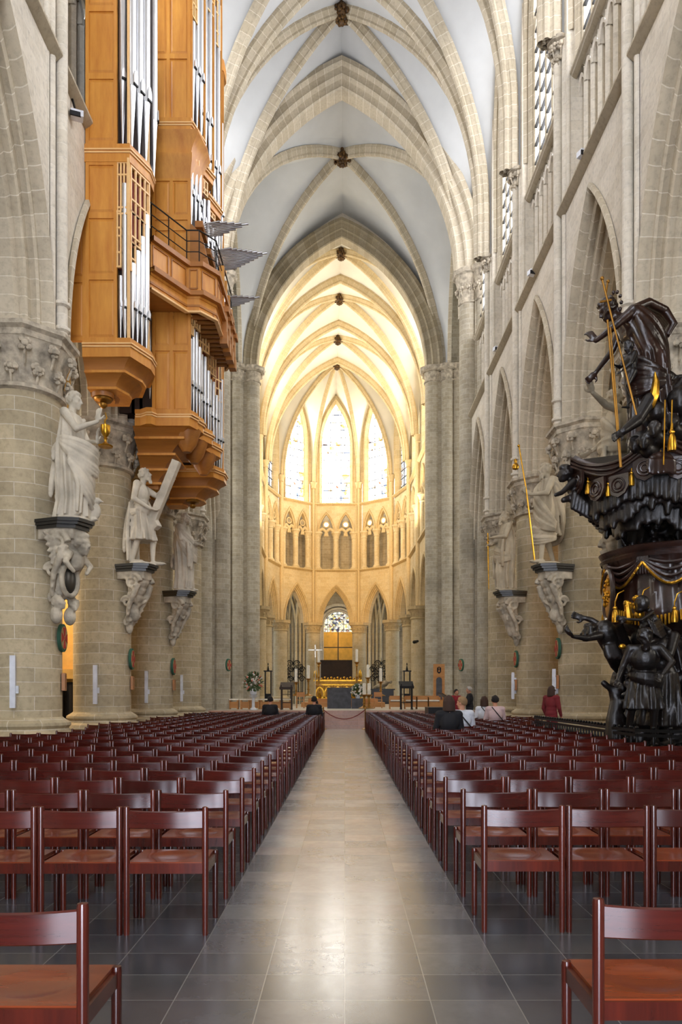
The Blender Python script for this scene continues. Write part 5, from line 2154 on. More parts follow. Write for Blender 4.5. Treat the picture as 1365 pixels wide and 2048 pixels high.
for j in range(8):                                     # carved swags of cloth between the corners
    a0, a1 = 2 * pi * j / 8, 2 * pi * (j + 1) / 8
    for q in range(4):
        pts = []
        for i in range(11):
            f = i / 10
            a = a0 + (a1 - a0) * f
            z = 3.98 - (.12 + .1 * q) * sin(pi * f) - .02 * q
            r = tub_r(a) * 1.0 + .03
            pts.append((C0.x + r * cos(a), C0.y + r * sin(a), z))
        m.tube(pts, .035, 6)
    for q in range(7):                                 # knot at each corner
        a = a0 + (q - 3) * .022
        r = tub_r(a) * 1.01 + .03
        m.cap((C0.x + r * cos(a), C0.y + r * sin(a), 4.0), (C0.x + (r - .02) * cos(a * 1.0 + (q - 3) * .02), C0.y + (r - .02) * sin(a + (q - 3) * .02), 3.7), .03, .022, 6)
m.build('tub', 'mahog', pul, 50)
g = MB()
for j in range(8):
    a0, a1 = 2 * pi * j / 8, 2 * pi * (j + 1) / 8
    for q, (zd, r_) in enumerate(((.5, .032),)):
        pts = []
        for i in range(15):
            f = i / 14
            a = a0 + (a1 - a0) * f
            r = tub_r(a) * 1.0 + .06
            pts.append((C0.x + r * cos(a), C0.y + r * sin(a), 3.9 - (zd - .08) * sin(pi * f)))
        for p, q2 in zip(pts[:-1], pts[1:]):
            d = V(q2) - V(p)
            g.cap(V(p) + d * .1, V(q2) - d * .1, .026, .026, 6)
g.build('gilt_garland', 'gold', pul)
g = MB()
for j in range(120):                                   # fringe along the wavy lower edge
    a = 2 * pi * j / 120
    z = 2.92 + .1 * sin(4 * a + 1.0)
    r = tub_r(a) * 1.0 + .04
    g.cap((C0.x + r * cos(a), C0.y + r * sin(a), z + .08), (C0.x + (r + .01) * cos(a), C0.y + (r + .01) * sin(a), z - .08), .026, .02, 5)
g.build('gilt_fringe', 'gold', pul)
for (x, y) in ((1231, 1222), (1350, 1222), (1283, 1215)):
    p = pp(x, y, -1.25)
    g = MB()
    tassel(g, p, 1.25)
    g.tube([p + V((0, 0, .15)), p + V((.05, 0, .3)), p + V((.16, .02, .36))], .012, 6)
    g.build('gilt_tassel', 'gold', pul)
m = MB()                                               # oval medallion on the left side
ce = V((4.98, PD - .25, EYE + 198 * (PD - .25) / FPX))
R_ = Matrix.Rotation(radians(-7), 3, 'Z')
m.tube([ce + R_ @ V((0, .36 * cos(2 * pi * k / 28), .46 * sin(2 * pi * k / 28))) for k in range(29)], .05, 8, False)
o = m.build('medallion_frame', 'mahog', pul)
m = MB()
m.ball(ce, (.03, .34, .44), 18, 10, R_)
rg = random.Random(2)
for k in range(40):
    a, r = rg.uniform(0, 2 * pi), rg.uniform(0, .8)
    m.ball(ce + R_ @ V((-.03, .3 * r * cos(a), .4 * r * sin(a))), rg.uniform(.02, .05), 6, 5)
m.build('gilt_medallion', 'gold', pul)
m = MB()                                               # gilt figures pinned to the cloth
for (x0, y0) in ((1255, 1222), (1275, 1212)):
    for k in range(9):
        p = pp(x0 + rg.uniform(-7, 7), y0 + rg.uniform(-18, 18), -1.3)
        m.ball(p, rg.uniform(.03, .06), 7, 5)
    m.cap(pp(x0, y0 - 16, -1.3), pp(x0 + 4, y0 + 18, -1.28), .05, .08, 8)
m.build('gilt_relief', 'gold', pul)

# --- canopy: dished sounding board edged with cloth
m = MB()
CX = V((6.45, PD, 0))
NA = 96
KY = .6


def rim(a):
    # six points where the cloth is gathered up
    w = abs(sin(3 * (a - radians(184)) + 0.0))
    R = 2.05 - .14 * w
    z = 6.05 - .34 * w - .12 * cos(a - pi)
    return R, z


rows = []
for k, dz in ((.98, .1), (1.0, .14), (1.03, .08), (1.02, .0), (1.04, -.07), (1.01, -.12), (1.0, -.16), (.96, -.18)):
    row = []
    for j in range(NA):
        a = 2 * pi * j / NA
        R, z = rim(a)
        row.append((CX.x + R * k * cos(a), CX.y + KY * R * k * sin(a), z + dz * 1.1))
    rows.append(row)
m.grid(rows, cv=True)
for q in range(3):
    pts = []
    for j in range(NA + 1):
        a = 2 * pi * j / NA
        R, z = rim(a)
        pts.append((CX.x + (R * 1.03 + .01) * cos(a), CX.y + KY * (R * 1.03 + .01) * sin(a), z + .1 - .08 * q + .02 * sin(9 * a + q)))
    m.tube(pts, .03, 6, False)
m.build('canopy_cloth', 'mahog', pul, 50)
m = MB()
rows = []
for k, dz in ((1.0, -.1), (.95, -.35), (.8, -.62), (.55, -.8), (.3, -.86), (.02, -.86)):
    rows.append([(CX.x + rim(2 * pi * j / NA)[0] * k * cos(2 * pi * j / NA), CX.y + KY * rim(2 * pi * j / NA)[0] * k * sin(2 * pi * j / NA), rim(2 * pi * j / NA)[1] * (.3 + .7 * k) + 5.9 * (.7 - .7 * k) + dz) for j in range(NA)])
m.grid(rows, cv=True)
rows = [[(CX.x + rim(2 * pi * j / NA)[0] * k * cos(2 * pi * j / NA), CX.y + KY * rim(2 * pi * j / NA)[0] * k * sin(2 * pi * j / NA), rim(2 * pi * j / NA)[1] * k + 6.2 * (1 - k) + .06) for j in range(NA)] for k in (.98, .6, .02)]
m.grid(rows, cv=True)
m.build('sounding_board', 'ebony', pul, 50)
for j in range(22):                                    # scalloped lappets
    a = 2 * pi * (j + .5) / 22
    R, z = rim(a)
    c = V((CX.x + R * 1.0 * cos(a), CX.y + KY * R * 1.0 * sin(a), z - .3))
    e_ = V((-sin(a), cos(a), 0))
    n_ = V((cos(a), sin(a), 0))
    m = MB()
    m.prism([(-.2, .16), (-.21, -.05), (-.13, -.19), (0, -.25), (.13, -.19), (.21, -.05), (.2, .16)], 0, .05, lambda u, v, w: tuple(c + e_ * u + V((0, 0, v)) + n_ * w))
    for r in (.13, .07):
        m.tube([c + n_ * .06 + e_ * r * cos(2 * pi * k / 12) + V((0, 0, r * sin(2 * pi * k / 12) - .03)) for k in range(13)], .018, 6, False)
    m.build('lappet', 'mahog', pul)
    a2 = 2 * pi * (j + 1) / 22
    R, z = rim(a2)
    if sin(a2) < .35:
        g = MB()
        tassel(g, (CX.x + R * 1.0 * cos(a2), CX.y + KY * R * 1.0 * sin(a2), z - .28), 1.15)
        g.build('gilt_tassel', 'gold', pul)
m = MB()                                               # hanging leaves under the board
for k in range(70):
    a = 2 * pi * k / 70
    for rr, zz, L in ((1.75, 5.3, .34), (1.55, 5.15, .4), (1.2, 5.0, .42)):
        z = zz + .12 * sin(5 * a) + .1 * cos(a - pi) * 0
        p = V((CX.x + rr * cos(a), CX.y + KY * rr * sin(a), z))
        m.cap(p + V((0, 0, .2)), p - V((-.04 * cos(a), -.04 * sin(a), L * rg.uniform(.6, 1.1))), .13, .06, 7)
fuse(m.build('carved_leaves', 'ebony', pul, 60), .03, 1)
kn = MB()                                              # knotted cloth over the rim
for k in range(16):
    x = 1304 + k * 2.6
    kn.tube([pp(x, 910 + 4 * abs(k - 8) * .4, -1.2), pp(x + (k - 8) * .5, 922, -1.42), pp(x + (k - 8) * 1.0, 940 + (k * 7) % 11, -1.4)], [.02, .06, .05 - .002 * abs(k - 8)], 7)
for k in range(9):
    kn.ball(pp(1308 + 3.6 * k, 914 + 1.2 * abs(k - 4), -1.25 + .02 * (k % 3)), (.1, .1, .09 + .02 * (k % 2)), 9, 7)
fuse(kn.build('cloth_knot', 'mahog', pul), .022, 1)

# --- cherubs on the left tip of the canopy
m = MB()
head(m, pp(1131, 948, .0), pi / 2, 0, 0, 1.35, 0, 'curly', 5)
m.ball(pp(1150, 975, .0), (.16, .16, .2), 10, 8)
m.cap(pp(1150, 962, -.1), pp(1125, 985, -.2), .075, .05, 8)
m.cap(pp(1125, 985, -.2), pp(1112, 990, -.25), .05, .04, 8)
m.cap(pp(1160, 990, .0), pp(1128, 1000, -.1), .09, .06, 8)
for k in range(5):
    m.cap(pp(1140, 950, .1), pp(1138 + k * 5, 930 + k * 4, .15), .05, .02, 6)
for k in range(8):
    m.cap(pp(1150 + 6 * k, 990 + 5 * k, -.1), pp(1146 + 7 * k, 1015 + 4 * k, -.1), .09, .05, 7)
fuse(m.build('carved_cherub', 'ebony', pul), .022, 1)

# --- supports between tub and canopy
m = MB()
m.tube([pp(1244, 1120, .4), pp(1246, 1070, .4), pp(1246, 1020, .35), pp(1243, 990, .3)], [.11, .09, .1, .16], 10)
m.tube([pp(1300, 1120, .9), pp(1308, 1085, .9), pp(1330, 1060, .8), pp(1338, 1030, .7), pp(1320, 985, .6)], [.3, .26, .24, .3, .45], 12)
m.tube([pp(1395, 1120, .9), pp(1385, 1060, .9), pp(1390, 985, .6)], [.3, .24, .4], 12)
for k in range(30):
    m.ball(pp(1300 + rg.uniform(-8, 50), rg.uniform(1030, 1115), rg.uniform(.5, .9)), rg.uniform(.06, .14), 7, 5)
for k in range(9):
    m.cap(pp(1238 + k * 2, 1060 + 4 * k, .2), pp(1228 + k * 3, 1052 + 5 * k, .1), .05, .03, 6)
fuse(m.build('tree_trunk', 'ebony', pul), .028, 1)

# --- clouds over the canopy
m = MB()
for k in range(90):
    x = rg.uniform(1275, 1440)
    y = rg.uniform(800, 930)
    if y < 800 + (1300 - x) * 1.2: continue
    m.ball(pp(x, y, rg.uniform(-.9, .7)), rg.uniform(.12, .3), 9, 6)
for (x, y, d_) in ((1290, 885, -1.2), (1345, 845, -1.3), (1310, 860, -1.3), (1270, 890, -1.0)):
    head(m, pp(x, y, d_), pi * .8, 0, 0, 1.25, 0, 'curly', int(x))
    m.cap(pp(x + 6, y + 16, d_ + .1), pp(x + 22, y + 30, d_ + .3), .13, .16, 9)
# rocky coils, scrolls under the standing figure
for (x, y, r) in ((1330, 780, .22), (1352, 795, .2), (1340, 760, .16), (1362, 770, .18)):
    for k in range(7):
        m.ball(pp(x + rg.uniform(-12, 12), y + rg.uniform(-12, 12), rg.uniform(-.6, .2)), r * rg.uniform(.4, .8), 8, 6)
fuse(m.build('carved_clouds', 'ebony', pul), .032, 1)
gl = MB()
for x, d_ in ((1331, -1.55), (1345, -1.55)):
    gl.tube([pp(x, 800, d_), pp(x - 1, 850, d_), pp(x - 3, 862 if x > 1340 else 930, d_)], .012, 6)
tassel(gl, pp(1345, 872, -1.55), 1.6)
gl.build('gilt_cord', 'gold', pul)

# --- crowned woman bending forward, child and long lances on the summit
fk = 1.62
m = MB()
base = pp(1308, 880, -.4)
J = pose(pel=(0, .06, .95), chest=(0, .26, 1.27), neck=(0, .4, 1.4), head=(0, .52, 1.5), ls=(-.17, .3, 1.41), rs=(.18, .3, 1.4), le=(-.16, .52, 1.22), lw=(-.05, .68, 1.12),
         re=(.28, .38, 1.14), rw=(.2, .6, .86), lh=(-.09, .04, .93), rh=(.09, .04, .93), lk=(-.1, .2, .5), rk=(.12, .0, .48), la=(-.1, .08, .1), ra=(.1, -.14, .1))
body(m, J, True, True, 1.05, ((.2, .5, .8), (1, 0, 0), .8), ((0, .6, -.6), (-1, 0, 0), .6))
head(m, J['head'], 0, -.45, 0, 1.08, 0, 'curly', 9)
robe(m, [((0, -.02, .0), .3, .28), ((0, .0, .3), .27, .25), ((0, .04, .65), .23, .21), ((0, .07, .95), .2, .18), ((0, .2, 1.2), .2, .16), ((0, .34, 1.4), .16, .12)], 12, .04, .9)
swag(m, (0, .3, 1.38), (0, -.02, .5), (.2, .15), (.3, .3), 3.3, 5.6, 8, .034, .0, .5)
swag(m, (0, .1, 1.0), (0, .06, .6), (.23, .2), (.3, .28), .2, 3.4, 8, .036, .06, .4)
for k in range(7):                                      # mantle blown behind the shoulders
    m.tube([(-.1 + .04 * k, .3, 1.45), (-.05 + .05 * k, .08, 1.56), (.02 + .04 * k, -.14, 1.5), (.02 + .03 * k, -.24, 1.34), (.0 + .03 * k, -.16, 1.2)], [.05, .055, .055, .05, .03], 7)
for k in range(10):                                     # wreath of stars
    a = 2 * pi * k / 10
    m.ball((.15 * cos(a), .44 + .1 * sin(a) * .4, 1.58 + .1 * sin(a)), .026, 6, 5)
o, T = place(m, base, FACE_L, fk)
fuse(o.build('crowned_woman', 'mahog', pul), .02, 1)
m = MB()
Jc = pose(rw=(.2, .35, 1.2), lw=(-.15, .4, .9), le=(-.24, .18, 1.1), re=(.26, .15, 1.2), head=(0, .06, 1.66), lk=(-.12, .2, .55), la=(-.13, .05, .2))
body(m, Jc, True, True, 1.35)
head(m, Jc['head'], .1, -.35, 0, 1.5, 0, 'curly', 19)
o, T2 = place(m, pp(1262, 815, -.75), FACE_L + .3, .66)
fuse(o.build('carved_child', 'ebony', pul), .018, 1)
m = MB()                                                # outstretched arm reaching down to the left
m.cap(pp(1300, 800, -1.0), pp(1275, 842, -1.1), .13, .1, 10)
m.cap(pp(1275, 842, -1.1), pp(1248, 862, -1.2), .11, .07, 10)
hand(m, pp(1248, 862, -1.2), (-.75, -.1, -.5), (0, -1, -.3), 1.7, .3, .5)
fuse(m.build('carved_arm', 'ebony', pul), .018, 1)
g = MB()
for (a, b, r, d0, d1) in (((1205, 558), (1276, 838), .018, -.9, -1.15), ((1216, 640), (1242, 935), .02, -1.0, -1.2), ((1222, 655), (1244, 935), .013, -.95, -1.15)):
    g.tube([pp(*a, d0), pp(*b, d1)], r, 8)
g.ball(pp(1205, 557, -.9), .04, 8, 6)
g.bar(pp(1201, 604, -.9), pp(1224, 600, -.9), .03)
g.tube([pp(1216, 565, -.9), pp(1212, 590, -.9)], .018, 6)
g.ball(pp(1217, 563, -.9), .035, 8, 6)
g.build('gilt_lance', 'brass', pul)
g = MB()
g.tube([pp(1311, 744, -1.0), pp(1313, 765, -1.0), pp(1310, 790, -1.05), pp(1303, 812, -1.05), pp(1296, 818, -1.05)], [.012, .06, .085, .07, .03], 8)
g.build('gilt_crescent', 'gold', pul)

# --- the trunk and figures carrying the tub
m = MB()
for k in range(150):
    y = rg.uniform(1255, 1478)
    w = 60 + (y - 1255) * .12
    x = rg.uniform(1316 - w * .55, 1330 + w)
    m.ball(pp(x, y, rg.uniform(-.7, .8)), rg.uniform(.1, .24), 8, 6)
for k in range(26):
    x = rg.uniform(1240, 1420)
    m.cap(pp(x, 1480, rg.uniform(-.9, .5)), pp(1320 + (x - 1320) * .6, rg.uniform(1300, 1420), rg.uniform(-.6, .3)), .14, .1, 8)
for k in range(90):
    m.ball(pp(rg.uniform(1236, 1320), rg.uniform(1285, 1480), rg.uniform(.1, .6)), rg.uniform(.1, .2), 8, 6)
m.tube([pp(1232, 1480, -.6), pp(1228, 1440, -.6), pp(1234, 1400, -.55), pp(1224, 1372, -.55)], [.2, .14, .12, .08], 10)
m.cap(pp(1232, 1385, -.55), pp(1208, 1366, -.6), .07, .06, 8)
for k in range(30):
    m.ball(pp(rg.uniform(1222, 1260), rg.uniform(1370, 1480), rg.uniform(-.7, -.2)), rg.uniform(.05, .12), 7, 5)
fuse(m.build('carved_trunk', 'ebony', pul), .034, 1)

m = MB()                                                # angel driving them out, flying to the left
A_ = lambda x, y, d: pp(x, y, d)
m.ball(A_(1210, 1262, -1.0), (.2, .2, .2), 12, 8)
m.cap(A_(1212, 1268, -1.0), A_(1228, 1305, -.9), .19, .15, 12)
m.cap(A_(1204, 1262, -1.0), A_(1188, 1270, -1.05), .08, .07, 9)
head(m, A_(1180, 1266, -1.08), pi / 2 - .2, .1, 0, 1.35, 0, 'curly', 77)
m.cap(A_(1206, 1256, -.85), A_(1184, 1240, -.8), .075, .055, 9)
m.cap(A_(1184, 1240, -.8), A_(1170, 1236, -.8), .055, .045, 9)
hand(m, A_(1170, 1238, -.8), (-1, 0, .35), (0, -1, 0), 1.6, .3, .6)
m.cap(A_(1200, 1272, -1.15), A_(1175, 1277, -1.25), .075, .055, 9)
m.cap(A_(1175, 1277, -1.25), A_(1148, 1273, -1.3), .055, .04, 9)
hand(m, A_(1148, 1273, -1.3), (-.8, 0, .5), (0, 0, 1), 1.5, .9, .2)
m.tube([A_(1146, 1276, -1.32), A_(1133, 1244, -1.35)], [.022, .01], 7)
for k in range(9):                                      # wing and fluttering cloth
    m.cap(A_(1222, 1262, -.6), A_(1244 + 3 * k, 1250 + 7 * k, -.4), .07, .04, 7)
    m.tube([A_(1212 + 2 * k, 1290, -1.1), A_(1216 + 3 * k, 1308 + (k * 5) % 7, -1.1), A_(1224 + 3.2 * k, 1322 + (k * 11) % 17, -.9 + .04 * k), A_(1232 + 3 * k, 1334 + (k * 13) % 23, -.7)], [.06, .07, .05, .015], 7)
fuse(m.build('carved_angel', 'ebony', pul), .02, 1)

m = MB()                                                # man striding in a short skirt of leaves
J = pose(pel=(0, .0, .95), chest=(.0, .14, 1.26), neck=(0, .24, 1.42), head=(.02, .32, 1.55), ls=(-.2, .18, 1.4), rs=(.2, .16, 1.4), le=(-.34, .3, 1.2), lw=(-.2, .44, 1.02), re=(.3, .12, 1.14), rw=(.38, .3, .95),
         lk=(-.13, .16, .5), la=(-.12, .02, .08), lt=(-.14, .2, .03), rk=(.16, -.02, .5), ra=(.2, -.22, .1), rt=(.22, -.06, .04))
body(m, J, True, True, 1.2)
head(m, J['head'], .3, -.3, 0, 1.1, 1.0, 'curly', 33)
robe(m, [((0, .02, .52), .26, .24), ((0, .02, .7), .24, .21), ((0, .0, .95), .2, .17), ((0, .02, 1.06), .18, .15)], 12, .04, .3)
swag(m, (0, .02, 1.04), (0, .02, .9), (.2, .17), (.25, .2), 0, 6.28, 5, .035, .03, .14)
o, T = place(m, pp(1288, 1490, -1.25), radians(165), 1.2)
fuse(o.build('carved_man', 'ebony', pul), .02, 1)
m = MB()                                                # long-haired woman leaning beside him
J = pose(chest=(0, .12, 1.26), neck=(0, .2, 1.42), head=(.0, .28, 1.55), le=(-.28, .22, 1.16), lw=(-.14, .36, 1.3), re=(.3, .1, 1.14), rw=(.2, .34, .96))
body(m, J, True, True, 1.15)
head(m, J['head'], -.3, -.4, 0, 1.1, 0, 'long', 35)
robe(m, [((0, .02, .25), .27, .25), ((0, .02, .6), .25, .22), ((0, .0, .95), .2, .17)], 11, .04, 1.3)
for k in range(10):
    m.tube([(-.08 + .02 * k, .2, 1.6), (-.12 + .03 * k, .02, 1.5), (-.16 + .035 * k, -.1, 1.25), (-.2 + .05 * k, -.14, .95)], [.03, .035, .03, .015], 6)
o, T = place(m, pp(1325, 1490, -1.0), radians(120), 1.36)
fuse(o.build('carved_woman', 'ebony', pul), .02, 1)
m = MB()                                                # crouching skeleton between tub and trunk
S_ = lambda x, y, d=-1.35: pp(x, y, d)
m.ball(S_(1285, 1207), (.13, .15, .15), 12, 9)
m.ball(S_(1280, 1219), (.08, .1, .07), 9, 7)
for k in range(6):
    m.tube([S_(1300 + 3 * k, 1226 + 6 * k), S_(1292 + 3 * k, 1236 + 6 * k, -1.5), S_(1308 + 3 * k, 1246 + 6 * k, -1.5), S_(1322 + 2 * k, 1238 + 6 * k, -1.3)], .022, 6)
m.tube([S_(1292, 1214), S_(1305, 1228), S_(1318, 1250), S_(1322, 1275)], .05, 8)
m.cap(S_(1306, 1224, -1.4), S_(1283, 1240, -1.6), .04, .03, 8)
m.cap(S_(1283, 1240, -1.6), S_(1254, 1238, -1.6), .03, .025, 8)
hand(m, S_(1254, 1238, -1.6), (-1, 0, .1), (0, -1, 0), 1.3, .7, .4)
m.cap(S_(1322, 1275), S_(1290, 1290, -1.5), .06, .045, 8)
m.cap(S_(1290, 1290, -1.5), S_(1300, 1330, -1.4), .045, .04, 8)
fuse(m.build('carved_skeleton', 'ebony', pul), .018, 1)
g = MB()
g.ball(pp(1246, 1293, -1.3), (.07, .05, .05), 8, 6)
g.build('gilt_apple', 'gold', pul)

# --- iron railing round the pulpit
path = [V((4.98, 19.6, 0)), V((5.0, 17.6, 0)), V((4.97, 15.6, 0)), V((4.9, 13.6, 0)), V((4.95, 12.7, 0)), V((5.35, 12.3, 0)), V((6.4, 12.3, 0)), V((7.4, 12.3, 0))]
rail = empty('iron_railing', 'low black cast-iron railing with turned balusters around the foot of the pulpit', 'railing', tuple(path[0]))
m = MB()
for z, w in ((.9, .07), (.82, .04), (.1, .06)):
    for a, b in zip(path[:-1], path[1:]):
        d = (b - a).normalized() * .02
        m.bar(a - d + V((0, 0, z)), b + d + V((0, 0, z)), w, .05)
m.build('rail', 'iron', rail)
bal_m = MB()
bal_m.lathe((0, 0, 0), [(.02, .1), (.022, .18), (.035, .22), (.02, .26), (.03, .4), (.038, .48), (.02, .58), (.018, .64), (.034, .68), (.02, .74), (.02, .82)], 8)
for s_ in (-1, 1):
    bal_m.tube([(0, s_ * .02, .3), (0, s_ * .075, .36), (0, s_ * .07, .46), (0, s_ * .02, .5)], .012, 5)
bme = bal_m.mesh('baluster', 'iron', 50)
pts = []
for a, b in zip(path[:-1], path[1:]):
    n = max(1, int((b - a).length / .19))
    pts += [a.lerp(b, i / n) for i in range(n)]
tops = MB()
for i, p in enumerate(pts):
    o = bpy.data.objects.new('baluster', bme)
    COL.objects.link(o)
    o.parent = rail
    o.matrix_parent_inverse = Matrix.Translation(-rail.location)
    o.location = p
    tops.ball(p + V((0, 0, .945)), (.035, .035, .03), 7, 5)
tops.build('finial_row', 'iron', rail)
# ================================================================== CHOIR FURNITURE
PZ = .78                       # platform level
st = MB()
for k in range(5):
    st.box((-6.3, 33.2 + .34 * k, PZ / 5 * k), (6.3, 34.9, PZ / 5 * (k + 1)))
struct(st, 'floor_steps', 'marb', None, 0)
pf = MB()
pf.box((-6.3, 34.85, 0), (6.3, 60, PZ))
pf.box((-8, 48, 0), (8, 84, .32))
struct(pf, 'floor_platform', 'platform', None, 0)
up = MB()
up.box((-2.6, 44.6, PZ), (2.4, 49.5, PZ + .28))
up.box((-2.2, 45.2, PZ + .28), (2.0, 49.3, PZ + .5))
struct(up, 'floor_altar_step', 'pine', None, 0)


def at(x, y, d):
    return px(x, y, d)


def thing_box(name, label, cat, parts, loc, group=None):
    t = empty(name, label, cat, loc, group)
    for nm, mb, mt in parts:
        mb.build(nm, mt, t)
    return t


# slate altar
a = MB()
p0, p1 = at(655, 0, 40), at(703, 0, 40)
a.box((p0.x, 40, PZ), (p1.x, 41, 1.88))
a.box((p0.x - .02, 39.97, 1.8), (p1.x + .02, 41.03, 1.9))
tag(a.build('stone_altar', 'slate'), 'plain grey slate altar block at the centre of the choir platform', 'altar')
a = MB()
a.box((p1.x + .02, 39.7, PZ), (p1.x + .62, 40.6, 1.32))
tag(a.build('stone_pedestal', 'slate'), 'low grey slate block beside the altar, carrying the white bouquet', 'pedestal')

# gilt shrine
D_ = 47.0
q0, q1 = at(631, 0, D_).x, at(721, 0, D_).x
t = empty('gilded_shrine', 'long gilded shrine altar with pointed arcades behind the slate altar', 'shrine', ((q0 + q1) / 2, D_, PZ + .5))
m = MB()
m.box((q0, D_, PZ + .5), (q1, D_ + 1, 2.42))
m.build('chest', 'brass', t)
m = MB()
for z0, z1, g_ in ((PZ + .5, PZ + .6, .06), (2.1, 2.18, .05), (2.36, 2.46, .1)):
    m.box((q0 - g_, D_ - g_, z0), (q1 + g_, D_ + 1, z1))
n = 5
for i in range(n):
    c = q0 + (q1 - q0) * (i + .5) / n
    w = (q1 - q0) / n / 2
    arch_mold(m, lambda a_, z, v: (c + a_, D_ + v, 1.55 + z), w - .03, .45, [(-.06, .0), (-.05, -.06), (.03, -.06), (.04, 0)], 6, .25)
    for sg in (-1, 1):
        m.tube([(c + sg * w, D_ - .04, PZ + .6), (c + sg * w, D_ - .04, 2.1)], .03, 6)
m.build('arcade', 'gold', t)
m = MB()
for i in range(n):
    c = q0 + (q1 - q0) * (i + .5) / n
    m.cap((c, D_ - .02, 1.35), (c, D_ - .02, 1.65), .12, .08, 8)
    m.ball((c, D_ - .02, 1.82), .07, 8, 6)
m.build('relief_figure', 'gold', t)
m = MB()
for i in range(15):
    x = q0 + (q1 - q0) * i / 14
    m.ball((x, D_ + .1, 2.52 + .06 * (i % 2)), .08, 7, 5)
    m.cap((x, D_ + .1, 2.4), (x, D_ + .1, 2.5), .03, .03, 6)
for sg in (q0, q1):
    m.lathe((sg, D_ + .15, 2.4), [(.12, 0), (.06, .1), (.14, .3), (.1, .5), (.03, .7)], 10)
m.build('cresting', 'gold', t)

# dark reredos panel, ochre panel in four fields
d_ = 75.4
x0, x1 = at(642, 0, d_).x, at(707, 0, d_).x
m = MB()
m.box((x0, d_, .4), (x1, d_ + .3, at(0, 1321, d_).z))
m.box((x0 - .06, d_ - .05, at(0, 1323, d_).z), (x1 + .06, d_ + .3, at(0, 1320, d_).z))
M['brown'] = plain('dark_brown_board', '3a2c24', .7, 0, .2)
tag(m.build('dark_altarpiece_board', 'brown'), 'dark brown board standing below the ochre panel behind the shrine', 'board')
d_ = 78.5
x0, x1 = at(648, 0, d_).x, at(705.5, 0, d_).x
z0, z1 = at(0, 1322, d_).z, at(0, 1264, d_).z
t = empty('ochre_panel', 'square ochre-yellow panel divided into four fields below the stained glass', 'panel', ((x0 + x1) / 2, d_, .32))
xm, zm = (x0 + x1) / 2, (z0 + z1) / 2 - .1
for xa, xb in ((x0, xm - .05), (xm + .05, x1)):
    for za, zb in ((z0, zm - .05), (zm + .05, z1)):
        m = MB().box((xa, d_, za), (xb, d_ + .06, zb))
        m.build('field', 'panelg', t)
m = MB()
m.box((xm - .05, d_ + .02, z0), (xm + .05, d_ + .1, z1))
m.box((x0, d_ + .02, zm - .05), (x1, d_ + .1, zm + .05))
for xx in (x0 + .1, x1 - .1):
    m.box((xx - .06, d_ + .06, .32), (xx + .06, d_ + .14, z1))
m.build('frame', 'iron', t)


# candles
def candle(x, ytop, ymid, ybot, d, r, label, mat='brass'):
    b, c, tt = at(x, ybot, d), at(x, ymid, d), at(x, ytop, d)
    if b.z < PZ: b.z = PZ
    t = empty('candlestick', label, 'candlestick', tuple(b), 'tall candlesticks of the choir')
    m = MB()
    H = c.z - b.z
    m.lathe(b, [(r * 3.4, 0), (r * 3.4, .03), (r * 1.4, .1), (r * .7, .16), (r * .7, H * .35), (r * 1.3, H * .38), (r * .7, H * .42), (r * .6, H * .8), (r * 1.2, H * .84), (r * .8, H * .9), (r * 2.2, H - .02), (r * 2.2, H)], 12)
    m.build('stick', mat, t)
    m = MB()
    m.lathe(c, [(r, 0), (r, tt.z - c.z), (r * .6, tt.z - c.z + .01), (.006, tt.z - c.z + .015), (.005, tt.z - c.z + .05)], 12)
    m.build('candle', 'wax', t)


candle(638, 1301, 1325, 1372, 46.45, .075, 'tall candlestick at the left end of the gilded shrine')
candle(714, 1299, 1324, 1372, 46.45, .075, 'tall candlestick at the right end of the gilded shrine')
candle(592.5, 1338, 1364, 1392, 43, .08, 'brass candlestick with white candle, farthest left in the choir')
candle(617, 1331, 1357, 1392, 43, .08, 'brass candlestick with white candle, just left of the shrine')
candle(736.5, 1330, 1355, 1392, 43, .08, 'brass candlestick with white candle, just right of the shrine')
candle(762, 1337, 1363, 1392, 43, .08, 'brass candlestick with white candle, farthest right in the choir')
candle(729, 1367, 1389, 1417, 38, .085, 'short thick candle on a low stick beside the white bouquet, nearer the altar')
candle(738.5, 1367, 1389, 1417, 38.75, .085, 'short thick candle on a low stick beside the white bouquet, farther from the altar')
# processional cross
m = MB()
b = at(631, 1400, 44)
tp = at(631, 1293, 44)
m.lathe((b.x, b.y, PZ), [(.22, 0), (.2, .05), (.04, .1)], 12)
m.tube([(b.x, b.y, PZ), tuple(tp)], .025, 8)
c = at(631, 1300, 44)
m.bar((c.x - .42, 44, c.z), (c.x + .42, 44, c.z), .06)
m.bar((c.x, 44, c.z - .45), (c.x, 44, c.z + .3), .06)
M['silver'] = plain('silver_cross', 'd9d3c4', .35, .7)
tag(m.build('processional_cross', 'silver'), 'slender pale processional cross on a pole left of the slate altar', 'cross')


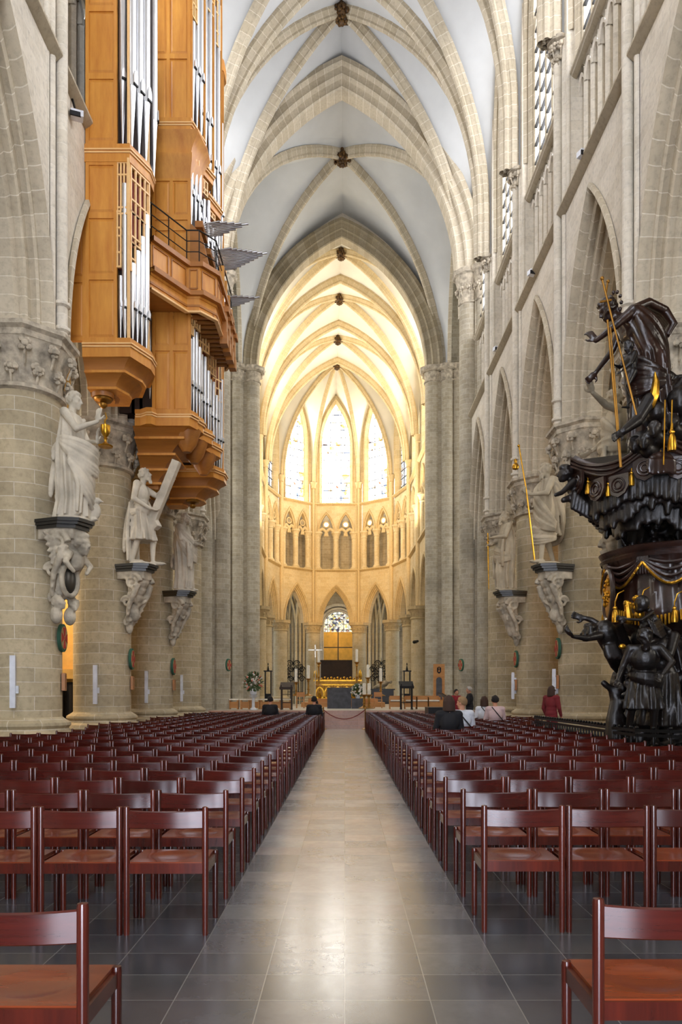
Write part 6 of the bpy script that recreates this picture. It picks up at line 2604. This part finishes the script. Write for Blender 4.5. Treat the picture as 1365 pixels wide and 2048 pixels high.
def bouquet(label, x, y, d, r, vase, seed, pink):
    c = at(x, y, d)
    t = empty('bouquet', label, 'bouquet', (c.x, c.y, vase))
    rg = random.Random(seed)
    m, f1, f2 = MB(), MB(), MB()
    for k in range(240):
        a, u = rg.uniform(0, 2 * pi), rg.uniform(-.7, 1)
        q = sqrt(1 - u * u) * rg.uniform(.5, 1.1)
        p = c + V((cos(a) * q * r, sin(a) * q * r * .8, u * r * 1.15))
        e_ = (p - c).normalized()
        s_ = e_.orthogonal().normalized() * rg.uniform(.02, .04)
        m.add([p - e_ * .12 - s_ * .2, p + s_, p + e_ * .09, p - s_], [(0, 1, 2, 3)])
    for k in range(26):
        a, u = rg.uniform(0, 2 * pi), rg.uniform(-.5, 1)
        q = sqrt(1 - u * u) * rg.uniform(.2, .8)
        m.tube([c - V((0, 0, r * .9)), c + V((cos(a) * q * r, sin(a) * q * r, u * r))], .008, 4)
    for k in range(64):
        a, u = rg.uniform(0, 2 * pi), rg.uniform(-.6, 1)
        q = sqrt(1 - u * u) * rg.uniform(.75, 1.12)
        p = c + V((cos(a) * q * r, sin(a) * q * r * .8, u * r * 1.1))
        g = f2 if (pink and k % 3 == 0) else f1
        for j in range(5):
            b_ = 2 * pi * j / 5
            g.ball(p + V((.025 * cos(b_), -.01, .025 * sin(b_))), rg.uniform(.018, .03), 6, 4)
    m.build('foliage', 'leaf', t)
    f1.build('white_blossom', 'flower', t)
    if pink: f2.build('pink_blossom', 'flowerp', t)
    v = MB()
    if pink:
        v.lathe((c.x, c.y, vase), [(.17, 0), (.17, .06), (.08, .12), (.07, .55), (.12, .6), (.2, .66), (.22, .7)], 16)
        v.lathe((c.x, c.y, vase + .7), [(.08, 0), (.16, .06), (.17, .16), (.12, max(.2, c.z - vase - .7 - r * .6))], 14)
    else:
        v.lathe((c.x, c.y, vase), [(.1, 0), (.14, .1), (.12, .2)], 14)
    v.build('vase', 'white', t)


bouquet('big bouquet of white and salmon flowers on a white pedestal left of the steps', 507, 1366, 36.2, .46, PZ, 3, True)
bouquet('white bouquet on the low slate block beside the altar', 716, 1382, 40, .33, 1.32, 6, False)

# benches and seats of light oak on the platform
LT = 'low oak stool with pale cushion in the row on the platform'
for i, xx in enumerate((468, 491, 511, 531, 553, 573)):
    c = at(xx, 1400, 38)
    t = empty('oak_stool', LT + ', left of the altar', 'stool', (c.x, 38, PZ), 'stools left of the altar')
    m = MB()
    m.box((c.x - .24, 37.8, PZ), (c.x - .17, 38.2, PZ + .46))
    m.box((c.x + .17, 37.8, PZ), (c.x + .24, 38.2, PZ + .46))
    m.box((c.x - .17, 37.84, PZ + .06), (c.x + .17, 37.88, PZ + .38))
    m.build('frame', 'pine', t)
    MB().box((c.x - .26, 37.78, PZ + .46), (c.x + .26, 38.22, PZ + .53)).build('cushion', 'wax', t)
for i, xx in enumerate((792, 822, 845, 868)):
    c = at(xx, 1400, 38.6)
    t = empty('oak_bench', 'light oak bench with pale cushion standing on the platform, right of the altar', 'bench', (c.x, 38.6, PZ), 'oak benches right of the altar')
    m = MB()
    for sg in (-1, 1):
        m.box((c.x + sg * .3 - .03, 38.4, PZ), (c.x + sg * .3 + .03, 38.9, PZ + .62))
    m.box((c.x - .3, 38.85, PZ + .3), (c.x + .3, 38.9, PZ + .68))
    m.box((c.x - .3, 38.42, PZ + .1), (c.x + .3, 38.46, PZ + .36))
    m.build('frame', 'pine', t)
    MB().box((c.x - .28, 38.4, PZ + .4), (c.x + .28, 38.84, PZ + .47)).build('cushion', 'wax', t)
for xx, lb in ((601, 'small oak chair with slanted back left of the altar'), (757, 'small oak chair right of the thick candles')):
    c = at(xx, 1400, 41)
    t = empty('oak_chair', lb, 'chair', (c.x, 41, PZ))
    m = MB()
    for sx in (-.2, .2):
        m.bar((c.x + sx, 40.85, PZ), (c.x + sx, 40.85, PZ + .45), .045)
        m.bar((c.x + sx, 41.25, PZ), (c.x + sx, 41.3, PZ + .88), .045)
        m.bar((c.x + sx, 40.85, PZ + .2), (c.x + sx, 41.25, PZ + .2), .03)
    m.build('frame', 'pine', t)
    MB().box((c.x - .22, 40.82, PZ + .43), (c.x + .22, 41.27, PZ + .47)).build('seat', 'pine', t)
    MB().box((c.x - .2, 41.27, PZ + .62), (c.x + .2, 41.3, PZ + .88)).build('backrest', 'pine', t)


# dark reading desks
def desk(x0, x1, ytop, d, label, board):
    a, b = at(x0, 1418, d).x, at(x1, 1418, d).x
    zt = at(0, ytop, d).z
    t = empty('lectern', label, 'lectern', ((a + b) / 2, d, PZ))
    m = MB()
    for x in (a, b):
        m.bar((x, d, PZ), (x, d, zt - .1), .05)
        m.bar((x, d + .5, PZ), (x, d + .5, zt - .02), .05)
        m.bar((x, d - .1, PZ + .03), (x, d + .6, PZ + .03), .06)
    m.bar((a, d + .25, PZ + .35), (b, d + .25, PZ + .35), .04)
    m.bar((a, d + .25, PZ + .75), (b, d + .25, PZ + .75), .03)
    m.build('legs', 'brown' if not board else 'dark', t)
    m = MB()
    m.prism([(d - .12, zt - .3), (d + .6, zt), (d + .6, zt + .05), (d - .12, zt - .25)], a - .08, b + .08, lambda p, q, r: (r, p, q))
    m.prism([(d - .15, zt - .32), (d - .1, zt - .32), (d - .1, zt - .2), (d - .15, zt - .2)], a - .08, b + .08, lambda p, q, r: (r, p, q))
    m.build('desk_top', 'brown' if not board else 'dark', t)


desk(563, 583, 1366, 36.5, 'dark wooden reading desk with open frame left of the altar', False)
desk(803, 825, 1364, 37, 'black reading desk with slender legs right of the altar', True)

# tall oak throne back with arched dark cushion and emblem
d_ = 44.5
x0, x1 = at(867.5, 0, d_).x, at(890, 0, d_).x
zt = at(0, 1328, d_).z
t = empty('oak_throne', 'tall light-oak throne with arched dark back and small black emblem by the crossing pier', 'throne', ((x0 + x1) / 2, d_, PZ))
m = MB()
m.box((x0, d_, PZ), (x1, d_ + .12, zt))
m.box((x0 - .03, d_ - .5, PZ), (x0 + .05, d_ + .1, PZ + .75))
m.box((x1 - .05, d_ - .5, PZ), (x1 + .03, d_ + .1, PZ + .75))
m.box((x0, d_ - .5, PZ), (x1, d_, PZ + .4))
m.build('frame', 'pine', t)
m = MB()
xm = (x0 + x1) / 2
pl = [(-.17, PZ + .45)] + [(.17 * cos(pi - pi * i / 10), zt - .95 + .17 * sin(pi - pi * i / 10)) for i in range(11)] + [(.17, PZ + .45)]
m.prism([(xm + a_, b_) for a_, b_ in pl], d_ - .04, d_ + .01, lambda p, q, r: (p, r, q))
m.build('back_cushion', 'slate', t)
m = MB()
m.prism([(xm + a_, zt - .38 + b_) for a_, b_ in ((-.12, .16), (0, .22), (.12, .16), (.12, -.1), (0, -.2), (-.12, -.1))], d_ - .015, d_ + .01, lambda p, q, r: (p, r, q))
m.build('emblem', 'dark', t)
m = MB()
m.prism([(xm + a_, zt - .38 + b_) for a_, b_ in ((-.06, -.08), (.06, -.08), (0, .1))], d_ - .025, d_ - .014, lambda p, q, r: (p, r, q))
m.ball((xm, d_ - .02, zt - .25), .035, 8, 5)
m.build('emblem_mark', 'pine', t)


# wrought iron grilles between the apse pillars
def iron_gate(xa, xb, d, label):
    a, b = at(xa, 0, d).x, at(xb, 0, d).x
    t = empty('iron_grille', label, 'grille', ((a + b) / 2, d, .32))
    m = MB()
    zr = at(0, 1337, d).z
    n_ = int((b - a) / .2)
    for i in range(n_ + 1):
        x = a + (b - a) * i / n_
        m.bar((x, d, .32), (x, d, zr), .04)
        m.cap((x, d, zr), (x, d, zr + .18), .04, .01, 5)
    for z in (.5, 1.8, zr - .3, zr):
        m.bar((a, d, z), (b, d, z), .05)
    m.build('bars', 'iron', t)
    m = MB()
    rg = random.Random(int(xa))
    xm_ = (a + b) / 2
    zc = at(0, 1331, d).z
    for s_ in (-1, 1):
        for k in range(6):
            volute(m, (xm_ + s_ * (.25 + .3 * (k % 3)), d, zc - 1.3 + .62 * (k // 3) + .3 * (k % 2)), (s_, 0, 0), (0, 0, 1), .3, 1.7, .05)
        volute(m, (xm_ + s_ * .32, d, zc + .2), (s_, 0, 0), (0, 0, 1), .32, 1.8, .05)
        volute(m, (xm_ + s_ * .75, d, zc - .1), (-s_, 0, 0), (0, 0, 1), .24, 1.6, .045)
    m.cap((xm_, d, zc), (xm_, d, zc + .75), .05, .02, 6)
    m.build('scrollwork', 'iron', t)


iron_gate(568, 606, 73, 'black wrought-iron grille with scrolled crest between the left apse pillars')
iron_gate(744, 782, 73, 'black wrought-iron grille with scrolled crest between the right apse pillars')
# tomb with reclining figure, dark stands
m = MB()
a, b = at(744, 0, 62).x, at(788, 0, 62).x
z_ = at(0, 1374, 62).z
t = empty('tomb', 'dark tomb with a pale reclining figure under the right-hand iron grille', 'tomb', ((a + b) / 2, 62, .32))
m.box((a, 62, .32), (b, 63, z_ - .25))
m.box((a - .1, 61.9, z_ - .25), (b + .1, 63.1, z_ - .15))
m.build('chest', 'slab', t)
m = MB()
m.cap((a + .3, 62.4, z_ - .05), (b - .7, 62.4, z_ + .3), .16, .28, 10)
m.cap((b - .8, 62.4, z_ + .3), (b - .45, 62.4, z_ + .38), .2, .12, 10)
m.ball((b - .22, 62.4, z_ + .42), .15, 10, 8)
fuse(m.build('effigy', 'carve', t), .04, 1)
for x_, yt, d, lb in ((536, 1341, 57.3, 'black iron lamp stand by the left choir pillars'), (815, 1341, 57.3, 'black iron lamp stand by the right choir pillars')):
    c = at(x_, 1390, d)
    zt = at(0, yt, d).z
    m = MB()
    m.box((c.x - .28, d, .32), (c.x + .28, d + .5, .5))
    for sx in (-.22, .22):
        for sy in (.05, .45):
            m.bar((c.x + sx, d + sy, .5), (c.x + sx, d + sy, zt), .06)
    m.box((c.x - .32, d - .05, zt - .08), (c.x + .32, d + .55, zt))
    m.box((c.x - .24, d + .1, .5), (c.x + .24, d + .4, 1.6))
    m.lathe((c.x, d + .25, zt), [(.1, 0), (.02, .4), (.05, .5), (0, .62)], 8)
    tag(m.build('lamp_stand', 'iron'), lb, 'stand', 'black stands by the choir pillars')
t = empty('wall_lamp', 'small black spotlight clamped on a right-hand choir pillar', 'lamp', tuple(at(829, 1284, 59.6)))
m = MB()
c = at(829, 1284, 59.5)
m.cap(c, c + V((.25, -.2, .05)), .14, .1, 8)
m.bar(c, c + V((.5, .9, -.2)), .05)
m.build('lamp_head', 'iron', t)

# red rope across the steps
t = empty('rope_barrier', 'dark red rope hanging between two brass posts before the altar steps', 'barrier', (-.02, 33.0, 0))
xa, xb = at(647, 0, 32.9).x, at(731, 0, 32.9).x
za = at(0, 1419, 32.9).z
m = MB()
pts = []
for i in range(17):
    f = i / 16
    pts.append((xa + (xb - xa) * f, 32.9, za - .42 * 4 * f * (1 - f)))
m.tube(pts, .022, 6)
m.build('rope', 'rope', t)
for x in (xa, xb):
    m = MB()
    m.lathe((x, 32.9, 0), [(.16, 0), (.15, .03), (.025, .06), (.025, za + .02), (.045, za + .04), (.03, za + .1), (0, za + .12)], 12)
    m.build('post', 'brass', t)

# grand piano at the right
d_ = 33.6
c = at(892, 1400, 31.6)
t = empty('grand_piano', 'black grand piano with raised lid beyond the seated visitors on the right', 'piano', (c.x, 31.6, 0))
m = MB()
pl = [(-.75, 0), (.75, 0), (.75, .5), (.5, 1.1), (.0, 1.6), (-.4, 1.7), (-.75, 1.4)]
m.prism([(c.x + a_, 31.4 + b_) for a_, b_ in pl], .68, .98)
m.build('case', 'iron', t)
m = MB()
T3 = lambda a_, b_, k: (c.x + .75 - (.75 - a_) * .62, 31.4 + b_, 1.0 + (.75 - a_) * .75 * .5 + k)
m.prism(pl, 0, .03, T3)
m.build('lid', 'iron', t)
for lx, ly in ((-.6, .15), (.6, .15), (-.2, 1.4)):
    MB().lathe((c.x + lx, 31.4 + ly, 0), [(.04, 0), (.05, .1), (.07, .68)], 10).build('leg', 'iron', t)
MB().box((c.x - .7, 31.2, .66), (c.x + .7, 31.45, .74)).build('keyboard', 'iron', t)
# ================================================================== PEOPLE
for nm, c_ in (('cloth_black', '17171b'), ('cloth_white', 'cfd3da'), ('cloth_pink', 'cbb0ae'), ('cloth_red', '8e1d28'), ('cloth_grey', '5a6068'), ('cloth_darkred', '6f1a20'), ('hair_brown', '3a261b'), ('hair_dark', '1c1614'), ('hair_fair', '9a7a55'), ('hair_grey', 'b5b0a8'), ('trouser', '23252c')):
    M[nm] = plain(nm, c_, .85, 0, .15)
SIT = dict(pel=(0, 0, .52), chest=(0, -.06, .84), neck=(0, -.05, 1.03), head=(0, -.02, 1.2), ls=(-.18, -.05, .98), rs=(.18, -.05, .98), le=(-.24, .02, .72), re=(.24, .02, .72),
           lw=(-.14, .24, .64), rw=(.14, .24, .64), lh=(-.09, .02, .5), rh=(.09, .02, .5), lk=(-.11, .42, .5), rk=(.11, .42, .5), la=(-.11, .42, .09), ra=(.11, .42, .09), lt=(-.12, .58, .04), rt=(.12, .58, .04))


def person(label, loc, yaw, J, top, hairm, hair='short', hyaw=0.0, k=1.0, legs='trouser', strap=False, sit=True, seed=1, dress=False, ponytail=False, hpitch=0.0, sleeve=True):
    t = empty('person', label, 'person', loc)
    T = Matrix.Translation(V(loc)) @ Matrix.Rotation(yaw, 4, 'Z') @ Matrix.Scale(k, 4)
    m, h = MB(), MB()
    body(m, J)
    head(m, J['head'], hyaw, hpitch, 0, 1.05, 0, hair, seed, h)
    b = MB(); b.merge(m, T)
    fuse(b.build('body', 'skin', t), .016, 1)
    b = MB(); b.merge(h, T)
    fuse(b.build('hair', hairm, t), .014, 2)
    p = {q: V(v) for q, v in J.items()}
    c = MB()                                           # shirt, blouse or dress following the body
    c.ball(p['pel'] + V((0, 0, .04)), (.185, .15, .15), 14, 9)
    c.ball(lerp3(p['pel'], p['chest'], .45), (.168, .132, .18), 14, 9)
    c.ball(p['chest'], (.192, .145, .2), 14, 10)
    c.cap(p['ls'], p['rs'], .082, .082, 10)
    c.cap(p['chest'] + V((0, 0, .1)), lerp3(p['chest'], p['neck'], .82), .1, .08, 10)
    if sleeve:
        for s in 'lr':
            c.cap(p[s + 's'], p[s + 'e'], .074, .06, 10)
            c.cap(p[s + 'e'], lerp3(p[s + 'e'], p[s + 'w'], .85), .058, .045, 10)
    if dress:
        robe(c, [((0, .02, .25), .26, .22), ((0, 0, .6), .22, .18), ((0, 0, .98), .18, .15)], 9, .02, .5)
    b = MB(); b.merge(c, T)
    fuse(b.build('clothing', top, t), .018, 2)
    if not dress:
        c = MB()
        c.ball(p['pel'] - V((0, 0, .03)), (.178, .145, .13), 14, 9)
        for s in 'lr':
            c.cap(p[s + 'h'], p[s + 'k'], .105, .08, 10)
            c.cap(p[s + 'k'], p[s + 'a'] + V((0, 0, .03)), .076, .06, 10)
        b = MB(); b.merge(c, T)
        fuse(b.build('trousers', legs, t), .02, 2)
    for s in 'lr':
        c = MB()
        c.cap(p[s + 'a'] - V((0, .03, .035)), p[s + 't'], .052, .045, 9)
        b = MB(); b.merge(c, T)
        b.build('shoe', 'dark', t)
    if strap:
        c = MB()
        pts = []
        for i in range(9):
            f = i / 8
            pts.append(p['chest'] + V((-.12 + .28 * f, -.155 - .01 * sin(pi * f), .2 - .34 * f)))
        c.tube(pts, .014, 6)
        b = MB(); b.merge(c, T)
        b.build('bag_strap', 'dark', t)
    return t


def seat_at(x, d):
    return (x - 690) * d / FPX


# visitors on the nave chairs (rows face the altar: yaw 0)
def row_y(s, d):
    y0 = 4.87 if s < 0 else 4.93
    k = round((d - y0) / .835)
    return y0 + k * .835 + .02


def seated(label, x, d, *a, **kw):
    s = -1 if x < 690 else 1
    y = row_y(s, d)
    n = round((abs(seat_at(x, y)) - 1.12) / .536)
    return person(label, (s * (1.12 + n * .536), y, -.005), 0, SIT, *a, **kw)


seated('seated person in black with long brown hair, seen from behind on the right', 882, 15.6, 'cloth_black', 'hair_brown', 'long', k=1.12, seed=2)
seated('seated person in a pale shirt with dark shoulder strap, looking to the left', 930, 17.2, 'cloth_white', 'hair_fair', 'short', hyaw=.9, strap=True, k=1.1, seed=3)
seated('seated person in white with dark bobbed hair, behind the strap wearer', 957, 23.5, 'cloth_white', 'hair_brown', 'long', k=1.1, strap=True, seed=4)
seated('seated person in pale pink with dark hair knotted up, next to the pillars', 992, 22, 'cloth_pink', 'hair_dark', 'short', k=1.12, strap=True, seed=5)
seated('seated person in dark clothes alone among the far left chairs', 553, 27, 'cloth_black', 'hair_dark', 'short', k=1.1, seed=6)
seated('seated person in dark clothes at the aisle end of the far left chairs', 626, 27.8, 'cloth_black', 'hair_dark', 'short', k=1.1, seed=7)
seated('seated person in grey bent low in the row beyond the dark-clothed one by the aisle', 640, 28.7, 'cloth_grey', 'hair_dark', 'short', k=.98, seed=8, hpitch=-.6)
person('standing person in a red dress beside the grand piano', (seat_at(912, 31.0), 30.9, 0), pi + .4, pose(), 'cloth_red', 'hair_dark', 'short', k=.99, dress=True, sit=False, seed=9, sleeve=False)
person('standing grey-haired person in dark clothes facing the one in red', (seat_at(940, 30.0), 30.0, 0), pi / 2, pose(lw=(-.1, .3, 1.1), rw=(.12, .3, 1.06), le=(-.25, .1, 1.12), re=(.25, .1, 1.12)), 'cloth_black', 'hair_grey', 'short', k=1.05, sit=False, seed=10, hpitch=-.1)
person('standing person in dark red before the round pillar, outside the railing', (5.72, 20.75, 0), -.9, pose(la=(-.1, .2, .1), lt=(-.12, .36, .05), lk=(-.1, .2, .5)), 'cloth_darkred', 'hair_brown', 'long', k=1.0, sit=False, legs='cloth_darkred', seed=11)

# ================================================================== SMALL FITTINGS ON THE PILLARS
OR6 = {3: 'first', 4: 'second', 5: 'third', 6: 'fourth'}


def on_pillar(s, k, x_img):
    """angle on the pillar's surface that shows at image column x_img"""
    cx, cyy, r = s * 7.08, BAYS[k], .81
    best = None
    for i in range(360):
        a = radians(i)
        X, Y = cx + r * cos(a), cyy + r * sin(a)
        if X * cos(a) + Y * sin(a) > 0: continue          # faces away from the viewer
        e_ = abs(690 + X * FPX / Y - x_img)
        if best is None or e_ < best[0]: best = (e_, a)
    return V((cx, cyy, 0)), best[1]


for s, k, xi, y0, y1, lb in ((-1, 3, 28, 1311, 1416, 'white column loudspeaker on the pillar with the chalice statue'), (-1, 4, 193, 1330, 1408, 'white column loudspeaker on the pillar with the slanted-cross statue'),
                             (-1, 5, 294, 1342, 1406, 'white column loudspeaker on the pillar with the mantled statue'), (-1, 6, 364, 1350, 1403, 'white column loudspeaker farthest along the left side'),
                             (1, 5, 1021, 1345, 1398, 'white column loudspeaker farthest along the right side'), (1, 4, 1088, 1338, 1400, 'white column loudspeaker on the pillar with the gilt-staff statue'),
                             (1, 3, 1184, 1324, 1403, 'white column loudspeaker on the pillar by the dark pulpit')):
    c, a = on_pillar(s, k, xi)
    o_ = V((cos(a), sin(a), 0))
    p = c + o_ * .93
    z0, z1 = EYE + (1390 - y1) * p.y / FPX, EYE + (1390 - y0) * p.y / FPX
    sd = V((-sin(a), cos(a), 0))
    t = empty('loudspeaker', lb, 'loudspeaker', tuple(p + V((0, 0, z0))))
    m = MB()
    m.obox(p + V((0, 0, (z0 + z1) / 2)), sd * .055, o_ * .05, V((0, 0, (z1 - z0) / 2)))
    m.build('case', 'white', t)
    m = MB()
    m.obox(p + o_ * .052 + V((0, 0, (z0 + z1) / 2)), sd * .042, o_ * .004, V((0, 0, (z1 - z0) / 2 - .05)))
    m.build('speaker_grille', 'wax' if False else 'white', t)
    m = MB()
    m.obox(c + o_ * .84 + V((0, 0, (z0 + z1) / 2)), sd * .02, o_ * .05, V((0, 0, (z1 - z0) / 2 * .6)))
    m.obox(p - o_ * .02 + sd * .06 + V((0, 0, z0 + (z1 - z0) * .35)), sd * .05, o_ * .03, V((0, 0, .08)))
    m.build('wall_bracket', 'white', t)

M['plaq'] = plain('plaque_ochre', 'a88a5c', .8)
M['plaqg'] = plain('plaque_green', '2f5a45', .8)
M['plaqr'] = plain('plaque_red', 'a83226', .8)
for s, k, xi, yc, lb in ((-1, 3, 112, 1276, 'round painted plaque with red cross and green rim on the pillar with the chalice statue'), (-1, 4, 259, 1318, 'round painted plaque with red cross on the pillar with the slanted-cross statue'),
                         (-1, 5, 346, 1333, 'round painted plaque with red cross on the pillar with the mantled statue'), (-1, 6, 424, 1330, 'round painted plaque edge-on near the left crossing pier'),
                         (1, 4, 1125, 1297, 'round painted plaque with red cross on the pillar with the gilt-staff statue'), (1, 5, 1042, 1318, 'round painted plaque with red cross on the farther right pillar'), (1, 6, 935, 1330, 'round painted plaque edge-on near the right crossing pier')):
    if k == 6:
        p = px(xi, yc, 36.9)
        o_ = V((-s * .96, -.25, 0)).normalized()
        p.x = s * 5.72
    else:
        c, a = on_pillar(s, k, xi)
        a = math.atan2(7.08, BAYS[k]) - (.3 if k == 3 else .22)
        if s > 0: a = pi - a
        o_ = V((cos(a), sin(a), 0))
        p = c + o_ * .84
        p.z = EYE + (1390 - yc) * p.y / FPX
    sd = V((-o_.y, o_.x, 0))
    R3 = Matrix((sd, V((0, 0, 1)), o_)).transposed()
    t = empty('cross_plaque', lb, 'plaque', tuple(p))

    def disc(r, w0, w1):
        m = MB()
        m.prism([(r * cos(2 * pi * i / 28), r * sin(2 * pi * i / 28)) for i in range(28)], w0, w1, lambda u, v, w: tuple(p + R3 @ V((u, v, w))))
        return m
    disc(.31, -.04, .03).build('rim', 'plaqg', t)
    disc(.255, .02, .04).build('field', 'plaq', t)
    m = MB()
    for b in (0, pi / 2, pi, 3 * pi / 2):
        m.prism([(cos(b + w) * r, sin(b + w) * r) for w, r in ((-.5, .05), (-.42, .25), (.42, .25), (.5, .05))], .035, .05, lambda u, v, w: tuple(p + R3 @ V((u, v, w))))
    m.build('cross', 'plaqr', t)
for s, k, xi, yc, lb in ((-1, 3, 118, 1364, 'small framed picture on the pillar with the chalice statue'), (-1, 4, 261, 1366, 'small framed picture on the pillar with the slanted-cross statue'), (-1, 5, 347, 1370, 'small framed picture on the pillar with the mantled statue'),
                         (1, 4, 1121, 1364, 'small framed picture on the pillar with the gilt-staff statue'), (1, 5, 1040, 1370, 'small framed picture on the farther right pillar')):
    c, a = on_pillar(s, k, xi)
    a = math.atan2(7.08, BAYS[k]) - .16
    if s > 0: a = pi - a
    o_ = V((cos(a), sin(a), 0))
    sd = V((-sin(a), cos(a), 0))
    p = c + o_ * .85
    p.z = EYE + (1390 - yc) * p.y / FPX
    t = empty('picture_frame', lb, 'picture', tuple(p))
    m = MB()
    for u, v, hu, hv in ((0, .17, .17, .025), (0, -.17, .17, .025), (.15, 0, .025, .19), (-.15, 0, .025, .19)):
        m.obox(p + sd * u + V((0, 0, v)), sd * hu, o_ * .035, V((0, 0, hv)))
    m.build('frame', 'oakd', t)
    MB().obox(p, sd * .14, o_ * .015, V((0, 0, .16))).build('image', 'plaq', t)
# floodlights on the string courses
for x, y, s, lb in ((154, 231, -1, 'small grey floodlight on the ledge beside the organ'), (1168, 309, 1, 'small grey floodlight on the ledge above the nearer right arch'), (1066, 546, 1, 'small grey floodlight on the ledge above the middle right arch'), (995, 698, 1, 'small grey floodlight on the ledge by the right crossing pier')):
    X = s * 6.2
    d = X * FPX / (x - 690)
    p = px(x, y, d)
    t = empty('floodlight', lb, 'floodlight', tuple(p))
    m = MB()
    m.obox(p, V((.13, .05, 0)), V((-.04, .1, 0)), V((0, 0, .07)))
    m.build('housing', 'white', t)
    m = MB()
    m.obox(p - V((0, .1, .03)), V((.11, .04, 0)), V((0, .02, 0)), V((0, 0, .05)))
    m.build('lens', 'dark', t)
    m = MB()
    m.bar(p, (s * 6.36, p.y + .05, 15.45), .04)
    m.build('bracket_arm', 'iron', t)
